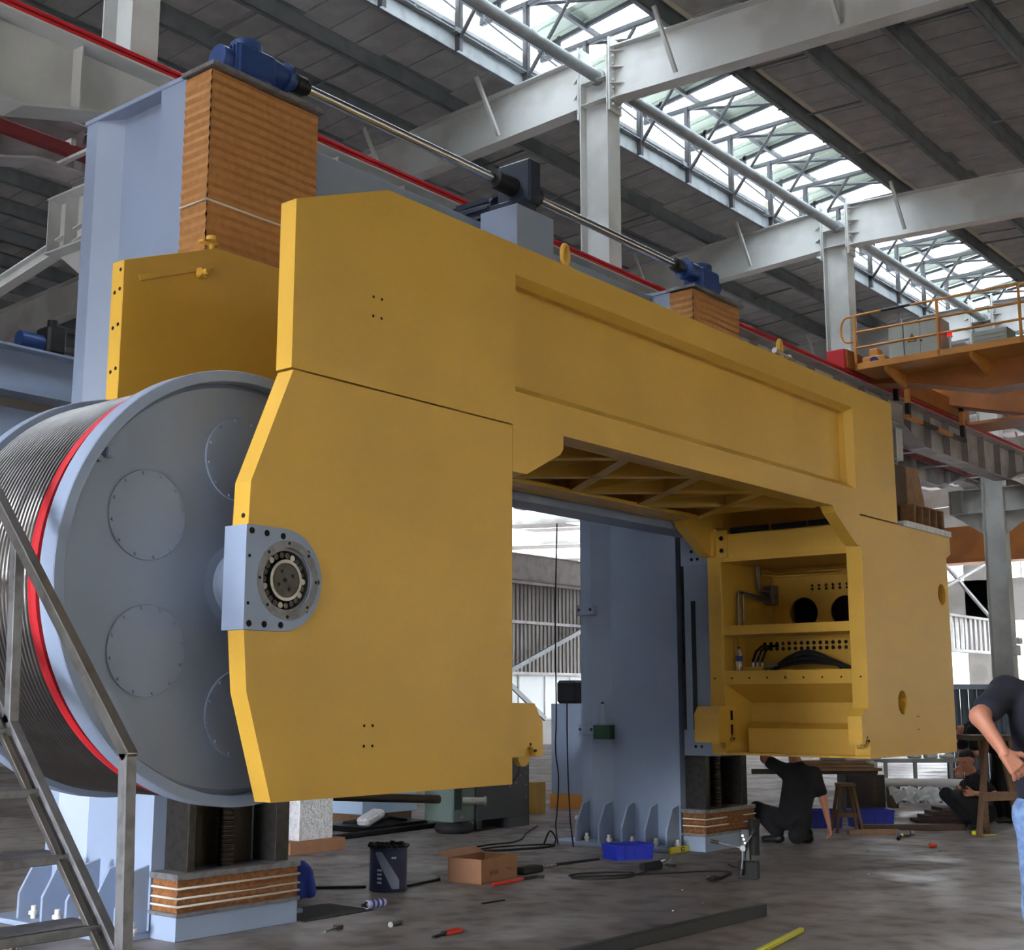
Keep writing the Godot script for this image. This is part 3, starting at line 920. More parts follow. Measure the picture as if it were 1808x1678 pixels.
	part(t, "right_leg_plate", g, M.yellow)
	# rear frame, same outline
	g = Geo.new()
	g.prism(lower, -6.65, -6.53, 0.006)
	g.prism(beam_out, -6.65, -6.53, 0.004)
	part(t, "rear_plate", g, M.yellow)
	g = Geo.new()
	g.prism(leg, -6.61, -6.5, 0.004)
	part(t, "rear_leg_plate", g, M.yellow)
	# flat strip welded below the rear slope, with lugs
	g = Geo.new()
	g.bar(V(4.46, 4.02, -6.525), V(5.0, 4.235, -6.525), 0.012, 0.04, 0.003)
	part(t, "edge_strip", g, M.yellow)
	# box webs between the two plates
	g = Geo.new()
	g.box(V(5.62, 1.05, -6.53), V(5.66, 3.15, -5.12)); g.box(V(6.1, 1.02, -6.53), V(6.14, 3.15, -5.12))
	part(t, "leg_web", g, M.yellow_in)
	g = Geo.new()
	g.box(V(6.3, 4.33, -6.53), V(12.0, 4.36, -5.12)); g.box(V(11.97, 3.2, -6.53), V(12.0, 4.33, -5.12))
	part(t, "top_cover", g, M.yellow_in)
	g = Geo.new()
	g.box(V(6.2, 3.42, -6.53), V(11.9, 3.44, -5.12))
	part(t, "soffit", g, M.yellow_in)
	# ribs under the beam: inner flange strips and crossed stiffeners
	g = Geo.new()
	g.box(V(6.68, 3.2, -5.2), V(10.6, 3.235, -5.12), 0.004); g.box(V(6.2, 3.2, -6.53), V(10.6, 3.235, -6.36), 0.004)
	part(t, "bottom_flange", g, M.yellow_in)
	for k in 4:
		var xa := 6.7 + k * 1.0
		for s in [0, 1]:
			g = Geo.new()
			var p := V(xa, 3.32, -5.2 if s == 0 else -6.45); var q := V(xa + 1.0, 3.32, -6.45 if s == 0 else -5.2)
			g.bar(p, q, 0.016, 0.2)
			g.bar(p - V(0, 0.1, 0), q - V(0, 0.1, 0), 0.09, 0.012)
			part(t, "diagonal_rib", g, M.yellow_in)
	for k in 5:
		g = Geo.new()
		g.box(V(6.69 + k * 1.0, 3.24, -6.5), V(6.706 + k * 1.0, 3.42, -5.12))
		part(t, "cross_rib", g, M.yellow_in)
	# --- inner face of the right leg: posts, shelves, compartments
	var lx := 11.165
	g = Geo.new()
	g.box(V(lx, 1.02, -5.15), V(lx + 0.06, 2.9, -5.004), 0.003)
	part(t, "front_post", g, M.yellow)
	g = Geo.new()
	g.box(V(lx, 1.02, -6.61), V(lx + 0.06, 2.9, -6.45), 0.003)
	g.box(V(lx - 0.02, 1.8, -6.475), V(lx, 2.84, -6.45), 0.002)
	part(t, "rear_post", g, M.yellow)
	g = Geo.new()
	g.box(V(lx, 2.13, -6.45), V(lx + 1.05, 2.22, -5.15), 0.003)
	part(t, "shelf", g, M.yellow)
	g = Geo.new()
	g.box(V(lx, 1.66, -6.45), V(lx + 0.45, 1.79, -5.15), 0.003)
	part(t, "lower_rail", g, M.yellow)
	g = Geo.new()
	g.box(V(lx + 0.02, 2.87, -6.48), V(lx + 0.06, 3.11, -5.1), 0.003)
	g.box(V(lx + 0.02, 2.84, -6.48), V(lx + 1.05, 2.87, -5.1))
	var cw := part(t, "cross_web", g, M.yellow)
	g = Geo.new()
	for p in [[-6.35, -5.95], [-5.9, -5.55], [-5.52, -5.15]]: g.box(V(lx + 0.0, 3.12, p[0]), V(lx + 0.05, 3.17, p[1]))
	part(cw, "slot", g, M.hole)
	g = Geo.new()
	g.box(V(lx - 0.06, 2.9, -6.55), V(lx + 0.03, 3.14, -6.5), 0.004)
	g.box(V(lx - 0.012, 2.88, -6.5), V(lx + 0.02, 3.15, -6.38), 0.003)
	var gs := part(t, "corner_plate", g, M.yellow)
	dots(gs, "bolt_hole", [V(lx - 0.012, 3.07, -6.44), V(lx - 0.012, 2.95, -6.44)], V(-1, 0, 0), 0.022, M.hole)
	# upper compartment: side wall, back wall with two big openings, rows of holes
	g = Geo.new()
	g.box(V(lx + 0.06, 2.22, -6.5), V(lx + 1.05, 2.87, -6.46))
	part(t, "compartment_side", g, M.yellow_in)
	g = Geo.new()
	var bx := lx + 1.03
	var zc1 := -6.11; var zc2 := -5.66
	g.xf = Transform3D(Basis(V(0, 0, 1), V(0, 1, 0), V(-1, 0, 0)), V(bx, 0, 0))
	for hz in [zc1, zc2]: cell_with_hole_open(g, hz, 2.385, 0.2, 0.155)
	rectf(g, -6.46, zc1 - 0.2, 2.185, 2.87, 0); rectf(g, zc1 + 0.2, zc2 - 0.2, 2.185, 2.87, 0); rectf(g, zc2 + 0.2, -5.1, 2.185, 2.87, 0)
	rectf(g, zc1 - 0.2, zc1 + 0.2, 2.585, 2.87, 0); rectf(g, zc2 - 0.2, zc2 + 0.2, 2.585, 2.87, 0)
	var bw := part(t, "compartment_back", g, M.yellow_in)
	for k in 12:
		dots(bw, "cable_hole", [V(bx, 2.655, -5.18 - k * 0.075), V(bx, 2.62, -5.18 - k * 0.075)], V(-1, 0, 0), 0.014, M.hole)
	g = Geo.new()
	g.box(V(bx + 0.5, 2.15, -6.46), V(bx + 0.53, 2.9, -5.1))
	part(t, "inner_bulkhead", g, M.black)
	for k in 5:
		g = Geo.new()
		g.tube(V(bx + 0.3, 2.22, -5.75 + k * 0.05), V(bx + 0.3, 2.34 + 0.02 * (k % 2), -5.75 + k * 0.05), 0.012, 8)
		part(t, "hose_fitting", g, M.steel)
	# lower compartment back with two rows of holes
	g = Geo.new()
	var b2 := lx + 0.45
	g.box(V(b2, 1.79, -6.46), V(b2 + 0.02, 2.13, -5.1)); g.box(V(lx + 0.06, 1.79, -6.5), V(b2, 2.13, -6.46))
	bw = part(t, "lower_compartment_back", g, M.yellow_in)
	for k in 17:
		dots(bw, "cable_hole", [V(b2, 2.055, -5.2 - k * 0.0655), V(b2, 2.005, -5.2 - k * 0.0655)], V(-1, 0, 0), 0.019, M.hole)
	# foot recess: sloped hood, back wall and stepped ledge
	g = Geo.new()
	var q0 := [V(lx + 0.02, 1.66, -6.45), V(lx + 0.02, 1.66, -5.15), V(lx + 0.3, 1.49, -5.15), V(lx + 0.3, 1.49, -6.33)]
	g.quad(q0[0], q0[3], q0[2], q0[1])
	g.quad(V(lx + 0.3, 1.49, -6.33), V(lx + 0.3, 1.02, -6.33), V(lx + 0.3, 1.02, -5.1), V(lx + 0.3, 1.49, -5.1))
	g.quad(V(lx + 0.02, 1.66, -6.45), V(lx + 0.02, 1.02, -6.45), V(lx + 0.3, 1.02, -6.33), V(lx + 0.3, 1.49, -6.33))
	part(t, "foot_recess", g, M.yellow)
	g = Geo.new()
	g.xf = Transform3D(Basis(V(1, 0, 0), V(0, 1, 0), V(0, 0, 1)), V(0, 0, 0))
	g.prism(P2([lx + 0.16, 1.02, lx + 0.31, 1.02, lx + 0.31, 1.3, lx + 0.24, 1.3, lx + 0.16, 1.25]), -6.3, -5.15, 0.002)
	part(t, "recess_ledge", g, M.yellow)
	g = Geo.new()
	g.box(V(lx, 1.0, -6.6), V(13.2, 1.02, -5.0))
	g.box(V(13.19, 1.02, -6.6), V(13.21, 2.95, -5.05)); g.box(V(12.0, 3.15, -6.6), V(13.33, 3.17, -5.05))
	part(t, "leg_box", g, M.yellow_in)
	# rows of small tapped holes
	var pts := []
	for k in 9: pts.append(V(lx, 1.72, -5.06 - k * 0.187))
	dots(t, "tapped_hole", pts, V(-1, 0, 0), 0.009, M.hole)
	pts = [V(5.0 - 0.13, 3.83, FZ), V(5.0 - 0.07, 3.83, FZ), V(5.0 - 0.13, 3.7, FZ), V(5.0 - 0.07, 3.7, FZ)]
	for p in [Vector2(645, 508), Vector2(660, 510), Vector2(645, 540), Vector2(660, 545)]: pass
	dots(t, "tapped_hole", [V(4.93, 3.71, FZ), V(4.995, 3.71, FZ), V(4.93, 3.6, FZ), V(4.995, 3.6, FZ)], V(0, 0, 1), 0.008, M.hole)
	dots(t, "tapped_hole", [V(4.92, 1.375, FZ), V(4.982, 1.375, FZ), V(4.92, 1.27, FZ), V(4.982, 1.27, FZ)], V(0, 0, 1), 0.008, M.hole)
	dots(t, "tapped_hole", [V(12.25, 1.36, FZ), V(12.29, 1.36, FZ), V(12.25, 1.24, FZ), V(12.29, 1.24, FZ)], V(0, 0, 1), 0.007, M.hole)
	pts = []
	for y in [4.05, 3.93, 3.71, 3.44, 3.24]:
		pts.append(V(4.352, y, -6.56))
		if y < 4: pts.append(V(4.352, y - 0.015, -6.61))
	dots(t, "tapped_hole", pts, V(-1, 0, 0), 0.012, M.hole)
	dots(t, "tapped_hole", [V(4.105, 2.4, -5.04), V(4.11, 1.8, -5.04)], V(-1, 0, 0), 0.012, M.hole)
	# notched foot brackets
	foot_bracket(t, 6.148, 6.46, 1.17, 1.49, FZ - 0.22, FZ - 0.01, 6.335, 0.06, false)
	foot_bracket(t, 10.98, 11.22, 1.13, 1.44, FZ - 0.12, FZ + 0.015, 11.08, 0.045, true)
	foot_bracket(t, 10.87, 11.2, 1.12, 1.455, -6.62, -6.36, 11.12, 0.05, true)
	# lifting eyes
	for e in [[6.8, 0], [9.86, 1]]:
		g = Geo.new()
		var cx: float = e[0]
		g.tube(V(cx, 4.36, -5.07), V(cx, 4.385, -5.07), 0.05, 16); g.tube(V(cx, 4.385, -5.07), V(cx, 4.41, -5.07), 0.03, 12)
		var ring := []
		for k in 25: ring.append(V(cx + sin(TAU * k / 24.0) * 0.032, 4.475 - cos(TAU * k / 24.0) * 0.07, -5.07))
		g.path(ring, 0.018, 8, false)
		part(t, "lifting_eye", g, M.yellow)
		if e[1] == 1:
			g = Geo.new()
			g.tube(V(cx - 0.1, 4.44, -5.07), V(cx + 0.18, 4.41, -5.07), 0.025, 10); g.tube(V(cx + 0.14, 4.415, -5.07), V(cx + 0.2, 4.408, -5.07), 0.04, 8)
			part(t, "shackle_pin", g, M.steel)
	# shackle on the rear plate corner
	g = Geo.new()
	g.tube(V(5.02, 4.27, -6.57), V(5.02, 4.43, -6.57), 0.02, 10); g.tube(V(5.02, 4.42, -6.57), V(5.02, 4.445, -6.57), 0.04, 10); g.tube(V(5.02, 4.29, -6.57), V(5.02, 4.31, -6.57), 0.04, 10)
	g.box(V(4.93, 4.39, -6.6), V(5.05, 4.41, -6.54), 0.005)
	part(t, "corner_pin", g, M.yellow)
	g = Geo.new()
	g.box(V(4.87, 4.13, -6.53), V(4.93, 4.19, -6.48), 0.01); g.tube(V(4.9, 4.16, -6.5), V(4.9, 4.16, -6.44), 0.018, 10)
	part(t, "edge_lug", g, M.yellow)
	# grey rail and slides on the rear of the frame
	g = Geo.new()
	g.box(V(6.2, 3.13, -6.98), V(11.4, 3.5, -6.68), 0.004)
	part(t, "rear_tie_beam", g, M.grey)
	for xs in [5.42, 11.45]:
		g = Geo.new()
		g.box(V(xs, 0.98, -7.06), V(xs + 0.31, 3.12, -6.67), 0.004)
		g.box(V(xs - 0.02, 2.86, -7.08), V(xs + 0.33, 3.16, -6.66), 0.004); g.box(V(xs - 0.02, 0.97, -7.08), V(xs + 0.33, 1.22, -6.66), 0.004)
		var sl := part(t, "slide_shoe", g, M.grey)
		g = Geo.new()
		g.box(V(xs - 0.004, 1.22, -6.98), V(xs + 0.002, 2.5, -6.93))
		part(sl, "way_groove", g, M.black)
		dots(sl, "bolt_hole", [V(xs - 0.02, 3.0, -6.95), V(xs - 0.02, 2.92, -6.95), V(xs - 0.02, 2.92, -6.88), V(xs - 0.02, 1.06, -6.95), V(xs - 0.02, 1.06, -6.88)], V(-1, 0, 0), 0.016, M.hole)
	bearing(t)
	return t

func cell_with_hole_open(g: Geo, cx: float, cy: float, h: float, r: float, seg := 32):
	for i in seg:
		var a := TAU * i / seg; var b := TAU * (i + 1) / seg
		var da := Vector2(cos(a), sin(a)); var db := Vector2(cos(b), sin(b))
		var qa := da * (h / maxf(absf(da.x), absf(da.y))); var qb := db * (h / maxf(absf(db.x), absf(db.y)))
		g.quad(V(cx + da.x * r, cy + da.y * r, 0), V(cx + qa.x, cy + qa.y, 0), V(cx + qb.x, cy + qb.y, 0), V(cx + db.x * r, cy + db.y * r, 0))
		g.quad(V(cx + da.x * r, cy + da.y * r, 0), V(cx + db.x * r, cy + db.y * r, 0), V(cx + db.x * r, cy + db.y * r, -0.02), V(cx + da.x * r, cy + da.y * r, -0.02))

func foot_bracket(t: Node3D, x0, x1, y0, y1, z0, z1, nx, nr, slots: bool):
	var g := Geo.new()
	var p := [Vector2(x0, y0)]
	for k in 13:
		var a := PI - PI * k / 12.0
		p.append(Vector2(nx + cos(a) * nr, y0 + 0.001 + sin(a) * nr))
	p.append_array([Vector2(x1, y0), Vector2(x1, y0 + (y1 - y0) * 0.62), Vector2(x1 - 0.08, y1), Vector2(x0, y1)])
	if slots: p = [Vector2(x0, y0)] + p.slice(1, 14) + [Vector2(x1, y0), Vector2(x1, y1), Vector2(x0 + 0.06, y1), Vector2(x0, y1 - 0.07)]
	g.prism(p, z0, z1, 0.003)
	var b := part(t, "foot_bracket", g, M.yellow)
	g = Geo.new()
	g.tube(V(nx, y0 + 0.002, z1 - 0.09), V(nx, y0 + 0.002, z1 - 0.05), nr * 0.99, 24)
	part(b, "notch_back", g, M.yellow_in)
	dots(b, "bolt", [V(nx, y0 + nr * 1.0 + 0.015, z1), V(nx + nr * 0.85, y0 + nr * 0.6, z1)], V(0, 0, 1), 0.009, M.hole)
	if slots and z1 < -6:
		g = Geo.new()
		for y in [y1 - 0.13, y1 - 0.26]: g.box(V(x1 - 0.1, y, z1 - 0.02), V(x1 - 0.06, y + 0.09, z1 + 0.002))
		part(b, "slot", g, M.hole)

func bearing(t: Node3D):
	var cx := 4.364; var cy := 2.098
	var g := Geo.new()
	var p := [Vector2(4.092, 1.842), Vector2(4.33, 1.842)]
	for k in 17:
		var a := -PI / 2 + PI * k / 16.0
		p.append(Vector2(4.335 + cos(a) * 0.256, cy + sin(a) * 0.256))
	p.append(Vector2(4.092, 2.354))
	# plate with a round opening: rays from the centre out to the outline
	var z := FZ + 0.006
	var ang := []
	for k in 72: ang.append(TAU * k / 72.0)
	for q in p: ang.append(fposmod((q - Vector2(cx, cy)).angle(), TAU))
	ang.sort()
	var rim := []
	for a in ang:
		var d := Vector2(cos(a), sin(a))
		var hit := Vector2(cx, cy) + d
		for i in p.size():
			var r = Geometry2D.segment_intersects_segment(Vector2(cx, cy), Vector2(cx, cy) + d * 2.0, p[i], p[(i + 1) % p.size()])
			if r != null: hit = r
		rim.append([d, hit])
	for i in rim.size():
		var e = rim[i]; var f = rim[(i + 1) % rim.size()]
		var c0: Vector2 = Vector2(cx, cy) + e[0] * 0.165; var c1: Vector2 = Vector2(cx, cy) + f[0] * 0.165
		g.quad(V(c0.x, c0.y, z), V(e[1].x, e[1].y, z), V(f[1].x, f[1].y, z), V(c1.x, c1.y, z))
		g.quad(V(c0.x, c0.y, z), V(c1.x, c1.y, z), V(c1.x, c1.y, z - 0.14), V(c0.x, c0.y, z - 0.14))
		g.tri(V(cx, cy, z - 0.14), V(c0.x, c0.y, z - 0.14), V(c1.x, c1.y, z - 0.14))
	# side skirt, reaching back round the left edge of the plate
	for i in p.size():
		var a: Vector2 = p[i]; var b: Vector2 = p[(i + 1) % p.size()]
		g.quad(V(a.x, a.y, FZ - 0.16), V(b.x, b.y, FZ - 0.16), V(b.x, b.y, z), V(a.x, a.y, z))
	var h := part(t, "bearing_housing", g, M.grey, "grey bearing housing with round opening")
	# machined ring round the opening
	var r := Geo.new()
	r.ring(V(cx, cy, z - 0.008), V(0, 0, 1), 0.163, 0.199, 0.012, 56)
	part(h, "cover_ring", r, M.steel_dull)
	r = Geo.new()
	r.ring(V(cx, cy, z - 0.13), V(0, 0, 1), 0.104, 0.148, 0.02, 48)
	part(h, "grease_gap", r, M.hole)
	r = Geo.new()
	r.ring(V(cx, cy, z - 0.1), V(0, 0, 1), 0.148, 0.163, 0.085, 48)
	part(h, "outer_race", r, M.steel_dull)
	r = Geo.new()
	r.ring(V(cx, cy, z - 0.1), V(0, 0, 1), 0.088, 0.104, 0.088, 48)
	part(h, "inner_race", r, M.steel)
	for k in 22:
		var a := TAU * k / 22.0
		r = Geo.new()
		r.tube(V(cx + cos(a) * 0.127, cy + sin(a) * 0.127, z - 0.1), V(cx + cos(a) * 0.126, cy + sin(a) * 0.126, z - 0.03), 0.0155, 12)
		part(h, "roller", r, M.steel if k % 4 == 0 else M.steel_dark)
	r = Geo.new()
	r.tube(V(cx, cy, z - 0.12), V(cx, cy, z - 0.015), 0.086, 40)
	var sh := part(h, "shaft_end", r, M.steel_dark)
	var holes := []
	for a in [0.5, 2.1, 3.6, 5.2]: holes.append(V(cx + cos(a) * 0.05, cy + sin(a) * 0.05, z - 0.015))
	holes.append(V(cx, cy, z - 0.015))
	dots(sh, "tapped_hole", holes, V(0, 0, 1), 0.009, M.hole, 0.001)
	var bh := []
	for q in [[4.125, 2.325], [4.22, 2.32], [4.325, 2.315], [4.125, 1.872], [4.22, 1.872], [4.325, 1.872], [4.49, 2.242], [4.56, 2.1], [4.488, 1.955]]: bh.append(V(q[0], q[1], z))
	dots(h, "bolt_hole", bh, V(0, 0, 1), 0.0165, M.hole, 0.0015)
	bh = []
	for k in 8:
		var a := TAU * k / 8.0
		bh.append(V(cx + cos(a) * 0.184, cy + sin(a) * 0.184, z + 0.004))
	bh.append(V(4.115, 2.2, z)); bh.append(V(4.115, 1.97, z))
	dots(h, "screw_hole", bh, V(0, 0, 1), 0.0085, M.hole, 0.0015)

func drum():
	var cx := 4.364; var cy := 2.093
	var t := thing("cable_drum", "large grooved steel cable drum with grey end disc and red ring", "cable drum", V(cx, cy - 1.113, -5.85))
	var ax := Transform3D(Basis(V(1, 0, 0), V(0, 0, 1), V(0, -1, 0)), V(cx, cy, 0))   # local Y runs along +z
	var g := Geo.new()
	g.xf = ax
	var prof := []
	var z := -6.36
	while z < -5.42:
		prof.append_array([Vector2(1.058, z), Vector2(1.068, z + 0.003), Vector2(1.077, z + 0.009), Vector2(1.08, z + 0.0155), Vector2(1.077, z + 0.022), Vector2(1.068, z + 0.028), Vector2(1.058, z + 0.031)])
		z += 0.0325
	g.lathe(prof, 120)
	part(t, "grooved_shell", g, M.drum)
	g = Geo.new()
	g.xf = ax
	g.lathe([Vector2(1.06, -5.55), Vector2(1.09, -5.547), Vector2(1.095, -5.515), Vector2(1.09, -5.483), Vector2(1.06, -5.48)], 120)
	part(t, "red_ring", g, M.red, "red rope guard ring")
	for f in [[-5.42, -5.3], [-6.45, -6.36]]:
		g = Geo.new()
		g.xf = ax
		g.lathe([Vector2(1.03, f[0]), Vector2(1.108, f[0]), Vector2(1.113, f[0] + 0.005), Vector2(1.113, f[1] - 0.005), Vector2(1.108, f[1]), Vector2(1.058, f[1]), Vector2(1.055, f[1] - 0.004), Vector2(1.055, f[0])], 120)
		part(t, "flange_rim", g, M.grey)
	g = Geo.new()
	g.xf = ax
	g.lathe([Vector2(1.056, -5.41), Vector2(1.056, -5.385), Vector2(1.03, -5.372), Vector2(0.22, -5.372), Vector2(0.175, -5.362), Vector2(0.165, -5.34), Vector2(0.16, -5.14), Vector2(0, -5.14)], 96)
	var disc := part(t, "end_disc", g, M.grey)
	g = Geo.new()
	g.xf = ax
	g.lathe([Vector2(0, -6.5), Vector2(0.2, -6.5), Vector2(0.2, -6.4), Vector2(1.056, -6.4)], 64)
	part(t, "rear_disc", g, M.grey)
	for k in 6:
		var a := PI / 6 + PI / 3 * k + deg_to_rad(2)
		a = deg_to_rad(32.5 + 60 * k) if true else a
		var px := cx + cos(a) * 0.655; var py := cy + sin(a) * 0.655
		g = Geo.new()
		g.xf = Transform3D(ax.basis, V(px, py, -5.372))
		g.lathe([Vector2(0.222, 0.0), Vector2(0.222, 0.008), Vector2(0.219, 0.011), Vector2(0, 0.011)], 48)
		var c := part(disc, "access_cover", g, M.grey)
		for j in 12:
			var q := TAU * j / 12.0 + 0.2
			var b := Geo.new()
			b.tube(V(px + cos(q) * 0.206, py + sin(q) * 0.206, -5.361), V(px + cos(q) * 0.206, py + sin(q) * 0.206, -5.348), 0.0085, 8)
			part(disc, "cover_screw", b, M.grey)
	g = Geo.new()
	g.box(V(3.5, 2.64, -5.37), V(3.545, 2.69, -5.31), 0.008)
	g.tube(V(3.475, 2.63, -5.37), V(3.475, 2.63, -5.32), 0.016, 10)
	part(disc, "clamp_block", g, M.grey)

func bellows(col: Node3D, label: String, x0: float, x1: float, y0: float, y1: float, z0: float, z1: float, folds: int, sag: float, bands: Array, m: Material):
	var t := Node3D.new()
	t.name = "canvas_bellows"
	col.add_child(t, true)
	origins[t] = origins[col]
	t.set_meta("label", label)
	var pitch := (y1 - y0) / folds
	for k in folds:
		var g := Geo.new()
		var ya := y0 + k * pitch; var yb := ya + pitch
		var ym := (ya + yb) / 2
		var d := minf(0.01, pitch * 0.2) * rng.randf_range(0.6, 1.2)
		var ss := 10
		# left, front and right walls of one pleat, pushed out at mid height
		for seg in 3:
			for i in ss:
				var p := []
				for u in [i / float(ss), (i + 1) / float(ss)]:
					for h in 3:
						var yy: float = [ya, ym, yb][h]
						var out: float = [0.0, d, 0.0][h] + sin(u * PI) * sag * sin(clampf((yy - y0) / (y1 - y0), 0, 1) * PI) * (1.0 if seg == 1 else 0.3)
						var jit: float = sag * 0.5 * sin(u * 9.0 + yy * 5.0 + seg)
						if seg == 0: p.append(V(x0 - out, yy, lerpf(z1, z0, u)))
						elif seg == 1: p.append(V(lerpf(x0, x1, u), yy, z0 + out + jit * sin(u * PI)))
						else: p.append(V(x1 + out, yy, lerpf(z0, z1, u)))
				g.quad(p[0], p[3], p[4], p[1]); g.quad(p[1], p[4], p[5], p[2])
		part(t, "pleat", g, m)
	for y in bands:
		var b := Geo.new()
		b.path([V(x0 - 0.012, y, z1), V(x0 - 0.012, y, z0 + 0.012), V(x1 + 0.012, y - 0.0, z0 + 0.012), V(x1 + 0.012, y, z1)], 0.008, 6)
		part(t, "stiffener_band", b, M.canvas_white)
	return t

func machine_column(x0: float, label: String):
	var x1 := x0 + 1.0
	var t := thing("machine_column", label, "machine column", V(x0 + 0.5, 0, -8.0))
	var g := Geo.new()
	g.xf = Transform3D(XZ, Vector3.ZERO)
	g.prism(P2([x0, 7.39, x1, 7.39, x1, 8.64, x0, 8.64, x0, 8.5, x0 + 0.12, 8.31, x0 + 0.12, 7.72, x0 + 0.03, 7.69, x0, 7.69]), 0.04, 5.93, 0.0)
	part(t, "body", g, M.grey)
	g = Geo.new()
	g.box(V(x0 - 0.01, 5.93, -8.66), V(x1 + 0.01, 5.965, -7.39), 0.003)
	part(t, "top_plate", g, M.grey)
	g = Geo.new()
	g.box(V(x0 - 0.3, 0, -8.85), V(x1 + 0.3, 0.035, -7.36), 0.004)
	part(t, "base_plate", g, M.grey)
	# gussets with a bolt hole each, along both sides
	for s in [-1, 1]:
		for zz in [-8.55, -8.26, -7.97, -7.68, -7.42]:
			g = Geo.new()
			var xe: float = x0 if s < 0 else x1
			g.xf = Transform3D(Basis(V(1, 0, 0), V(0, 1, 0), V(0, 0, 1)), V(0, 0, zz))
			g.prism([Vector2(xe, 0.035), Vector2(xe + s * 0.24, 0.035), Vector2(xe + s * 0.24, 0.2), Vector2(xe + s * 0.12, 0.42), Vector2(xe, 0.45)], -0.012, 0.012, 0.002)
			part(t, "gusset", g, M.grey)
			g = Geo.new()
			g.tube(V(xe + s * 0.17, 0.035, zz + 0.09), V(xe + s * 0.17, 0.12, zz + 0.09), 0.02, 8)
			g.tube(V(xe + s * 0.17, 0.06, zz + 0.09), V(xe + s * 0.17, 0.085, zz + 0.09), 0.034, 6)
			part(t, "anchor_bolt", g, M.canvas_white)
	# guide ways and lead screw on the front
	g = Geo.new()
	g.box(V(x0 + 0.1, 0.35, -7.39), V(x0 + 0.16, 5.9, -7.15), 0.003); g.box(V(x1 - 0.16, 0.35, -7.39), V(x1 - 0.04, 5.9, -7.15), 0.003)
	part(t, "guide_way", g, M.steel_dark)
	g = Geo.new()
	g.box(V(x0 + 0.2, 0.35, -7.395), V(x1 - 0.2, 5.9, -7.36))
	part(t, "way_cover", g, M.oily)
	g = Geo.new()
	g.xf.origin = V(x0 + 0.5, 0, -7.27)
	var prof := []
	var y := 0.3
	while y < 4.3:
		prof.append_array([Vector2(0.052, y), Vector2(0.06, y + 0.008), Vector2(0.06, y + 0.016), Vector2(0.052, y + 0.024)])
		y += 0.03
	g.lathe(prof, 16)
	part(t, "lead_screw", g, M.oily)
	# foot box and ring frame of the lower cover
	g = Geo.new()
	g.box(V(x0 - 0.01, 0.0, -7.36), V(x1 + 0.01, 0.15, -7.1), 0.004)
	part(t, "foot_box", g, M.grey)
	g = Geo.new()
	g.box(V(x0 - 0.02, 0.15, -7.38), V(x1 + 0.02, 0.175, -7.085), 0.003); g.box(V(x0 - 0.02, 0.375, -7.38), V(x1 + 0.02, 0.415, -7.085), 0.003)
	part(t, "cover_frame", g, M.steel_dull)
	g = Geo.new()
	g.box(V(x0 - 0.03, 5.93, -7.42), V(x1 + 0.03, 5.965, -7.05), 0.003)
	part(t, "head_plate", g, M.steel_dull)
	# small mounting brackets on the side
	for b in [[3.44, -7.8, 0.36, 3], [2.5, -8.55, 0.2, 2], [1.2, -8.55, 0.2, 2]]:
		g = Geo.new()
		g.box(V(x0 - 0.05, b[0] - 0.06, b[1] - b[2] / 2), V(x0 + 0.13, b[0] + 0.05, b[1] + b[2] / 2), 0.004)
		var br := part(t, "bracket", g, M.grey)
		for k in b[3]:
			dots(br, "bolt", [V(x0 - 0.05, b[0], b[1] + b[2] * (-0.38 + 0.76 * k / float(b[3] - 1)))], V(-1, 0, 0), 0.018, M.black)
	return t

func gear_unit(pos: Vector3, label: String, flip: float):
	# right-angle jack gear with finned motor, on a round flange
	var t := thing("screw_jack_gear", label, "gear motor", pos, "", false)
	var g := Geo.new()
	g.lathe([Vector2(0.23, 0), Vector2(0.23, 0.03), Vector2(0.19, 0.04), Vector2(0.17, 0.1), Vector2(0.16, 0.12)], 28)
	part(t, "flange", g, M.blue)
	g = Geo.new()
	g.box(V(-0.22, 0.1, -0.13), V(0.14, 0.36, 0.13), 0.02)
	part(t, "gear_case", g, M.blue)
	for k in 7:
		g = Geo.new()
		g.box(V(-0.235, 0.12, -0.12 + k * 0.037), V(-0.21, 0.34, -0.105 + k * 0.037), 0.003)
		part(t, "fin", g, M.blue)
	g = Geo.new()
	g.tube(V(-0.05, 0.36, 0), V(-0.05, 0.42, 0), 0.12, 24); g.tube(V(-0.05, 0.42, 0), V(-0.05, 0.44, 0), 0.09, 24)
	part(t, "case_cap", g, M.blue)
	g = Geo.new()
	g.tube(V(0.12, 0.3, 0), V(0.3, 0.3, 0), 0.11, 24, 0.09); g.tube(V(0.3, 0.3, 0), V(0.34, 0.3, 0), 0.12, 24); g.tube(V(0.34, 0.3, 0), V(0.42, 0.3, 0), 0.06, 20)
	part(t, "input_neck", g, M.blue)
	g = Geo.new()
	g.tube(V(0.42, 0.3, 0), V(0.52, 0.3, 0), 0.075, 20); g.tube(V(0.52, 0.3, 0), V(0.56, 0.3, 0), 0.055, 20)
	part(t, "coupling", g, M.black)
	g = Geo.new()
	g.tube(V(-0.32, 0.22, 0), V(-0.22, 0.22, 0), 0.1, 20)
	part(t, "end_cover", g, M.blue)
	t.rotation.y = flip
	return t

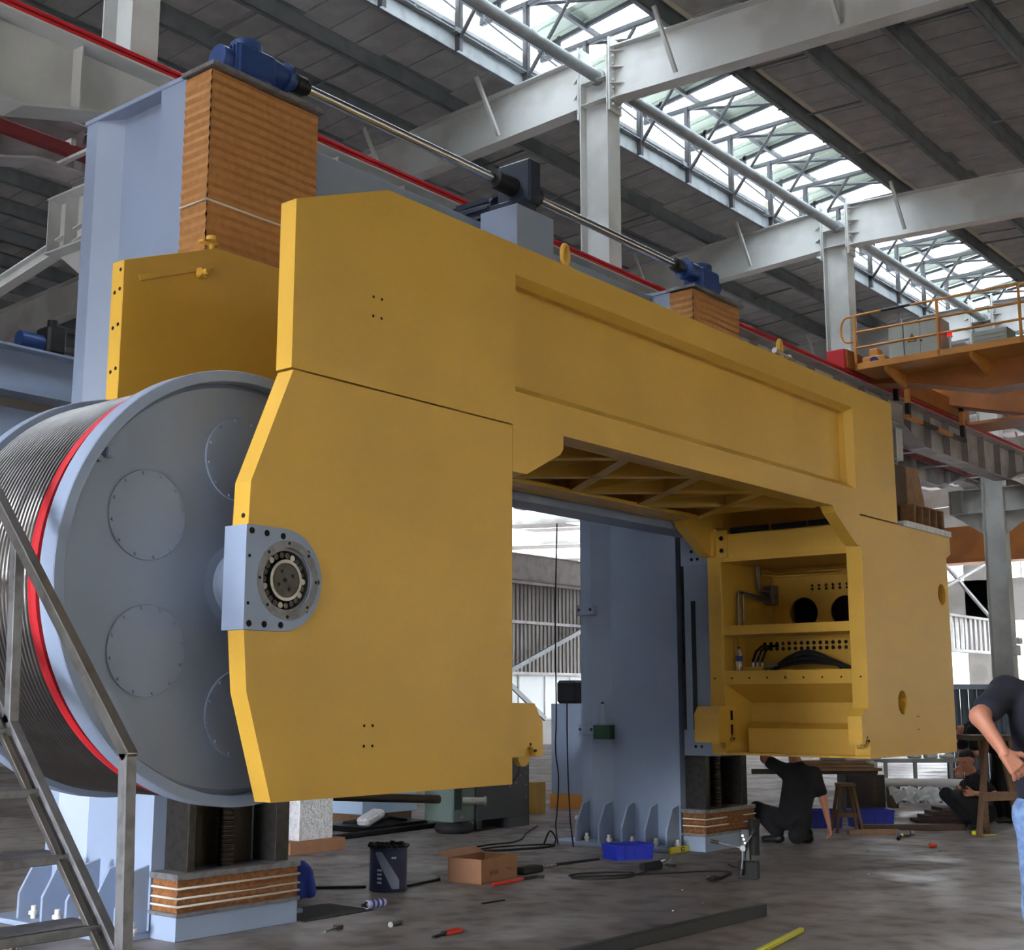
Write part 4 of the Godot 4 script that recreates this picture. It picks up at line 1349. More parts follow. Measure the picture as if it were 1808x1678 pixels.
func build_machine():
	carriage()
	drum()
	var ca = machine_column(5.366, "grey machine column behind the drum, with tan canvas cover in front")
	var cb = machine_column(11.83, "grey machine column seen through the yellow portal")
	bellows(ca, "tall tan canvas bellows hanging on the column under the blue gear", 5.366, 6.366, 4.1, 5.92, -7.1, -7.39, 26, 0.012, [4.94], M.canvas)
	bellows(ca, "short squashed brown bellows with white bands below the drum", 5.366, 6.366, 0.175, 0.375, -7.1, -7.36, 5, 0.01, [0.215, 0.265, 0.325], M.canvas_brown)
	bellows(cb, "tan canvas bellows on the far column behind the yellow beam", 11.83, 12.83, 4.3, 5.92, -7.1, -7.39, 23, 0.012, [], M.canvas)
	bellows(cb, "short squashed brown bellows at the foot of the far column", 11.83, 12.83, 0.175, 0.375, -7.1, -7.36, 5, 0.02, [0.25, 0.32], M.canvas_brown)
	# top tie beam between the columns
	var g := Geo.new()
	g.box(V(6.38, 5.55, -8.3), V(11.82, 5.94, -7.62), 0.006)
	one("top_tie_beam", g, M.grey, "long grey tie beam joining the tops of the two machine columns", "tie beam")
	gear_unit(V(5.92, 5.965, -7.36), "blue screw jack gear on the tall tan canvas cover", 0.0)
	gear_unit(V(12.42, 5.965, -7.36), "blue screw jack gear on the far canvas cover", PI)
	# middle drive
	var t := thing("drive_motor", "dark gearmotor on a grey box between the two drive shafts", "gear motor", V(9.07, 5.5, -7.32))
	g = Geo.new()
	g.box(V(8.8, 5.4, -7.54), V(9.35, 5.97, -7.1), 0.006)
	part(t, "grey_box", g, M.grey)
	g = Geo.new()
	g.box(V(9.0, 5.97, -7.6), V(9.22, 6.12, -7.2), 0.01); g.box(V(9.06, 6.1, -7.56), V(9.24, 6.52, -7.16), 0.02)
	part(t, "gear_case", g, M.navy)
	g = Geo.new()
	g.tube(V(9.14, 6.12, -7.6), V(9.14, 6.12, -8.1), 0.13, 20); g.tube(V(9.14, 6.12, -8.1), V(9.14, 6.12, -8.2), 0.14, 20)
	part(t, "motor", g, M.navy)
	for k in 12:
		g = Geo.new()
		var a := TAU * k / 12.0
		g.bar(V(9.14 + cos(a) * 0.14, 6.12 + sin(a) * 0.14, -7.62), V(9.14 + cos(a) * 0.14, 6.12 + sin(a) * 0.14, -8.08), 0.012, 0.03)
		part(t, "fin", g, M.navy)
	g = Geo.new()
	g.tube(V(8.78, 6.265, -7.36), V(9.06, 6.265, -7.36), 0.09, 20)
	part(t, "coupling", g, M.black)
	g = Geo.new()
	g.tube(V(9.24, 6.265, -7.36), V(9.42, 6.265, -7.36), 0.09, 20)
	part(t, "coupling", g, M.black)
	for s in [["steel drive shaft from the blue gear to the dark gearmotor", 6.485, 8.775], ["steel drive shaft from the dark gearmotor to the far blue gear", 9.425, 11.855]]:
		g = Geo.new()
		g.tube(V(s[1], 6.265, -7.36), V(s[2], 6.265, -7.36), 0.042, 20)
		one("drive_shaft", g, M.steel_bright, s[0], "drive shaft")

# ------------------------------------------------------------------ overhead crane, stairs, stack on the leg
func crane():
	var t := thing("overhead_crane", "orange overhead crane with railed walkway riding on the red rail", "crane", V(21.5, 6.5, -5.0))
	var g: Geo
	# near main girder with tapered end, spanning to the near runway
	g = Geo.new()
	g.xf = Transform3D(Basis(V(0, 0, 1), V(0, 1, 0), V(-1, 0, 0)), V(0, 0, 0))
	g.prism(P2([-9.15, 6.92, -8.3, 6.8, -7.2, 6.53, 6.6, 6.53, 8.0, 6.92, 8.0, 7.15, -9.15, 7.15]), -21.5, -21.0, 0.004)
	part(t, "main_girder", g, M.crane)
	g = Geo.new()
	g.xf = Transform3D(Basis(V(0, 0, 1), V(0, 1, 0), V(-1, 0, 0)), V(0, 0, 0))
	g.prism(P2([-9.4, 7.24, -7.4, 6.72, 6.6, 6.5, 8.0, 6.92, 8.0, 7.6, -9.4, 7.6]), -25.0, -24.5, 0.004)
	part(t, "far_girder", g, M.crane)
	g = Geo.new()
	g.box(V(24.3, 6.66, -8.6), V(25.15, 6.72, 8.0), 0.004)
	part(t, "bottom_flange", g, M.crane)
	# end carriage on the rail
	g = Geo.new()
	g.box(V(20.0, 7.0, -9.42), V(25.6, 7.32, -9.05), 0.01)
	part(t, "end_carriage", g, M.crane)
	g = Geo.new()
	g.box(V(19.95, 6.98, -9.4), V(20.22, 7.32, -9.08), 0.008)
	part(t, "buffer_block", g, M.red, "red buffer block")
	g = Geo.new()
	g.box(V(22.0, 6.95, -9.25), V(22.25, 7.3, -9.0), 0.01)
	part(t, "buffer_block", g, M.red)
	for x in [20.7, 24.9]:
		g = Geo.new()
		g.tube(V(x, 7.1, -9.2), V(x, 7.1, -9.1), 0.14, 24)
		part(t, "wheel", g, M.steel_dull)
	# walkway: deck, toe board, brackets, posts, rails
	g = Geo.new()
	g.box(V(20.2, 6.97, -9.0), V(21.0, 7.0, 7.8)); g.box(V(20.17, 6.97, -9.0), V(20.2, 7.08, 7.8), 0.003)
	part(t, "walkway_deck", g, M.orange)
	var z := -8.98
	var i := 0
	while z < 6:
		g = Geo.new()
		g.box(V(20.17, 7.0, z - 0.02), V(20.21, 7.93, z + 0.02), 0.004)
		part(t, "rail_post", g, M.orange)
		g = Geo.new()
		g.xf = Transform3D(Basis(V(1, 0, 0), V(0, 1, 0), V(0, 0, 1)), V(0, 0, z + 0.5))
		g.prism(P2([20.22, 6.97, 20.22, 6.9, 21.0, 6.72, 21.0, 6.97]), -0.03, 0.03)
		part(t, "deck_bracket", g, M.orange)
		z += 1.42 if i == 0 else 1.3
		i += 1
	for y in [7.92, 7.62, 7.35]:
		g = Geo.new()
		g.tube(V(20.19, y, -8.98), V(20.19, y, 6.0), 0.02, 10)
		part(t, "hand_rail", g, M.orange)
	g = Geo.new()
	g.tube(V(20.185, 7.921, -8.5), V(20.185, 7.921, -8.0), 0.022, 10)
	part(t, "rail_wrap", g, M.black)
	g = Geo.new()
	var lp := []
	for k in 13:
		var a := PI / 2 + PI * k / 12.0
		lp.append(V(20.19, 7.69 + sin(a) * 0.22, -9.1 + cos(a) * 0.13))
	g.path([V(20.19, 7.91, -8.98)] + lp + [V(20.19, 7.47, -8.98)], 0.02, 8)
	part(t, "end_loop", g, M.orange)
	# drive with small motor near the end
	g = Geo.new()
	g.box(V(20.35, 7.0, -8.95), V(20.75, 7.22, -8.55), 0.02); g.box(V(20.4, 7.2, -8.85), V(20.6, 7.36, -8.68), 0.02)
	part(t, "travel_gear", g, M.orange)
	g = Geo.new()
	g.tube(V(20.3, 7.12, -8.72), V(20.45, 7.12, -8.72), 0.07, 20)
	part(t, "travel_motor", g, M.blue)
	# cabinet with three doors
	var cab := thing("electrical_cabinet", "pale grey three-door electrical cabinet with a warning triangle on the crane walkway", "cabinet", V(20.5, 7.0, -8.02))
	g = Geo.new()
	g.box(V(20.34, 7.0, -8.46), V(20.75, 7.67, -7.58), 0.005)
	part(cab, "body", g, M.cabinet)
	for d in [[-8.455, -8.2], [-8.19, -7.92], [-7.91, -7.59]]:
		g = Geo.new()
		g.box(V(20.325, 7.02, d[0]), V(20.34, 7.65, d[1]), 0.004)
		part(cab, "door", g, M.cabinet)
	g = Geo.new()
	g.xf = Transform3D(Basis(V(0, 0, 1), V(0, 1, 0), V(-1, 0, 0)), V(20.325, 7.4, -8.05))
	g.prism(P2([-0.08, -0.07, 0.08, -0.07, 0, 0.08]), 0, 0.003)
	var ws := part(cab, "warning_triangle", g, M.black)
	g = Geo.new()
	g.xf = Transform3D(Basis(V(0, 0, 1), V(0, 1, 0), V(-1, 0, 0)), V(20.325, 7.4, -8.05))
	g.prism(P2([-0.056, -0.056, 0.056, -0.056, 0, 0.05]), 0, 0.0045)
	part(ws, "yellow_field", g, M.orange)
	g = Geo.new()
	g.xf = Transform3D(Basis(V(0, 0, 1), V(0, 1, 0), V(-1, 0, 0)), V(20.325, 7.4, -8.05))
	g.prism(P2([-0.006, 0.032, 0.014, 0.032, 0.005, 0.005, 0.019, 0.005, -0.01, -0.048, -0.002, -0.01, -0.016, -0.01]), 0, 0.006)
	part(ws, "lightning_bolt", g, M.black)
	dots(cab, "lock", [V(20.325, 7.33, -7.9), V(20.325, 7.04, -7.89)], V(-1, 0, 0), 0.018, M.black, 0.01)
	g = Geo.new()
	g.path([V(20.45, 7.67, -7.93), V(20.42, 7.72, -7.93), V(20.35, 7.72, -7.93), V(20.33, 7.62, -7.92)], 0.012, 6)
	part(cab, "lifting_loop", g, M.steel_dull)
	var b2 := thing("resistor_box", "low grey louvred box beyond the red lamp on the crane walkway", "box", V(20.6, 7.0, -6.8))
	g = Geo.new()
	g.box(V(20.35, 7.0, -7.08), V(20.75, 7.32, -6.52), 0.005)
	part(b2, "body", g, M.cabinet)
	for k in 3:
		g = Geo.new()
		g.box(V(20.335, 7.1 + k * 0.07, -7.05), V(20.35, 7.125 + k * 0.07, -6.55), 0.003)
		part(b2, "louvre", g, M.cabinet)
	g = Geo.new()
	g.box(V(20.4, 7.0, -7.42), V(20.7, 7.1, -7.12), 0.004)
	one("junction_box", g, M.cabinet, "small flat grey box under the red lamp on the crane walkway", "box")
	var l := thing("warning_lamp", "small red warning lamp beside the crane cabinet", "lamp", V(20.45, 7.0, -7.47))
	g = Geo.new()
	g.tube(V(20.45, 7.0, -7.47), V(20.45, 7.33, -7.47), 0.02, 10); g.tube(V(20.45, 7.33, -7.47), V(20.45, 7.35, -7.47), 0.045, 14)
	part(l, "stem", g, M.plastic_white)
	var em := mat(Color(0.7, 0.03, 0.05), 0.3)
	em.emission_enabled = true; em.emission = Color(1.0, 0.08, 0.1); em.emission_energy_multiplier = 1.0
	g = Geo.new()
	g.xf.origin = V(20.45, 7.35, -7.47)
	g.lathe([Vector2(0.04, 0), Vector2(0.042, 0.05), Vector2(0.03, 0.08), Vector2(0.0, 0.09)], 16)
	part(l, "dome", g, em, "glowing red dome")
	var ol := OmniLight3D.new()
	ol.name = "lamp_light"
	ol.light_color = Color(1.0, 0.1, 0.12); ol.light_energy = 0.004; ol.omni_range = 60.0; ol.omni_attenuation = 2.0; ol.light_size = 0.04; ol.shadow_enabled = true
	l.add_child(ol)
	ol.position = V(-0.06, 0.39, 0)
	# striped guard frame hanging beside the rail
	var gd := thing("guard_frame", "yellow and black striped guard frame hanging from the crane", "guard frame", V(23.4, 6.48, -8.9))
	for pz in [[21.63, 6.7, 7.0], [22.13, 6.47, 7.02], [24.78, 6.5, 7.45]]:
		var y: float = pz[1]
		var k := 0
		while y < pz[2] - 0.01:
			var e := minf(y + 0.27, pz[2])
			g = Geo.new()
			g.box(V(pz[0] - 0.045, y, -8.95), V(pz[0] + 0.045, e, -8.87), 0.004)
			part(gd, "post_stripe", g, M.black if k % 2 == 0 else M.orange)
			y = e
			k += 1
	for k in 4:
		var xa := 22.0 + k * 0.72
		g = Geo.new()
		g.box(V(xa, 6.45, -8.95), V(xa + 0.72, 6.52, -8.87), 0.004)
		part(gd, "bar_stripe", g, M.orange if k % 2 == 0 else M.black)
	# brown girder of a crane in the far bay
	g = Geo.new()
	g.box(V(43.8, 6.2, -27.5), V(44.3, 7.35, -11.2), 0.01); g.box(V(43.6, 6.1, -27.5), V(44.5, 6.2, -11.2), 0.005)
	one("far_crane_girder", g, M.crane, "brown crane girder far off in the neighbouring bay", "crane girder")

func stairs():
	var t := thing("rolling_stair", "bare steel step ladder with handrail in front of the cable drum", "step ladder", V(2.7, 0, -4.6))
	var X := 3.0
	var sl := (1.41 - 0.63) / (5.14 - 4.36)
	var g: Geo
	for x in [X, X - 0.62]:
		g = Geo.new()
		g.bar(V(x, 0.0, -4.36 + 0.63 / sl), V(x, 2.1, -5.14 - 0.69 / sl), 0.045, 0.045, 0.004)
		part(t, "stringer", g, M.steel_dull)
		g = Geo.new()
		g.bar(V(x - 0.055, 0.02, -4.36 + 0.63 / sl - 0.02), V(x - 0.055, 2.1, -5.14 - 0.69 / sl - 0.02), 0.03, 0.025, 0.003)
		part(t, "angle_lip", g, M.steel)
		g = Geo.new()
		g.bar(V(x, 0.0, -4.25), V(x, 1.31, -4.31), 0.05, 0.05, 0.004)
		part(t, "front_post", g, M.steel_dull)
		g = Geo.new()
		g.bar(V(x, 1.29, -4.29), V(x, 2.9, -5.87), 0.05, 0.05, 0.004)
		part(t, "hand_rail", g, M.steel)
		g = Geo.new()
		g.bar(V(x, 1.41, -5.14), V(x, 2.2, -5.18), 0.045, 0.045, 0.003)
		part(t, "upright", g, M.steel_dull)
		g = Geo.new()
		g.bar(V(x, 0, -5.85), V(x, 2.88, -5.87), 0.045, 0.045, 0.003)
		part(t, "rear_post", g, M.steel_dull)
	for k in 8:
		var y := 0.23 + k * 0.2365
		var z := -4.36 - (y - 0.63) / sl
		g = Geo.new()
		g.box(V(X - 0.64, y - 0.045, z - 0.19), V(X + 0.005, y - 0.02, z + 0.04), 0.003)
		g.box(V(X - 0.64, y - 0.055, z + 0.015), V(X + 0.005, y - 0.02, z + 0.045), 0.004)
		part(t, "tread", g, M.steel_dull)
	g = Geo.new()
	g.box(V(X - 0.65, 2.06, -5.9), V(X + 0.02, 2.1, -5.55), 0.004)
	part(t, "platform", g, M.steel_dull)

func stack_on_leg():
	# foil strip, plywood box and egg-crate on the right leg's top
	var g := Geo.new()
	g.box(V(12.2, 3.176, -5.32), V(13.36, 3.236, -4.985), 0.004)
	one("foil_strip", g, M.foil, "silvery foil-wrapped board on top of the right leg", "board")
	var t := thing("plywood_crate", "brown plywood box standing on the leg against the upper frame", "crate", V(12.4, 3.235, -5.5))
	g = Geo.new()
	g.box(V(12.2, 3.238, -5.55), V(12.81, 3.87, -5.22), 0.005)
	part(t, "end_board", g, M.wood_dark)
	g = Geo.new()
	g.prism(P2([12.81, 3.24, 13.28, 3.24, 13.25, 3.56, 13.1, 3.9, 12.81, 3.87]), -5.5, -5.21, 0.004)
	part(t, "sloped_board", g, M.ply)
	var e := thing("divider_rack", "open plywood divider rack on the foil-wrapped board", "rack", V(12.9, 3.235, -5.1))
	for k in 5:
		g = Geo.new()
		g.box(V(12.54 + k * 0.185, 3.24, -5.18), V(12.557 + k * 0.185, 3.44, -5.03), 0.002)
		part(e, "divider", g, M.ply)
	for y in [3.238, 3.43]:
		g = Geo.new()
		g.box(V(12.52, y, -5.18), V(13.3, y + 0.015, -5.03), 0.002)
		part(e, "board", g, M.ply)
	g = Geo.new()
	g.box(V(12.52, 3.24, -5.195), V(13.3, 3.44, -5.18))
	part(e, "back_board", g, M.wood_dark)
	# rough bag behind the leg edge
	g = Geo.new()
	g.box(V(13.22, 2.72, -5.6), V(13.36, 2.95, -5.15), 0.03)
	one("felt_pad", g, M.wood_dark, "rough brown felt pad hanging at the leg's outer edge", "pad")

# ------------------------------------------------------------------ things on the floor and around
func lathe_at(p: Vector3, prof: Array, seg := 20, basis := Basis.IDENTITY) -> Geo:
	var g := Geo.new()
	g.xf = Transform3D(basis, p)
	g.lathe(prof, seg)
	return g
func lying(dir: Vector3) -> Basis:   # local Y along dir
	var y := dir.normalized()
	var x := y.cross(Vector3.UP)
	if x.length() < 0.01: x = Vector3.RIGHT
	x = x.normalized()
	return Basis(x, y, x.cross(y))
func lettering(parent: Node3D, text: String, size: float, at: Vector3, basis: Basis, m: Material):
	var tm := TextMesh.new()
	var f := SystemFont.new()
	f.font_names = PackedStringArray(["Droid Sans"])
	f.font_weight = 700
	tm.font = f; tm.text = text; tm.font_size = 32; tm.pixel_size = size / 32.0; tm.depth = 0.002
	var o := MeshInstance3D.new()
	o.name = "lettering"
	o.mesh = tm
	o.material_override = m
	parent.add_child(o, true)
	o.transform = Transform3D(basis, at)
func fb(a_deg: float) -> Basis:   # faces the viewer when a_deg = 0
	var a := deg_to_rad(39.1314 + a_deg)
	return Basis(Vector3(sin(a), 0, cos(a)), Vector3.UP, Vector3(-cos(a), 0, sin(a)))
func bottle(label: String, at: Vector3, h: float, cap: Material, band):
	var t := thing("water_bottle", label, "bottle", at, "", false)
	var g := Geo.new()
	var r := h * 0.14
	g.lathe([Vector2(0, 0), Vector2(r * 0.9, 0), Vector2(r, h * 0.03), Vector2(r, h * 0.3), Vector2(r * 0.93, h * 0.34), Vector2(r, h * 0.38), Vector2(r, h * 0.62), Vector2(r * 0.75, h * 0.78), Vector2(r * 0.42, h * 0.88), Vector2(r * 0.42, h * 0.93)], 20)
	part(t, "bottle_body", g, M.bottle)
	g = Geo.new()
	g.lathe([Vector2(0, h * 0.92), Vector2(r * 0.5, h * 0.92), Vector2(r * 0.5, h), Vector2(0, h)], 16)
	part(t, "cap", g, cap)
	if band:
		g = Geo.new()
		g.lathe([Vector2(r * 1.01, h * 0.4), Vector2(r * 1.02, h * 0.41), Vector2(r * 1.02, h * 0.6), Vector2(r * 1.01, h * 0.61)], 20)
		part(t, "label_band", g, band)

func crate(label: String, at: Vector3, size: Vector3, turn: float, group := ""):
	var t := thing("blue_crate", label, "crate", at, group, false)
	var g := Geo.new()
	var w := size.x / 2; var d := size.z / 2; var h := size.y; var k := 0.95
	var o := [V(-w, h, -d), V(w, h, -d), V(w, h, d), V(-w, h, d)]; var b := [V(-w * k, 0, -d * k), V(w * k, 0, -d * k), V(w * k, 0, d * k), V(-w * k, 0, d * k)]
	for i in 4:
		var j := (i + 1) % 4
		g.quad(b[j], b[i], o[i], o[j])
		g.quad(b[i] * 0.96 + V(0, 0.008, 0), b[j] * 0.96 + V(0, 0.008, 0), o[j] * V(0.96, 1, 0.96), o[i] * V(0.96, 1, 0.96))
	g.quad(b[0], b[1], b[2], b[3])
	g.quad(b[3] + V(0, 0.008, 0), b[2] + V(0, 0.008, 0), b[1] + V(0, 0.008, 0), b[0] + V(0, 0.008, 0))
	part(t, "tub", g, M.crate)
	g = Geo.new()
	for i in 4: g.bar(o[i], o[(i + 1) % 4], 0.02, 0.016, 0.003)
	part(t, "rim", g, M.crate)
	g = Geo.new()
	for s in [-1, 0, 1]: g.bar(V(s * w * 0.5, 0.01, d * k + 0.004), V(s * w * 0.55, h, d + 0.003), 0.012, 0.006)
	part(t, "rib", g, M.crate)
	t.rotation.y = turn
	return t

func cord(called: String, label: String, pts: Array, r: float, m: Material, category := "cable"):
	var c := Curve3D.new()
	for i in pts.size():
		var d: Vector3 = (pts[min(i + 1, pts.size() - 1)] - pts[max(i - 1, 0)]) * 0.2
		c.add_point(pts[i], -d, d)
	c.bake_interval = 0.04
	var g := Geo.new()
	g.path(Array(c.get_baked_points()), r, 6)
	return one(called, g, m, label, category)

func machine_fittings():
	# pipes, valve block and hoses in the leg compartments
	var lx := 11.165
	var t := thing("pipe_run", "bent steel pipes with a valve block inside the yellow upper compartment", "pipes", V(11.7, 2.22, -6.4))
	var g := Geo.new()
	for k in 2:
		g = Geo.new()
		var o := k * 0.035
		g.path([V(lx + 0.25 + o, 2.22, -6.42 + o), V(lx + 0.25 + o, 2.545 - o, -6.42 + o), V(lx + 0.28 + o, 2.57 - o, -6.42 + o), V(lx + 0.85, 2.53 - o, -6.42 + o)], 0.013, 8)
		part(t, "pipe", g, M.steel_dull)
		g = Geo.new()
		g.path([V(lx + 0.62 + o, 2.84, -6.4), V(lx + 0.62 + o, 2.64 - o, -6.4), V(lx + 0.65 + o, 2.61 - o, -6.4), V(lx + 0.85, 2.6 - o, -6.4)], 0.013, 8)
		part(t, "pipe", g, M.steel_dull)
		g = Geo.new()
		g.path([V(lx + 0.7, 2.8 - o, -6.4), V(lx + 0.96, 2.8 - o, -6.35), V(lx + 0.98, 2.8 - o, -5.2)], 0.012, 8)
		part(t, "pipe", g, M.yellow_in)
	g = Geo.new()
	g.box(V(lx + 0.85, 2.47, -6.45), V(lx + 0.98, 2.67, -6.36), 0.006)
	var vb := part(t, "valve_block", g, M.steel_dull)
	for k in 4: dots(vb, "union_nut", [V(lx + 0.85, 2.5 + k * 0.045, -6.41)], V(-1, 0, 0), 0.016, M.steel, 0.02)
	g = Geo.new()
	g.path([V(lx + 0.2, 1.8, -6.44), V(lx + 0.2, 2.12, -6.44)], 0.006, 6); g.path([V(lx + 0.26, 1.8, -6.44), V(lx + 0.26, 2.12, -6.44)], 0.006, 6)
	part(t, "pipe", g, M.gold)
	# manifold and black hoses on the lower shelf
	var h := thing("hose_bundle", "coiled bundle of black hoses lying on the lower yellow shelf", "hoses", V(11.4, 1.79, -5.6))
	for k in 14:
		g = Geo.new()
		var pts := []
		var a0: float = rng.randf_range(-0.02, 0.02)
		for i in 13:
			var u := i / 12.0
			pts.append(V(lx + 0.14 + 0.022 * (k % 5), 1.805 + sin(u * PI) * (0.05 + 0.009 * k) , -6.02 + u * (0.82 - 0.01 * k) + a0))
		g.path(pts, 0.011, 6)
		part(h, "hose", g, M.rubber)
	for k in 6:
		g = Geo.new()
		g.tube(V(lx + 0.12 + 0.022 * (k % 4), 1.81 + 0.012 * (k / 2), -6.085 + 0.01 * k), V(lx + 0.13 + 0.022 * (k % 4), 1.82 + 0.012 * (k / 2), -5.99 + 0.01 * k), 0.013, 8)
		part(h, "hose_end", g, M.steel)
	var h2 := thing("hose_set", "three black hoses looping from the hole rows to a yellow manifold", "hoses", V(11.4, 1.79, -6.25))
	for k in 3:
		g = Geo.new()
		g.path([V(lx + 0.44, 2.03, -6.2 + k * 0.05), V(lx + 0.32, 2.03, -6.21 + k * 0.05), V(lx + 0.24, 1.98, -6.23 + k * 0.05), V(lx + 0.2, 1.88, -6.25 + k * 0.05), V(lx + 0.2, 1.84, -6.25 + k * 0.05)], 0.012, 6)
		part(h2, "hose", g, M.rubber)
		g = Geo.new()
		g.tube(V(lx + 0.2, 1.82, -6.25 + k * 0.05), V(lx + 0.2, 1.87, -6.25 + k * 0.05), 0.016, 8)
		part(h2, "hose_end", g, M.steel)
	g = Geo.new()
	g.box(V(lx + 0.14, 1.795, -6.36), V(lx + 0.27, 1.83, -6.12), 0.004)
	part(h2, "manifold", g, M.yellow)
	bottle("clear water bottle with blue label on the lower yellow shelf", V(lx + 0.08, 1.79, -6.33), 0.23, M.red_dark, mat(Color(0.1, 0.2, 0.5), 0.5))
	bottle("empty clear bottle standing on the far column's bracket", V(11.78, 1.255, -8.32), 0.24, M.black, null)
	# green-black bracket box below that bottle
	g = Geo.new()
	g.box(V(11.74, 1.1, -8.42), V(11.83, 1.25, -8.2), 0.004)
	one("bracket_box", g, M.green, "small dark green box bracket under the clear bottle", "bracket")

func floor_things():
	var g: Geo
	var t: Node3D
	# paint tin with printed wrap
	t = thing("paint_tin", "open dented blue and white paint tin on the floor", "paint tin", V(7.9, 0, -7.72), "", false)
	g = Geo.new()
	g.lathe([Vector2(0, 0), Vector2(0.118, 0), Vector2(0.12, 0.006), Vector2(0.12, 0.012), Vector2(0.117, 0.016), Vector2(0.118, 0.25), Vector2(0.122, 0.26), Vector2(0.12, 0.27), Vector2(0.112, 0.268), Vector2(0.112, 0.02), Vector2(0, 0.02)], 32)
	part(t, "tin_wall", g, mat(Color(0.12, 0.16, 0.32), 0.45))
	g = Geo.new()
	for i in 16:   # pale diagonal field on the wrap
		var e := []
		for k in [i, i + 1]:
			var u: float = k / 16.0
			var a := 1.75 + u * 1.35
			e.append([V(cos(a) * 0.1195, 0, sin(a) * 0.1195), 0.018 + 0.3 * maxf(0.0, u - 0.3), minf(0.07 + 0.24 * u, 0.242)])
		g.quad(e[1][0] + V(0, e[1][1], 0), e[0][0] + V(0, e[0][1], 0), e[0][0] + V(0, e[0][2], 0), e[1][0] + V(0, e[1][2], 0))
	part(t, "printed_field", g, mat(Color(0.55, 0.6, 0.72), 0.5))
	for row in 5:
		g = Geo.new()
		var a0 := 2.72 if row < 4 else 1.95
		for i in 3:
			var a := a0 + i * 0.09; var b := a + 0.07
			var y0: float = [0.05, 0.075, 0.1, 0.125, 0.2][row]
			g.quad(V(cos(b) * 0.12, y0, sin(b) * 0.12), V(cos(a) * 0.12, y0, sin(a) * 0.12), V(cos(a) * 0.12, y0 + 0.013, sin(a) * 0.12), V(cos(b) * 0.12, y0 + 0.013, sin(b) * 0.12))
		part(t, "printed_line", g, M.plastic_white)
	g = Geo.new()
	for i in 22:
		var a := TAU * i / 22.0
		g.box(V(cos(a) * 0.117 - 0.014, 0.262 + rng.randf() * 0.004, sin(a) * 0.117 - 0.014), V(cos(a) * 0.117 + 0.014, 0.278 + rng.randf() * 0.012, sin(a) * 0.117 + 0.014), 0.005)
	part(t, "bent_rim", g, M.rubber)
	t.scale = Vector3.ONE * 1.28
	# cardboard carton
	t = thing("carton", "open brown cardboard carton with a printed stamp on the floor", "carton", V(8.85, 0, -7.52), "", false)
	t.transform.basis = Basis(Vector3.UP, 0.12)
	g = Geo.new()
	var cw := 0.28; var cd := 0.17; var chh := 0.2
	g.box(V(-cw, 0, cd - 0.006), V(cw, chh, cd), 0.001); g.box(V(-cw, 0, -cd), V(cw, chh, -cd + 0.006), 0.001); g.box(V(-cw, 0, -cd), V(-cw + 0.006, chh, cd), 0.001); g.box(V(cw - 0.006, 0, -cd), V(cw, chh, cd), 0.001); g.box(V(-cw, 0, -cd), V(cw, 0.006, cd))
	part(t, "carton_wall", g, M.card)
	for f in [[V(-cw, chh, -cd), V(cw, chh, -cd), V(cw, chh + 0.045, -cd - 0.11), V(-cw, chh + 0.04, -cd - 0.12)], [V(-cw, chh, cd), V(-cw, chh, -cd), V(-cw + 0.12, chh - 0.03, -cd + 0.03), V(-cw + 0.12, chh - 0.025, cd - 0.03)], [V(cw, chh, -cd), V(cw, chh, cd), V(cw - 0.15, chh + 0.012, cd), V(cw - 0.15, chh + 0.012, -cd)]]:
		g = Geo.new()
		g.quad(f[0], f[1], f[2], f[3]); g.quad(f[3] - V(0, 0.004, 0), f[2] - V(0, 0.004, 0), f[1] - V(0, 0.004, 0), f[0] - V(0, 0.004, 0))
		part(t, "flap", g, M.card)
	g = Geo.new()
	g.box(V(-0.15, 0.1, cd), V(-0.03, 0.103, cd + 0.001)); g.box(V(-0.15, 0.06, cd), V(-0.03, 0.063, cd + 0.001)); g.box(V(-0.15, 0.06, cd), V(-0.147, 0.103, cd + 0.001)); g.box(V(-0.033, 0.06, cd), V(-0.03, 0.103, cd + 0.001)); g.box(V(-0.115, 0.084, cd), V(-0.04, 0.09, cd + 0.001)); g.box(V(-0.115, 0.072, cd), V(-0.04, 0.077, cd + 0.001))
	g.tube(V(-0.133, 0.081, cd - 0.001), V(-0.133, 0.081, cd + 0.001), 0.01, 10)
	g.box(V(0.1, 0.095, cd), V(0.16, 0.1, cd + 0.001)); g.box(V(0.13, 0.08, cd), V(0.22, 0.084, cd + 0.001))
	part(t, "printed_stamp", g, M.wood_dark)
	# spray can lying down
	t = thing("spray_can", "white and blue spray can lying near the paint tin", "spray can", V(7.15, 0.032, -7.13), "", false)
	g = Geo.new()
	g.xf = Transform3D(lying(V(0.95, 0, 0.05)), V(-0.08, 0, 0))
	g.lathe([Vector2(0, 0), Vector2(0.03, 0.002), Vector2(0.032, 0.006), Vector2(0.032, 0.17), Vector2(0.024, 0.185), Vector2(0.018, 0.19)], 20)
	part(t, "can", g, mat(Color(0.62, 0.64, 0.78), 0.4))
	for k in 3:
		g = Geo.new()
		g.xf = Transform3D(lying(V(0.95, 0, 0.05)), V(-0.08, 0, 0))
		g.lathe([Vector2(0.0322, 0.04 + k * 0.045), Vector2(0.0325, 0.042 + k * 0.045), Vector2(0.0325, 0.06 + k * 0.045), Vector2(0.0322, 0.062 + k * 0.045)], 20)
		part(t, "printed_band", g, mat(Color(0.2, 0.2, 0.42), 0.4))
	g = Geo.new()
	g.xf = Transform3D(lying(V(0.95, 0, 0.05)), V(-0.12, 0, 0))
	g.lathe([Vector2(0, 0), Vector2(0.012, 0), Vector2(0.014, 0.03), Vector2(0.026, 0.04)], 14)
	part(t, "nozzle", g, M.black)
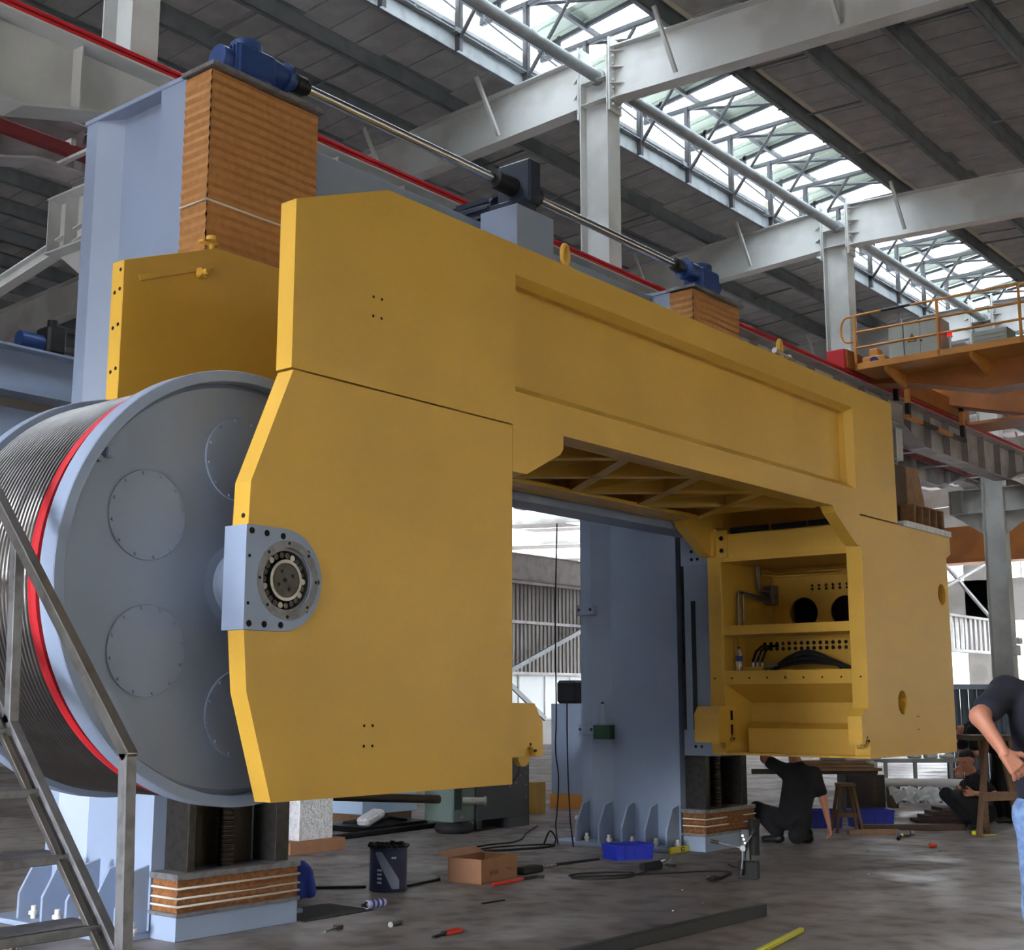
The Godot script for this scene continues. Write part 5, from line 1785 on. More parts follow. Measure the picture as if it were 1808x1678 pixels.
	# blue crates
	crate("small blue plastic crate at the foot of the far column", V(10.9, 0, -7.42), V(0.42, 0.135, 0.28), -0.45)
	crate("blue plastic crate between the kneeling worker and the wooden stool", at_view(3.74, 16.35), V(0.46, 0.2, 0.32), deg_to_rad(39.13 - 90))
	crate("blue plastic crate in front of the dark cabinet", at_view(4.36, 16.4), V(0.48, 0.2, 0.32), deg_to_rad(39.13 - 85))
	# spirit level
	t = thing("spirit_level", "yellow spirit level leaning at the column's foot", "spirit level", V(11.97, 0, -7.3), "", false)
	g = Geo.new()
	g.box(V(-0.5, 0, -0.014), V(0.5, 0.062, 0.014), 0.004)
	part(t, "rail", g, M.level)
	for x in [-0.28, 0.0, 0.3]:
		g = Geo.new()
		g.box(V(x - 0.035, 0.014, 0.0142), V(x + 0.035, 0.048, 0.0152), 0.0)
		part(t, "vial_window", g, M.black)
		g = Geo.new()
		g.tube(V(x - 0.02, 0.031, 0.0155), V(x + 0.02, 0.031, 0.0155), 0.006, 8)
		part(t, "vial", g, M.label_yellow)
	t.rotation.x = -0.1
	# angle grinder with coiled cord
	t = thing("angle_grinder", "dark angle grinder lying on its coiled cord", "angle grinder", V(10.25, 0, -6.68), "", false)
	g = Geo.new()
	g.tube(V(-0.17, 0.05, 0), V(0.05, 0.05, 0), 0.034, 14, 0.042)
	part(t, "motor_body", g, M.rubber)
	g = Geo.new()
	g.tube(V(0.05, 0.05, 0), V(0.12, 0.05, 0), 0.04, 12, 0.036); g.tube(V(0.105, 0.02, 0.01), V(0.105, 0.09, -0.01), 0.034, 12)
	part(t, "gear_head", g, M.steel_dull)
	g = Geo.new()
	g.xf = Transform3D(Basis(V(0, 0, 1), 0.5), V(0.12, 0.085, 0))
	g.tube(V(0, 0, 0), V(0, 0.012, 0), 0.062, 24)
	part(t, "guard", g, M.steel)
	g = Geo.new()
	g.tube(V(0.09, 0.05, 0.03), V(0.09, 0.055, 0.15), 0.014, 10)
	part(t, "side_handle", g, M.rubber)
	t.rotation.y = -0.2
	cord("power_cord", "black cord looping from the grinder to a plug on the floor", [V(10.08, 0.03, -6.64), V(9.85, 0.01, -6.66), V(9.55, 0.01, -6.85), V(9.35, 0.01, -6.95), V(9.4, 0.012, -6.75), V(9.7, 0.012, -6.6), V(9.95, 0.013, -6.75), V(9.7, 0.014, -7.0), V(9.45, 0.012, -7.05), V(9.5, 0.012, -6.9), V(9.9, 0.012, -6.62), V(10.15, 0.012, -6.45), V(10.45, 0.01, -6.3), V(10.55, 0.01, -6.1), V(10.3, 0.01, -6.0), V(10.115, 0.012, -5.96)], 0.008, M.rubber)
	g = Geo.new()
	g.box(V(9.98, 0, -5.99), V(10.1, 0.035, -5.93), 0.008); g.tube(V(9.94, 0.02, -5.975), V(9.98, 0.02, -5.975), 0.005, 6); g.tube(V(9.94, 0.02, -5.945), V(9.98, 0.02, -5.945), 0.005, 6)
	one("cord_plug", g, M.rubber, "black mains plug at the end of the grinder's cord", "plug")
	cord("drill_cord", "black cord running from the magnetic drill across the floor", [V(10.42, 0.012, -5.75), V(10.6, 0.01, -5.85), V(10.75, 0.01, -6.0), V(10.9, 0.01, -6.25), V(11.05, 0.01, -6.4)], 0.008, M.rubber)
	# magnetic drill
	t = thing("magnetic_drill", "upright dark magnetic drill with crossed handle levers", "drill", V(10.33, 0, -5.78), "", false)
	g = Geo.new()
	g.box(V(-0.05, 0, -0.085), V(0.05, 0.15, 0.085), 0.006)
	part(t, "magnet_base", g, M.rubber)
	g = Geo.new()
	g.box(V(-0.035, 0.15, -0.06), V(0.035, 0.42, 0.02), 0.006)
	part(t, "stand", g, M.black)
	g = Geo.new()
	g.tube(V(0, 0.2, 0.055), V(0, 0.44, 0.055), 0.045, 18); g.tube(V(0, 0.44, 0.055), V(0, 0.5, 0.055), 0.05, 18)
	part(t, "motor", g, M.rubber)
	g = Geo.new()
	g.tube(V(-0.05, 0.26, -0.03), V(-0.09, 0.26, -0.03), 0.025, 12)
	var hub := part(t, "lever_hub", g, M.steel_dull)
	for a in [0.75, 2.9, 4.9]:
		g = Geo.new()
		g.tube(V(-0.08, 0.26, -0.03), V(-0.1, 0.26 + sin(a) * 0.2, -0.03 + cos(a) * 0.2 - 0.05), 0.007, 8)
		part(hub, "lever", g, M.steel_dull)
		g = Geo.new()
		g.tube(V(-0.1, 0.26 + sin(a) * 0.17, -0.07 + cos(a) * 0.17), V(-0.1, 0.26 + sin(a) * 0.22, -0.09 + cos(a) * 0.22), 0.017, 10)
		part(hub, "lever_knob", g, M.black)
	for k in 3: dots(t, "shiny_screw", [V(-0.035, 0.3 + k * 0.03, -0.02 - 0.01 * k)], V(-1, 0, 0), 0.01, M.steel_bright, 0.004)
	t.rotation.y = 0.3
	# steel bar and yellow tape bar in the foreground
	g = Geo.new()
	g.bar(V(6.2, 0.04, -4.79), V(8.66, 0.04, -4.74), 0.06, 0.08, 0.004)
	one("steel_bar", g, mat(Color(0.19, 0.19, 0.2), 0.55), "long dark square steel bar lying across the foreground floor", "steel bar")
	g = Geo.new()
	g.bar(V(6.9, 0.014, -3.98), V(8.22, 0.014, -4.22), 0.035, 0.028, 0.004)
	one("yellow_ruler", g, M.label_yellow, "bright yellow folding ruler on the floor beside the steel bar", "ruler")
	# clutter
	t = thing("pipe_pliers", "orange-handled pliers on the floor in front of the frame", "pliers", V(6.62, 0, -5.95), "", false)
	for s in [-1, 1]:
		g = Geo.new()
		g.path([V(-0.02, 0.015, 0), V(0.05, 0.015, s * 0.03), V(0.14, 0.015, s * 0.028), V(0.18, 0.015, s * 0.012)], 0.011, 8)
		part(t, "handle", g, M.red_tool)
	g = Geo.new()
	g.bar(V(-0.14, 0.012, 0.012), V(0.0, 0.015, 0), 0.025, 0.014, 0.003); g.tube(V(-0.01, 0.003, 0), V(-0.01, 0.028, 0), 0.02, 12)
	part(t, "jaw", g, M.rubber)
	t.rotation.y = 0.1
	t = thing("adjustable_wrench", "greasy wrench and shackle pin on the floor before the bellows", "wrench", V(6.28, 0, -6.64), "", false)
	g = Geo.new()
	g.bar(V(-0.12, 0.015, 0), V(0.06, 0.015, 0), 0.022, 0.014, 0.004)
	part(t, "shank", g, M.steel_dull)
	g = Geo.new()
	g.tube(V(0.08, 0.005, 0), V(0.08, 0.03, 0), 0.035, 14); g.box(V(0.09, 0.005, -0.03), V(0.14, 0.028, 0.005), 0.004)
	part(t, "jaw", g, M.oily)
	t.rotation.y = 0.35
	g = Geo.new()
	g.tube(V(6.63, 0.016, -6.45), V(6.78, 0.016, -6.5), 0.014, 10); g.tube(V(6.63, 0.016, -6.45), V(6.66, 0.016, -6.46), 0.02, 8)
	one("bolt", g, M.steel_dull, "small steel bolt on the floor beside the wrench", "bolt")
	g = Geo.new()
	g.bar(V(7.45, 0.012, -8.3), V(7.85, 0.012, -7.92), 0.035, 0.02, 0.004)
	one("flat_bar", g, M.rubber, "short dark flat bar on the floor behind the bellows", "bar")
	g = Geo.new()
	g.bar(V(7.78, 0.008, -6.62), V(8.02, 0.008, -6.6), 0.02, 0.012, 0.002)
	one("file_tool", g, M.rubber, "thin dark file lying in front of the carton", "file")
	t = thing("pipe_wrench", "red pipe wrench lying along the carton's front", "wrench", V(8.85, 0, -7.18), "", false)
	g = Geo.new()
	g.bar(V(-0.28, 0.018, 0), V(0.12, 0.022, 0), 0.035, 0.022, 0.006)
	part(t, "handle", g, M.red_tool)
	g = Geo.new()
	g.bar(V(0.12, 0.022, 0), V(0.32, 0.022, 0), 0.025, 0.025, 0.003); g.bar(V(0.3, 0.022, 0), V(0.34, 0.022, 0.06), 0.025, 0.025, 0.003)
	part(t, "jaw", g, M.rubber)
	t = thing("hook_bar", "black pry bar with white tip beside the paint tin", "pry bar", V(8.35, 0, -7.75), "", false)
	g = Geo.new()
	g.bar(V(-0.25, 0.012, 0.06), V(0.2, 0.015, 0), 0.025, 0.02, 0.004)
	part(t, "bar", g, M.black)
	g = Geo.new()
	g.tube(V(0.2, 0.015, 0), V(0.26, 0.03, 0), 0.03, 10, 0.005)
	part(t, "tip", g, M.canvas_white)
	g = Geo.new()
	g.box(V(9.28, 0, -7.55), V(9.58, 0.06, -7.42), 0.015)
	one("black_case", g, M.rubber, "small flat black case beside the carton", "case")
	t = thing("steel_sling", "short wire sling with eyes beside the small blue crate", "sling", V(10.15, 0, -7.6), "", false)
	g = Geo.new()
	g.path([V(0.45, 0.012, 0.05), V(0.2, 0.012, 0.02), V(0, 0.012, 0), V(-0.15, 0.015, 0.0)], 0.012, 8)
	part(t, "wire", g, M.rubber)
	g = Geo.new()
	for k in 3: g.ring(V(-0.2 - k * 0.06, 0.005, 0), V(0, 1, 0), 0.015, 0.03, 0.014, 14)
	part(t, "shackle", g, M.steel)
	# hammer, red cap, yellow roll by the stool
	t = thing("hammer", "ball hammer with black and yellow handle on the wet floor", "hammer", V(14.4, 0, -6.12), "", false)
	g = Geo.new()
	g.tube(V(-0.3, 0.025, 0.08), V(-0.05, 0.025, 0), 0.022, 10, 0.018)
	part(t, "grip", g, M.rubber)
	g = Geo.new()
	g.tube(V(-0.05, 0.025, 0), V(0.14, 0.025, -0.06), 0.018, 10)
	part(t, "shaft", g, M.level)
	g = Geo.new()
	g.tube(V(0.12, 0.035, -0.12), V(0.2, 0.035, 0.0), 0.035, 12); g.tube(V(0.22, 0.04, 0.0), V(0.25, 0.04, 0.03), 0.03, 10)
	part(t, "head", g, M.steel_dull)
	g = Geo.new()
	g.tube(V(13.7, 0.022, -5.53), V(13.76, 0.018, -5.48), 0.022, 12, 0.016)
	one("red_cap", g, M.red_tool, "small red plastic cap on the wet floor", "cap")
	g = Geo.new()
	g.tube(V(15.33, 0.0, -5.62), V(15.33, 0.04, -5.62), 0.06, 16); g.tube(V(15.3, 0.0, -5.55), V(15.45, 0.0, -5.45), 0.01, 6)
	one("tape_roll", g, M.label_yellow, "yellow tape roll on the floor under the trestle", "tape")
	# scattered small chips
	for k in 18:
		g = Geo.new()
		var px: float = [8.7, 9.6, 11.3, 12.5, 13.2, 14.0, 7.4, 10.9][k % 8] + rng.randf_range(-0.7, 0.7); var pz: float = [-5.2, -6.1, -6.6, -5.9, -5.6, -6.4, -5.8, -5.3][k % 8] + rng.randf_range(-0.3, 0.3)
		var s := rng.randf_range(0.004, 0.011)
		g.xf = Transform3D(Basis(Vector3.UP, rng.randf() * 6), V(px, 0, pz))
		g.prism([Vector2(-s, 0), Vector2(s * 1.2, 0), Vector2(s, s * 0.7), Vector2(-s * 0.5, s)], -s * 0.6, s * 0.7, 0.001)
		one("metal_chip", g, M.canvas_white if k % 3 else M.wood_dark, "tiny pale chip scattered on the shop floor" if k % 3 else "tiny dark crumb scattered on the shop floor", "chip", "chips scattered on the floor")

func under_machine():
	var g: Geo
	var t: Node3D
	# foil wrapped panel on a cardboard block
	g = Geo.new()
	g.box(V(9.0, 0.0, -10.5), V(9.75, 0.12, -10.15), 0.005)
	one("cardboard_block", g, M.card, "flat brown cardboard block under the foil-wrapped parcel", "cardboard")
	g = Geo.new()
	g.box(V(9.15, 0.12, -10.45), V(9.62, 0.85, -10.2), 0.01)
	one("foil_parcel", g, M.foil, "crumpled foil-wrapped parcel standing behind the lower bellows", "parcel")
	# white cabinet lying far back, wood trestle, dark tray
	t = thing("white_cabinet", "pale blue-white cabinet low behind the long dark pipe", "cabinet", V(12.5, 0, -12.3))
	g = Geo.new()
	g.box(V(11.85, 0.1, -13.1), V(12.85, 0.8, -12.05), 0.01)
	part(t, "body", g, mat(Color(0.62, 0.70, 0.80), 0.4))
	g = Geo.new()
	g.box(V(11.9, 0, -13.0), V(12.8, 0.1, -12.1), 0.005)
	part(t, "plinth", g, M.wood)
	t = thing("wood_trestle", "dark wooden trestle in the shade behind the foil parcel", "trestle", V(11.3, 0, -12.8))
	g = Geo.new()
	g.box(V(10.9, 0.5, -12.9), V(11.75, 0.56, -12.75), 0.004)
	part(t, "top_rail", g, M.wood_dark)
	for x in [10.95, 11.2, 11.5, 11.7]:
		g = Geo.new()
		g.bar(V(x - 0.05, 0, -12.7), V(x, 0.5, -12.82), 0.04, 0.04)
		part(t, "leg", g, M.wood_dark)
	g = Geo.new()
	g.box(V(10.9, 0.28, -12.84), V(11.75, 0.32, -12.8))
	part(t, "brace", g, M.wood_dark)
	t = thing("scrap_tray", "black tray heaped with dark cable scrap and a torn foil bag", "tray", V(11.4, 0, -11.35))
	g = Geo.new()
	g.prism(P2([11.0, 0.0, 12.0, 0.0, 12.05, 0.09, 10.95, 0.07]), -11.7, -11.1, 0.004)
	part(t, "tray", g, M.black)
	for k in 8:
		g = Geo.new()
		g.path([V(11.1 + 0.03 * k, 0.09, -11.6 + 0.05 * k), V(11.4, 0.12 + 0.006 * k, -11.5 + 0.05 * k), V(11.9 - 0.02 * k, 0.1, -11.55 + 0.05 * k)], 0.018, 6)
		part(t, "cable_scrap", g, M.rubber)
	g = Geo.new()
	g.xf = Transform3D(Basis(V(0, 0, 1), 0.35), V(11.12, 0.1, -11.2))
	g.box(V(-0.1, 0, -0.1), V(0.22, 0.1, 0.1), 0.03)
	part(t, "foil_bag", g, M.foil)
	g = Geo.new()
	g.bar(V(9.3, 0.03, -10.78), V(12.6, 0.03, -11.05), 0.06, 0.06, 0.01)
	one("floor_pipe", g, M.rubber, "long dark pipe lying on the floor behind the machine", "pipe")
	# dark machine with grey-green gearbox and thick pipe
	t = thing("winch_machine", "dark grey machine with grey-green gearbox and long thick pipe", "machine", V(12.2, 0, -10.5))
	g = Geo.new()
	g.box(V(12.0, 0.12, -10.85), V(13.0, 1.02, -10.3), 0.006); g.box(V(12.6, 0, -10.8), V(13.0, 0.12, -10.3), 0.004); g.box(V(12.0, 0.12, -10.35), V(12.08, 0.02, -10.28), 0.004)
	part(t, "frame_plate", g, mat(Color(0.22, 0.235, 0.255), 0.5))
	g = Geo.new()
	g.box(V(11.58, 0.12, -10.75), V(11.98, 0.62, -10.3), 0.015)
	var gbx := part(t, "gearbox", g, M.machine_green)
	g = Geo.new()
	g.box(V(11.6, 0.27, -10.302), V(11.72, 0.55, -10.285), 0.004)
	part(gbx, "side_cover", g, mat(Color(0.12, 0.18, 0.17), 0.5))
	g = Geo.new()
	g.box(V(11.7, 0.165, -10.301), V(11.78, 0.195, -10.294), 0.004)
	part(gbx, "name_plate", g, M.steel)
	g = Geo.new()
	g.tube(V(11.75, 0.36, -10.3), V(11.92, 0.36, -10.12), 0.045, 16); g.tube(V(11.92, 0.36, -10.12), V(11.94, 0.36, -10.1), 0.055, 16)
	part(gbx, "output_shaft", g, M.steel)
	g = Geo.new()
	g.tube(V(10.2, 0.46, -11.3), V(11.6, 0.38, -10.52), 0.05, 14)
	part(t, "torque_pipe", g, M.oily)
	g = Geo.new()
	g.ring(V(12.62, 0.72, -10.3), V(0, 0, 1), 0.17, 0.185, 0.004, 40)
	part(t, "cover_groove", g, M.hole)
	var pts := []
	for k in 12: pts.append(V(12.62 + cos(TAU * k / 12.0) * 0.23, 0.72 + sin(TAU * k / 12.0) * 0.23, -10.3))
	for k in 5: pts.append(V(12.93, 0.35 + k * 0.14, -10.3))
	dots(t, "rivet", pts, V(0, 0, 1), 0.012, M.steel, 0.006)
	g = Geo.new()
	g.tube(V(12.9, 1.02, -10.35), V(12.9, 1.25, -10.35), 0.03, 12)
	part(t, "vertical_rod", g, M.steel)
	g = Geo.new()
	g.xf = Transform3D(Basis.IDENTITY, V(11.72, 0.06, -10.4))
	var tp := []
	for k in 13:
		var a := -PI / 2 + PI * k / 12.0
		tp.append(Vector2(0.17 + cos(a) * 0.06, sin(a) * 0.06))
	g.lathe(tp + [Vector2(0.09, 0.05), Vector2(0.09, -0.05), Vector2(0.17, -0.06)], 32)
	one("old_tyre", g, M.rubber, "small old tyre lying under the grey-green gearbox", "tyre")
	# gold coloured post and grey cabinet on orange base
	g = Geo.new()
	g.box(V(14.3, 0, -11.45), V(14.5, 0.42, -11.2), 0.01)
	one("ochre_block", g, M.gold, "ochre steel block beside the dark machine", "block")
	t = thing("grey_cabinet", "blue-grey cabinet on an orange base behind the far column", "cabinet", V(15.5, 0, -11.5))
	g = Geo.new()
	g.box(V(15.3, 0.2, -11.72), V(16.4, 1.47, -10.9), 0.006)
	part(t, "body", g, M.grey)
	g = Geo.new()
	g.box(V(15.28, 0.0, -11.74), V(16.4, 0.2, -10.88), 0.006)
	part(t, "base", g, M.orange)
	g = Geo.new()
	g.box(V(15.32, 1.47, -11.65), V(15.75, 1.8, -11.3), 0.04)
	one("black_bag", g, M.dark_cloth, "black bag slumped on top of the blue-grey cabinet", "bag")
	g = Geo.new()
	g.box(V(15.77, 1.47, -11.5), V(16.1, 1.78, -11.18), 0.06)
	one("blue_bag", g, M.crate, "blue plastic bag on top of the blue-grey cabinet", "bag")
	g = Geo.new()
	nets(g, [[V(15.75, 1.56, -11.15), V(15.9, 1.58, -11.05), 0.06, 0.07], [V(15.95, 1.55, -11.0), V(15.97, 1.64, -10.98), 0.06, 0.05]], 0.025, 0.05)
	one("clear_bag", g, M.film, "crumpled clear plastic bag before the blue bag", "bag")
	# hanging black cables
	var a := at_view((982 - 904) / 2346.0 * 14.2, 14.2)
	cord("hanging_cable", "thin black cable hanging down before the far column", [a + V(0, 3.4, 0) - V(0.1, 0, -0.1), a + V(-0.03, 2.4, 0.02), a + V(0.0, 1.4, 0), a + V(0.05, 1.0, -0.05), a + V(-0.02, 0.7, 0.04), a + V(0.03, 0.35, -0.02), a + V(0.06, 0.2, -0.06), a + V(0.02, 0.02, 0)], 0.008, M.rubber)
	var b := at_view((1002 - 904) / 2346.0 * 14.1, 14.1)
	cord("hanging_cable", "second thin black cable draped over the grey cabinet's edge", [b + V(0.03, 1.5, -0.03), b + V(0.02, 0.9, -0.02), b + V(-0.04, 0.35, 0.05), b + V(-0.06, 0.2, 0.08), b + V(-0.05, 0.02, 0.1)], 0.008, M.rubber)
	cord("floor_cable", "black cable trailing over the floor to a loose coil", [V(12.9, 0.01, -10.1), V(12.2, 0.01, -9.7), V(11.4, 0.01, -9.2), V(10.9, 0.01, -9.2), V(10.4, 0.01, -9.1), V(10.2, 0.012, -8.95), V(10.6, 0.014, -8.7), V(11.1, 0.014, -8.55), V(11.3, 0.014, -8.7), V(10.8, 0.016, -8.95), V(10.4, 0.014, -8.9), V(10.9, 0.02, -8.6), V(11.15, 0.05, -8.5), V(11.1, 0.18, -8.52), V(11.03, 0.05, -8.55)], 0.009, M.rubber)
	g = Geo.new()
	g.xf = Transform3D(Basis.IDENTITY, V(6.75, 0, -7.6))
	nets(g, [[V(0.3, 0.05, -0.25), V(0.32, 0.24, -0.25), 0.05, 0.06], [V(0.38, 0.06, -0.2), V(0.36, 0.2, -0.22), 0.05, 0.05]], 0.02, 0.04)
	one("blue_rag", g, mat(Color(0.16, 0.24, 0.6), 0.8), "crumpled blue plastic bag behind the lower bellows", "bag")
	g = Geo.new()
	g.prism(P2([6.4, 0.001, 7.1, 0.001, 7.0, 0.006, 6.4, 0.006]), -7.55, -7.05)
	one("rubber_mat", g, M.rubber, "dark rubber mat on the floor beside the bellows base", "mat")

func right_background():
	var g: Geo
	var t: Node3D
	# wooden stool
	t = thing("wooden_stool", "small old wooden stool with splayed legs behind the wet floor", "stool", V(14.66, 0, -6.9))
	var B := fb(0)
	g = Geo.new()
	g.xf = Transform3D(B, V(14.66, 0, -6.9))
	g.box(V(-0.1, 0.52, -0.1), V(0.1, 0.56, 0.1), 0.006)
	part(t, "seat", g, M.wood)
	for s in [[-1, 1], [1, 1], [-1, -1], [1, -1]]:
		g = Geo.new()
		g.xf = Transform3D(B, V(14.66, 0, -6.9))
		g.bar(V(s[0] * 0.15, 0, s[1] * 0.14), V(s[0] * 0.075, 0.52, s[1] * 0.07), 0.035, 0.035, 0.003)
		part(t, "leg", g, M.wood)
	for s in [-1, 1]:
		g = Geo.new()
		g.xf = Transform3D(B, V(14.66, 0, -6.9))
		g.bar(V(-0.12, 0.2, s * 0.11), V(0.12, 0.2, s * 0.11), 0.02, 0.045)
		part(t, "stretcher", g, M.wood)
	# tall trestle
	t = thing("timber_trestle", "tall rough timber trestle standing beside the squatting person", "trestle", V(15.3, 0, -5.4))
	var o := at_view(5.27, 15.2)
	for s in [[-0.02, 0.13, 0.0], [0.5, 0.38, 0.0], [0.22, 0.2, -0.42], [0.6, 0.42, -0.42]]:
		g = Geo.new()
		g.xf = Transform3D(B, o)
		g.bar(V(s[0], 0, s[2]), V(s[1] + 0.0, 1.08, s[2] * 0.9), 0.07, 0.05, 0.004)
		part(t, "leg", g, M.wood)
	g = Geo.new()
	g.xf = Transform3D(B, o)
	g.bar(V(0.02, 0.44, 0.05), V(0.55, 0.46, 0.05), 0.03, 0.1, 0.004)
	part(t, "cross_rail", g, M.wood)
	g = Geo.new()
	g.xf = Transform3D(B, o)
	g.box(V(-0.06, 1.06, -0.5), V(0.5, 1.12, 0.06), 0.004)
	part(t, "top_board", g, M.wood_dark)
	# low work table with planks and boxes behind the kneeling worker
	t = thing("plank_bench", "low bench of planks carrying boxes behind the kneeling worker", "bench", V(16.9, 0, -8.3))
	o = at_view(4.0, 17.3)
	for k in 3:
		g = Geo.new()
		g.xf = Transform3D(B, o)
		g.box(V(-0.35, 0.62 + k * 0.045, -0.25 + k * 0.05), V(0.75 - k * 0.1, 0.66 + k * 0.045, 0.1), 0.004)
		part(t, "plank", g, M.ply)
	for s in [-0.3, 0.7]:
		g = Geo.new()
		g.xf = Transform3D(B, o)
		g.bar(V(s, 0, -0.1), V(s, 0.62, -0.1), 0.05, 0.05)
		part(t, "leg", g, M.wood_dark)
	g = Geo.new()
	g.xf = Transform3D(B, o)
	g.box(V(0.3, 0.75, -0.2), V(0.75, 0.9, 0.1), 0.01)
	one("white_carton", g, mat(Color(0.66, 0.68, 0.74), 0.6), "long white carton on the plank bench", "carton")
	g = Geo.new()
	g.xf = Transform3D(B, o)
	g.box(V(0.02, 0.752, -0.2), V(0.28, 0.87, 0.05), 0.006)
	one("grey_carton", g, mat(Color(0.42, 0.46, 0.52), 0.6), "grey carton beside the white one on the plank bench", "carton")
	g = Geo.new()
	g.xf = Transform3D(B, at_view(4.78, 18.2))
	g.box(V(-0.3, 0.0, -0.3), V(0.22, 0.53, 0.2), 0.008)
	one("dark_cabinet", g, mat(Color(0.16, 0.12, 0.11), 0.6), "dark brown cabinet behind the wooden stool", "cabinet")
	g = Geo.new()
	g.xf = Transform3D(B, at_view(4.2, 18.2))
	g.box(V(-0.95, 0.53, -0.02), V(0.75, 0.6, 0.06), 0.004)
	one("black_profile", g, M.black, "long black profile bar lying level behind the kneeling worker", "bar")
	# white roll, plastic sheeting, planks on the floor
	g = Geo.new()
	g.xf = Transform3D(B, at_view(6.0, 19.3))
	g.tube(V(-0.75, 0.36, 0), V(0.55, 0.34, 0), 0.06, 14)
	one("white_roll", g, M.plastic_white, "long white roll lying level behind the squatting person", "roll")
	for k in 2:
		g = Geo.new()
		g.xf = Transform3D(B, at_view(6.0, 19.3))
		g.box(V(-0.6 + k * 0.95, 0, -0.09), V(-0.48 + k * 0.95, 0.29 - k * 0.012, 0.09), 0.004)
		one("support_block", g, M.wood_dark, "dark timber block under the white roll's " + ["left", "right"][k] + " end", "block")
	g = Geo.new()
	g.xf = Transform3D(B, at_view(5.3, 17.4))
	for i in 14:
		for j in 5:
			var p := []
			for q in [[i, j], [i + 1, j], [i + 1, j + 1], [i, j + 1]]:
				p.append(V(-0.45 + q[0] * 0.075, 0.4 - q[1] * 0.03 + 0.03 * sin(q[0] * 1.9 + q[1] * 2.3), 0.08 * q[1] + 0.03 * cos(q[0] * 2.7 + q[1])))
			g.quad(p[3], p[2], p[1], p[0])
	one("plastic_sheet", g, M.film, "crumpled clear plastic sheeting thrown over dark planks", "plastic sheet", "", "")
	for k in 4:
		g = Geo.new()
		g.xf = Transform3D(fb(-4 + k * 3), at_view(5.55, 16.9))
		g.box(V(-0.5 + k * 0.1, 0.0 + k * 0.05, -0.25), V(0.3, 0.046 + k * 0.05, 0.1), 0.004)
		one("dark_plank", g, mat(Color(0.20, 0.12, 0.11), 0.7), ["lowest", "second", "third", "topmost"][k] + " dark reddish plank of the pile under the plastic sheeting", "plank", "pile of reddish planks")
	g = Geo.new()
	g.xf = Transform3D(fb(1), at_view(5.2, 15.95))
	g.box(V(-1.1, 0, -0.05), V(0.15, 0.07, 0.05), 0.004)
	one("long_timber", g, M.wood_dark, "long dark timber on the floor in front of the plank pile", "timber")
	g = Geo.new()
	g.xf = Transform3D(fb(3), at_view(4.1, 15.5))
	g.box(V(-0.25, 0, -0.05), V(0.35, 0.05, 0.05), 0.004)
	one("pale_batten", g, M.ply, "short pale batten on the floor beside the stool's foot", "batten")
	# table with bottles of parts far back
	t = thing("work_table", "grey steel work table far behind, crowded with parts", "table", at_view(6.2, 20.5))
	o = at_view(6.2, 20.5)
	g = Geo.new()
	g.xf = Transform3D(B, o)
	g.box(V(-0.55, 0.58, -0.4), V(0.6, 0.64, 0.1), 0.005)
	part(t, "table_top", g, M.galv)
	for s in [-0.5, -0.05, 0.5]:
		g = Geo.new()
		g.xf = Transform3D(B, o)
		g.bar(V(s, 0, 0.05), V(s, 0.58, 0.05), 0.05, 0.05)
		part(t, "leg", g, M.galv)
	for k in 3:
		g = Geo.new()
		g.xf = Transform3D(B, o)
		g.box(V(-0.1 + k * 0.25, 0.64, -0.2), V(0.08 + k * 0.25, 0.7 + 0.03 * (k % 2), 0.0), 0.02)
		one("rag_bundle", g, M.plastic_white, ["first", "second", "third"][k] + " white rag bundle from the post on the work table", "rag", "rags on the work table")
	for k in 14:
		g = Geo.new()
		g.xf = Transform3D(B, o + B * V(-0.55 + k * 0.06, 0, 0.25 + 0.05 * (k % 3)))
		g.lathe([Vector2(0, 0), Vector2(0.035, 0), Vector2(0.035, 0.12), Vector2(0.02, 0.16), Vector2(0.02, 0.22 + 0.01 * (k % 4)), Vector2(0, 0.22 + 0.01 * (k % 4))], 10)
		one("steel_fitting", g, M.steel_dull, "upright steel fitting standing in a row below the work table", "fitting", "row of steel fittings on the floor")
	# corrugated blue-grey barrier, wall lamp, lance, green box, shovel handle
	t = thing("corrugated_barrier", "dark blue-grey corrugated barrier beyond the frame", "barrier", at_view(7.7, 22))
	o = at_view(7.9, 22)
	for k in 12:
		g = Geo.new()
		g.xf = Transform3D(fb(0), o)
		var x := -0.75 + k * 0.14
		g.box(V(x, 0.05, -0.03), V(x + 0.07, 1.72, 0.02), 0.01); g.box(V(x + 0.07, 0.05, -0.06), V(x + 0.14, 1.72, -0.04))
		part(t, "corrugation", g, mat(Color(0.30, 0.36, 0.43), 0.5) if k == 0 else t.get_child(0).material_override)
	g = Geo.new()
	g.xf = Transform3D(fb(0), o)
	g.box(V(-0.8, 1.7, -0.07), V(1.0, 1.78, 0.04), 0.005)
	part(t, "top_rail", g, M.grey)
	t = thing("emergency_light", "white twin-head emergency light on the far white column", "lamp", V(29.6, 2.6, -9.7))
	g = Geo.new()
	g.box(V(29.42, 2.5, -9.76), V(29.7, 2.72, -9.68), 0.01)
	part(t, "case", g, M.plastic_white)
	for s in [-1, 1]:
		g = Geo.new()
		g.tube(V(29.56 + s * 0.1, 2.82, -9.72), V(29.56 + s * 0.1, 2.82, -9.64), 0.07, 14)
		part(t, "lamp_head", g, M.plastic_white)
	g = Geo.new()
	g.box(V(31.0, 1.2, -9.7), V(33.0, 2.5, -9.0), 0.02)
	one("green_machine_hood", g, M.green, "dark green machine hood beyond the far white column", "machine")
	# white railed balcony / stair in the distance
	t = thing("far_gantry", "bright white railed balcony far off beside the white column", "balcony", V(40, 3, -13.5))
	g = Geo.new()
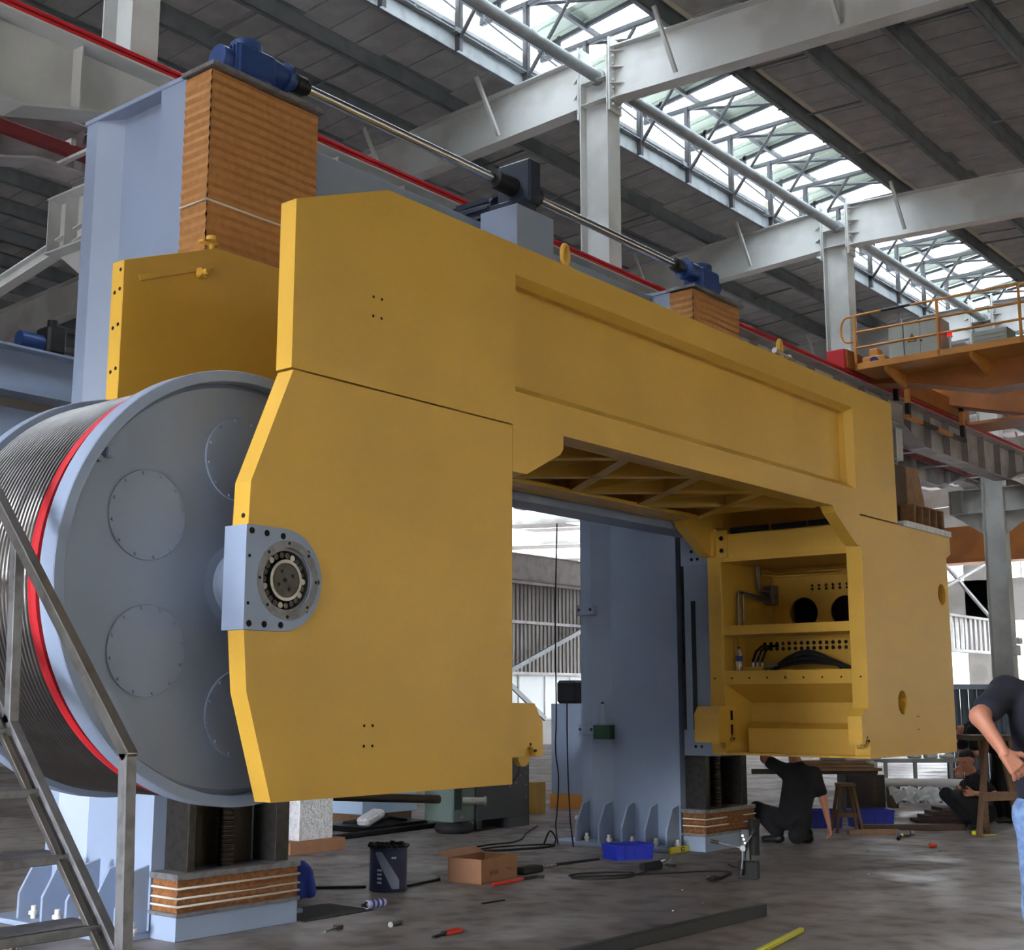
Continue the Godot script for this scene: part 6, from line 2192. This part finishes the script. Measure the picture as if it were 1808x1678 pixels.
	g.box(V(38.0, 2.95, -14.6), V(42.6, 3.05, -14.5), 0.01); g.box(V(38.0, 4.0, -14.6), V(42.6, 4.08, -14.5), 0.01)
	part(t, "rail", g, M.white)
	for xx in [38.1, 42.5]:
		g = Geo.new()
		g.box(V(xx - 0.08, 0, -14.75), V(xx + 0.08, 6.0, -14.6))
		part(t, "post", g, M.white)
	for k in 12:
		g = Geo.new()
		g.box(V(38.05 + k * 0.4, 3.05, -14.58), V(38.25 + k * 0.4, 4.0, -14.54))
		part(t, "baluster", g, M.white)
	g = Geo.new()
	g.bar(V(37.6, 6.0, -14.7), V(42.5, 4.1, -14.7), 0.08, 0.08)
	part(t, "brace", g, M.white)
	g = Geo.new()
	g.bar(V(37.6, 4.6, -14.7), V(42.7, 6.0, -14.7), 0.08, 0.08)
	part(t, "brace", g, M.white)
	g = Geo.new()
	g.bar(V(28.2, 0.0, -8.6), V(27.6, 2.0, -8.7), 0.05, 0.05)
	one("leaning_lance", g, M.wood_dark, "dark long-handled tool leaning on the far white column", "tool")

func left_background():
	var g: Geo
	var t: Node3D
	# cross beam of another machine with its blue motor
	t = thing("far_tie_beam", "grey tie beam of another machine behind the drum", "beam", V(8.5, 5.1, -14))
	g = Geo.new()
	g.ibeam(V(3.0, 5.33, -14), V(11.0, 5.33, -14), 0.56, 0.36, 0.03, 0.02)
	part(t, "beam", g, M.grey)
	t = thing("far_drive_motor", "dark blue gearmotor on the tie beam of another machine", "motor", V(8.3, 5.62, -14))
	g = Geo.new()
	g.tube(V(7.95, 5.74, -14), V(8.25, 5.74, -14), 0.1, 16)
	part(t, "motor", g, M.blue)
	g = Geo.new()
	g.box(V(8.25, 5.61, -14.15), V(8.5, 5.95, -13.85), 0.03); g.tube(V(8.38, 5.95, -14), V(8.38, 6.05, -14), 0.06, 12)
	part(t, "gear_case", g, M.black)
	t = thing("far_machine_column", "grey column of another machine behind the drum", "machine column", V(6.0, 0, -14.5))
	g = Geo.new()
	g.box(V(4.6, 0, -15), V(5.6, 4.2, -13.9), 0.02)
	part(t, "body", g, M.grey)
	g = Geo.new()
	g.prism(P2([4.0, 4.2, 8.4, 4.2, 8.4, 4.9, 5.0, 4.9]), -14.6, -14.0, 0.01)
	part(t, "head_block", g, M.grey)
	# slanted brace under the roof
	g = Geo.new()
	g.ibeam(V(6.6, 5.35, -13.9), V(6.6, 5.88, -10.5), 0.14, 0.12, 0.015, 0.01)
	one("brace_beam", g, M.white, "slanted white brace beam behind the grey machine column", "brace")
	# white foot bracket and pale sloped plate under the stair
	g = Geo.new()
	g.bar(V(4.0, 0.95, -9.6), V(5.0, 0.35, -9.6), 0.16, 0.3, 0.01)
	one("sloped_support", g, M.white, "pale sloped support behind the step ladder", "support")
	t = thing("gravel_heap", "heap of pale gravel at the bottom corner by the ladder", "gravel", V(4.3, 0, -7.6), "", true, "stuff")
	g = Geo.new()
	for k in 160:
		var a := rng.randf() * TAU; var r := sqrt(rng.randf()) * 0.3
		var s := rng.randf_range(0.012, 0.028)
		g.xf = Transform3D(Basis(Vector3(rng.randf(), rng.randf(), rng.randf() + 0.1).normalized(), rng.randf() * 6), V(4.3 + cos(a) * r, 0.01 + 0.07 * (1 - r / 0.3), -7.7 + sin(a) * r))
		g.box(V(-s, -s * 0.6, -s * 0.8), V(s, s * 0.6, s * 0.8), s * 0.3)
	part(t, "pebbles", g, mat(Color(0.5, 0.45, 0.42), 0.9)).set_meta("kind", "stuff")

func build_things():
	crane()
	stairs()
	stack_on_leg()
	machine_fittings()
	floor_things()
	under_machine()
	right_background()
	left_background()
	people()

# ------------------------------------------------------------------ figures, as smooth-joined tapered bones meshed by surface nets
func nets(g: Geo, bones: Array, cell: float, k := 0.04):
	var lo := Vector3(1e9, 1e9, 1e9); var hi := -lo
	for b in bones:
		var r: float = maxf(b[2], b[3]) + k * 0.5 + cell * 2
		lo = lo.min(b[0] - Vector3.ONE * r).min(b[1] - Vector3.ONE * r)
		hi = hi.max(b[0] + Vector3.ONE * r).max(b[1] + Vector3.ONE * r)
	var nx := int((hi.x - lo.x) / cell) + 2; var ny := int((hi.y - lo.y) / cell) + 2; var nz := int((hi.z - lo.z) / cell) + 2
	var f := PackedFloat32Array()
	f.resize(nx * ny * nz)
	f.fill(1.0)
	for b in bones:
		var A: Vector3 = b[0]; var B: Vector3 = b[1]
		var ra: float = b[2]; var rb: float = b[3]
		var m: float = maxf(ra, rb) + k + cell * 2
		var p0 := (A.min(B) - Vector3.ONE * m - lo) / cell; var p1 := (A.max(B) + Vector3.ONE * m - lo) / cell
		var d := B - A
		var dd := maxf(d.length_squared(), 1e-9)
		for z in range(maxi(0, int(p0.z)), mini(nz, int(p1.z) + 1)):
			for y in range(maxi(0, int(p0.y)), mini(ny, int(p1.y) + 1)):
				for x in range(maxi(0, int(p0.x)), mini(nx, int(p1.x) + 1)):
					var p := lo + Vector3(x, y, z) * cell
					var t := clampf((p - A).dot(d) / dd, 0, 1)
					var s := (p - A - d * t).length() - lerpf(ra, rb, t)
					var i := (z * ny + y) * nx + x
					var o := f[i]
					var h := maxf(k - absf(o - s), 0.0) / k
					f[i] = minf(o, s) - h * h * k * 0.25
	var idx := {}
	var vs := PackedVector3Array(); var ns := PackedVector3Array()
	var sx := 1; var sy := nx; var sz := nx * ny
	for z in nz - 1:
		for y in ny - 1:
			for x in nx - 1:
				var i := (z * ny + y) * nx + x
				var mask := 0
				for c in 8:
					if f[i + (c & 1) * sx + ((c >> 1) & 1) * sy + (c >> 2) * sz] < 0.0: mask |= 1 << c
				if mask == 0 or mask == 255: continue
				var sum := Vector3.ZERO; var cnt := 0
				for e in [[0, 1], [2, 3], [4, 5], [6, 7], [0, 2], [1, 3], [4, 6], [5, 7], [0, 4], [1, 5], [2, 6], [3, 7]]:
					var a: int = e[0]; var b: int = e[1]
					if ((mask >> a) & 1) != ((mask >> b) & 1):
						var fa := f[i + (a & 1) * sx + ((a >> 1) & 1) * sy + (a >> 2) * sz]; var fb := f[i + (b & 1) * sx + ((b >> 1) & 1) * sy + (b >> 2) * sz]
						var t := fa / (fa - fb)
						sum += Vector3(a & 1, (a >> 1) & 1, a >> 2).lerp(Vector3(b & 1, (b >> 1) & 1, b >> 2), t)
						cnt += 1
				idx[i] = vs.size()
				vs.append(lo + (Vector3(x, y, z) + sum / cnt) * cell)
				ns.append(Vector3(f[i + sx] - f[i], f[i + sy] - f[i], f[i + sz] - f[i]).normalized())
	# smoother normals from the central field
	for z in range(1, nz - 1):
		for y in range(1, ny - 1):
			for x in range(1, nx - 1):
				var i := (z * ny + y) * nx + x
				var inside := f[i] < 0.0
				for ax in 3:
					var st: int = [sx, sy, sz][ax]
					if inside == (f[i + st] < 0.0): continue
					var u: int = [sy, sz, sx][ax]; var w: int = [sz, sx, sy][ax]
					var q := [i - u - w, i - w, i, i - u]
					var ok := true
					for c in q:
						if not idx.has(c): ok = false
					if not ok: continue
					var a: int = idx[q[0]]; var b: int = idx[q[1]]; var c2: int = idx[q[2]]; var d2: int = idx[q[3]]
					if inside:
						g.tri3(vs[a], vs[b], vs[c2], ns[a], ns[b], ns[c2]); g.tri3(vs[a], vs[c2], vs[d2], ns[a], ns[c2], ns[d2])
					else:
						g.tri3(vs[c2], vs[b], vs[a], ns[c2], ns[b], ns[a]); g.tri3(vs[d2], vs[c2], vs[a], ns[d2], ns[c2], ns[a])

func chain(pts: Array, rs: Array) -> Array:
	var r := []
	for i in pts.size() - 1: r.append([pts[i], pts[i + 1], rs[i], rs[i + 1]])
	return r

# head: c = centre of skull, face = direction it looks, tilt by up
func head_bones(c: Vector3, face: Vector3, up: Vector3, neck: Vector3) -> Array:
	var x := up.cross(face).normalized()
	var b := [[c + up * 0.03 - face * 0.02, c + up * 0.02 + face * 0.01, 0.088, 0.088], [c - up * 0.05 + face * 0.045, c - up * 0.075 + face * 0.06, 0.05, 0.036],
		[c - up * 0.0 + face * 0.04, c - up * 0.04 + face * 0.045, 0.06, 0.052], [c + up * 0.01 + face * 0.095, c - up * 0.022 + face * 0.112, 0.009, 0.015],
		[c - up * 0.03 - face * 0.02, neck, 0.056, 0.062]]
	for s in [-1, 1]:
		b.append([c + x * s * 0.084 + up * 0.015, c + x * s * 0.088 - up * 0.03, 0.014, 0.01])
	return b
func face_parts(t: Node3D, c: Vector3, face: Vector3, up: Vector3):
	var x := up.cross(face).normalized()
	for s in [-1, 1]:
		var e := Geo.new()
		e.tube(c + x * s * 0.032 + up * 0.005 + face * 0.08, c + x * s * 0.032 + up * 0.005 + face * 0.094, 0.011, 8)
		part(t, "eye", e, M.hair)
		e = Geo.new()
		e.bar(c + x * (s * 0.032 - 0.018) + up * 0.026 + face * 0.093, c + x * (s * 0.032 + 0.018) + up * 0.026 + face * 0.093, 0.01, 0.007, 0.0, up)
		part(t, "eyebrow", e, M.hair)
	var mo := Geo.new()
	mo.bar(c - x * 0.018 - up * 0.056 + face * 0.092, c + x * 0.018 - up * 0.056 + face * 0.092, 0.006, 0.005, 0.0, up)
	part(t, "mouth", mo, M.red_dark)
func hair_bones(c: Vector3, face: Vector3, up: Vector3) -> Array:
	return [[c + up * 0.05 - face * 0.035, c + up * 0.068 + face * 0.012, 0.088, 0.066], [c + up * 0.04 - face * 0.03, c - up * 0.035 - face * 0.04, 0.09, 0.062]]
# a hand: palm from wrist along dir, spread sideways along side; curl bends the fingers towards nrm
func hand_bones(wrist: Vector3, dir: Vector3, side: Vector3, curl: float) -> Array:
	var nn := dir.cross(side).normalized()
	var b := []
	var palm := wrist + dir * 0.085
	for i in 4:
		var o: float = [-0.03, -0.01, 0.01, 0.03][i]
		var l: float = [0.07, 0.08, 0.074, 0.06][i]
		b.append([wrist + side * o * 0.5, palm + side * o, 0.017, 0.0125])
		var p: Vector3 = palm + side * o
		var ang := 0.2
		for j in 3:
			ang += curl
			var q: Vector3 = p + (dir * cos(ang) + nn * sin(ang) + side * o * 1.2).normalized() * l * [0.45, 0.32, 0.26][j]
			b.append([p, q, 0.0098 - j * 0.0007, 0.0092 - j * 0.0007])
			p = q
	var th := wrist + dir * 0.03 - side * 0.025
	var t1 := th + (dir * 0.6 - side * 0.8 + nn * 0.15).normalized() * 0.045
	var t2 := t1 + (dir * 0.85 - side * 0.45 + nn * 0.2).normalized() * 0.034
	b.append([wrist, th, 0.02, 0.017]); b.append([th, t1, 0.016, 0.012]); b.append([t1, t2, 0.0115, 0.0095])
	return b

func person(label: String, origin: Vector3, J: Dictionary, mats: Dictionary, fine: float):
	# joints in camera-aligned metres: x to the right, y up, z towards the viewer
	var a := deg_to_rad(39.1314)
	var t := thing("person", label, "person", origin, "", false)
	t.transform.basis = Basis(Vector3(sin(a), 0, cos(a)), Vector3.UP, Vector3(-cos(a), 0, sin(a)))
	var skin := []
	skin += head_bones(J.head, J.face, J.up, J.neck)
	skin += [[J.neck, J.chest, 0.06, 0.11], [J.chest, J.pelvis, 0.12, 0.11]]
	for s in ["l", "r"]:
		skin += [[J.chest + Vector3.UP * 0.05, J[s + "sh"], 0.07, 0.05]]
		skin += chain([J[s + "sh"], J[s + "el"], J[s + "wr"]], [0.05, 0.043, 0.028])
		skin += [[J.pelvis, J[s + "hip"], 0.1, 0.09]]
		skin += chain([J[s + "hip"], J[s + "kn"], J[s + "an"]], [0.078, 0.056, 0.04])
	var g := Geo.new()
	nets(g, skin, fine, 0.03)
	for s in ["l", "r"]:
		var d: Vector3 = J[s + "hd"].normalized()
		var sd: Vector3 = J.get(s + "sd", d.cross(Vector3(0, 0, 1))).normalized()
		nets(g, hand_bones(J[s + "wr"], d, sd, J.get(s + "curl", 0.25)), 0.005 if fine > 0.014 else 0.0035, 0.008)
	part(t, "body", g, M.skin)
	face_parts(t, J.head, J.face, J.up)
	g = Geo.new()
	nets(g, hair_bones(J.head, J.face, J.up), fine, 0.02)
	part(t, "hair", g, M.hair)
	# shirt with short sleeves
	var sh := [[J.neck.lerp(J.chest, 0.35), J.chest, 0.085, 0.142], [J.chest, J.pelvis, 0.142, 0.132]]
	var side: Vector3 = (J.rsh - J.lsh).normalized()
	for o in [-1, 1]:
		sh += [[J.chest + side * o * 0.07, J.pelvis + side * o * 0.055, 0.115, 0.115]]
	for s in ["l", "r"]:
		sh += [[J.chest + Vector3.UP * 0.06, J[s + "sh"], 0.09, 0.072]]
		sh += [[J[s + "sh"], J[s + "sh"].lerp(J[s + "el"], 0.68), 0.073, 0.07]]
	g = Geo.new()
	nets(g, sh, fine, 0.05)
	part(t, "shirt", g, mats.shirt)
	g = Geo.new()
	var tr := [[J.pelvis, J.pelvis - Vector3.UP * 0.02, 0.135, 0.13]]
	for s in ["l", "r"]:
		tr += [[J.pelvis, J[s + "hip"], 0.12, 0.108]]
		tr += chain([J[s + "hip"], J[s + "kn"], J[s + "an"] + Vector3.UP * 0.02], [0.1, 0.076, 0.066])
	nets(g, tr, fine, 0.04)
	part(t, "trousers", g, mats.trousers)
	for s in ["l", "r"]:
		g = Geo.new()
		var f: Vector3 = J.get("toe", Vector3(0, 0, -1)).normalized()
		nets(g, [[J[s + "an"] - Vector3.UP * 0.03 - f * 0.03, J[s + "an"] - Vector3.UP * 0.045 + f * 0.15, 0.045, 0.036], [J[s + "an"], J[s + "an"] - Vector3.UP * 0.03, 0.048, 0.046]], fine, 0.03)
		part(t, "shoe", g, M.black)
	return t

func at_view(lat: float, d: float) -> Vector3:
	var a := deg_to_rad(39.1314)
	return Vector3(cos(a), 0, -sin(a)) * d + Vector3(sin(a), 0, cos(a)) * lat

func people():
	# standing man seen from behind, left arm bent with open hand at the hip
	person("person in a navy T-shirt and jeans standing with one hand on hip", at_view(2.62, 6.5), {
		"head": V(0.04, 1.80, -0.05), "face": V(0.2, -0.1, -1).normalized(), "up": V(0, 1, -0.1).normalized(), "neck": V(0.02, 1.66, 0), "chest": V(0, 1.42, 0.0), "pelvis": V(0, 1.02, 0.0),
		"lsh": V(-0.19, 1.545, -0.03), "lel": V(-0.39, 1.43, 0.15), "lwr": V(-0.335, 1.265, 0.29), "lhd": V(0.62, -0.78, 0.0), "lsd": V(-0.78, -0.62, 0.1), "lcurl": 0.3,
		"rsh": V(0.2, 1.545, -0.03), "rel": V(0.33, 1.3, 0.03), "rwr": V(0.3, 1.08, -0.1), "rhd": V(-0.1, -1, -0.15), "rsd": V(0, -0.2, -1),
		"lhip": V(-0.09, 0.96, 0), "lkn": V(-0.1, 0.52, -0.01), "lan": V(-0.11, 0.085, 0.03), "rhip": V(0.09, 0.96, 0), "rkn": V(0.12, 0.52, -0.02), "ran": V(0.15, 0.085, 0.0)},
		{"shirt": M.navy_shirt, "trousers": M.jeans}, 0.014)
	# kneeling worker whose head is up under the machine
	person("person in black kneeling under the yellow frame, hand on floor", at_view(3.06, 14.6), {
		"head": V(0.0, 1.02, 0.0), "face": V(-0.3, 0.5, -0.9).normalized(), "up": V(0.1, 0.9, 0.5).normalized(), "neck": V(0.02, 0.88, 0.02), "chest": V(0.07, 0.66, 0.03), "pelvis": V(-0.02, 0.28, 0.05),
		"lsh": V(-0.1, 0.76, 0.02), "lel": V(-0.3, 0.88, -0.03), "lwr": V(-0.32, 1.1, -0.05), "lhd": V(0.1, 1, 0), "lsd": V(1, 0, 0),
		"rsh": V(0.22, 0.72, 0.04), "rel": V(0.3, 0.46, 0.08), "rwr": V(0.345, 0.2, 0.1), "rhd": V(0.1, -1, 0.1), "rsd": V(0, -0.1, 1),
		"lhip": V(-0.1, 0.25, 0.05), "lkn": V(-0.38, 0.34, -0.15), "lan": V(-0.2, 0.08, 0.05), "rhip": V(0.07, 0.25, 0.06), "rkn": V(-0.05, 0.1, 0.28), "ran": V(0.12, 0.075, 0.02), "toe": V(-0.8, 0, -0.5)},
		{"shirt": M.dark_cloth, "trousers": M.dark_cloth}, 0.018)
	# squatting man looking down at his hands
	person("person in dark clothes squatting with forearms on knees beside the trestle", at_view(5.52, 16.06), {
		"head": V(-0.12, 0.80, 0.14), "face": V(-0.75, -0.35, 0.55).normalized(), "up": V(-0.25, 0.95, 0.2).normalized(), "neck": V(-0.05, 0.68, 0.05), "chest": V(0.03, 0.5, 0.0), "pelvis": V(0.12, 0.2, -0.06),
		"lsh": V(0.1, 0.6, -0.12), "lel": V(-0.12, 0.45, -0.18), "lwr": V(-0.2, 0.44, 0.05), "lhd": V(-0.4, -0.1, 0.9), "lsd": V(0.3, -0.9, 0.1),
		"rsh": V(-0.02, 0.58, 0.2), "rel": V(0.12, 0.42, 0.38), "rwr": V(-0.1, 0.44, 0.3), "rhd": V(-1, 0.0, -0.2), "rsd": V(0, -1, 0.1), "rcurl": 0.4, "lcurl": 0.4,
		"lhip": V(0.06, 0.19, -0.14), "lkn": V(-0.3, 0.4, -0.1), "lan": V(-0.05, 0.09, -0.12), "rhip": V(0.12, 0.19, 0.05), "rkn": V(-0.27, 0.4, 0.22), "ran": V(0.0, 0.09, 0.14), "toe": V(-1, 0, 0.4)},
		{"shirt": M.dark_shirt, "trousers": M.dark_cloth}, 0.018)
	# bending man behind the trestle
	person("person in black bending over the wooden trestle", at_view(6.12, 16.9), {
		"head": V(-0.55, 1.1, 0.0), "face": V(-0.5, -0.85, 0.1).normalized(), "up": V(-0.85, 0.5, 0).normalized(), "neck": V(-0.42, 1.14, 0), "chest": V(-0.26, 1.1, 0), "pelvis": V(0.08, 0.93, 0),
		"lsh": V(-0.36, 1.12, -0.17), "lel": V(-0.38, 0.86, -0.15), "lwr": V(-0.45, 0.68, -0.05), "lhd": V(-0.4, -0.8, 0.2), "lsd": V(0.8, -0.4, 0),
		"rsh": V(-0.34, 1.12, 0.17), "rel": V(-0.34, 0.86, 0.2), "rwr": V(-0.45, 0.7, 0.1), "rhd": V(-0.5, -0.8, -0.1), "rsd": V(0.8, -0.5, 0),
		"lhip": V(0.08, 0.9, -0.09), "lkn": V(0.02, 0.48, -0.1), "lan": V(0.04, 0.085, -0.12), "rhip": V(0.08, 0.9, 0.09), "rkn": V(0.04, 0.48, 0.1), "ran": V(0.07, 0.085, 0.13), "toe": V(-1, 0, 0.1)},
		{"shirt": M.dark_cloth, "trousers": M.dark_cloth}, 0.018)

func _ready():
	rng.seed = 7
	make_materials()
	setup_view()
	build_shell()
	build_walls()
	monitor()
	build_frames()
	build_machine()
	build_things()
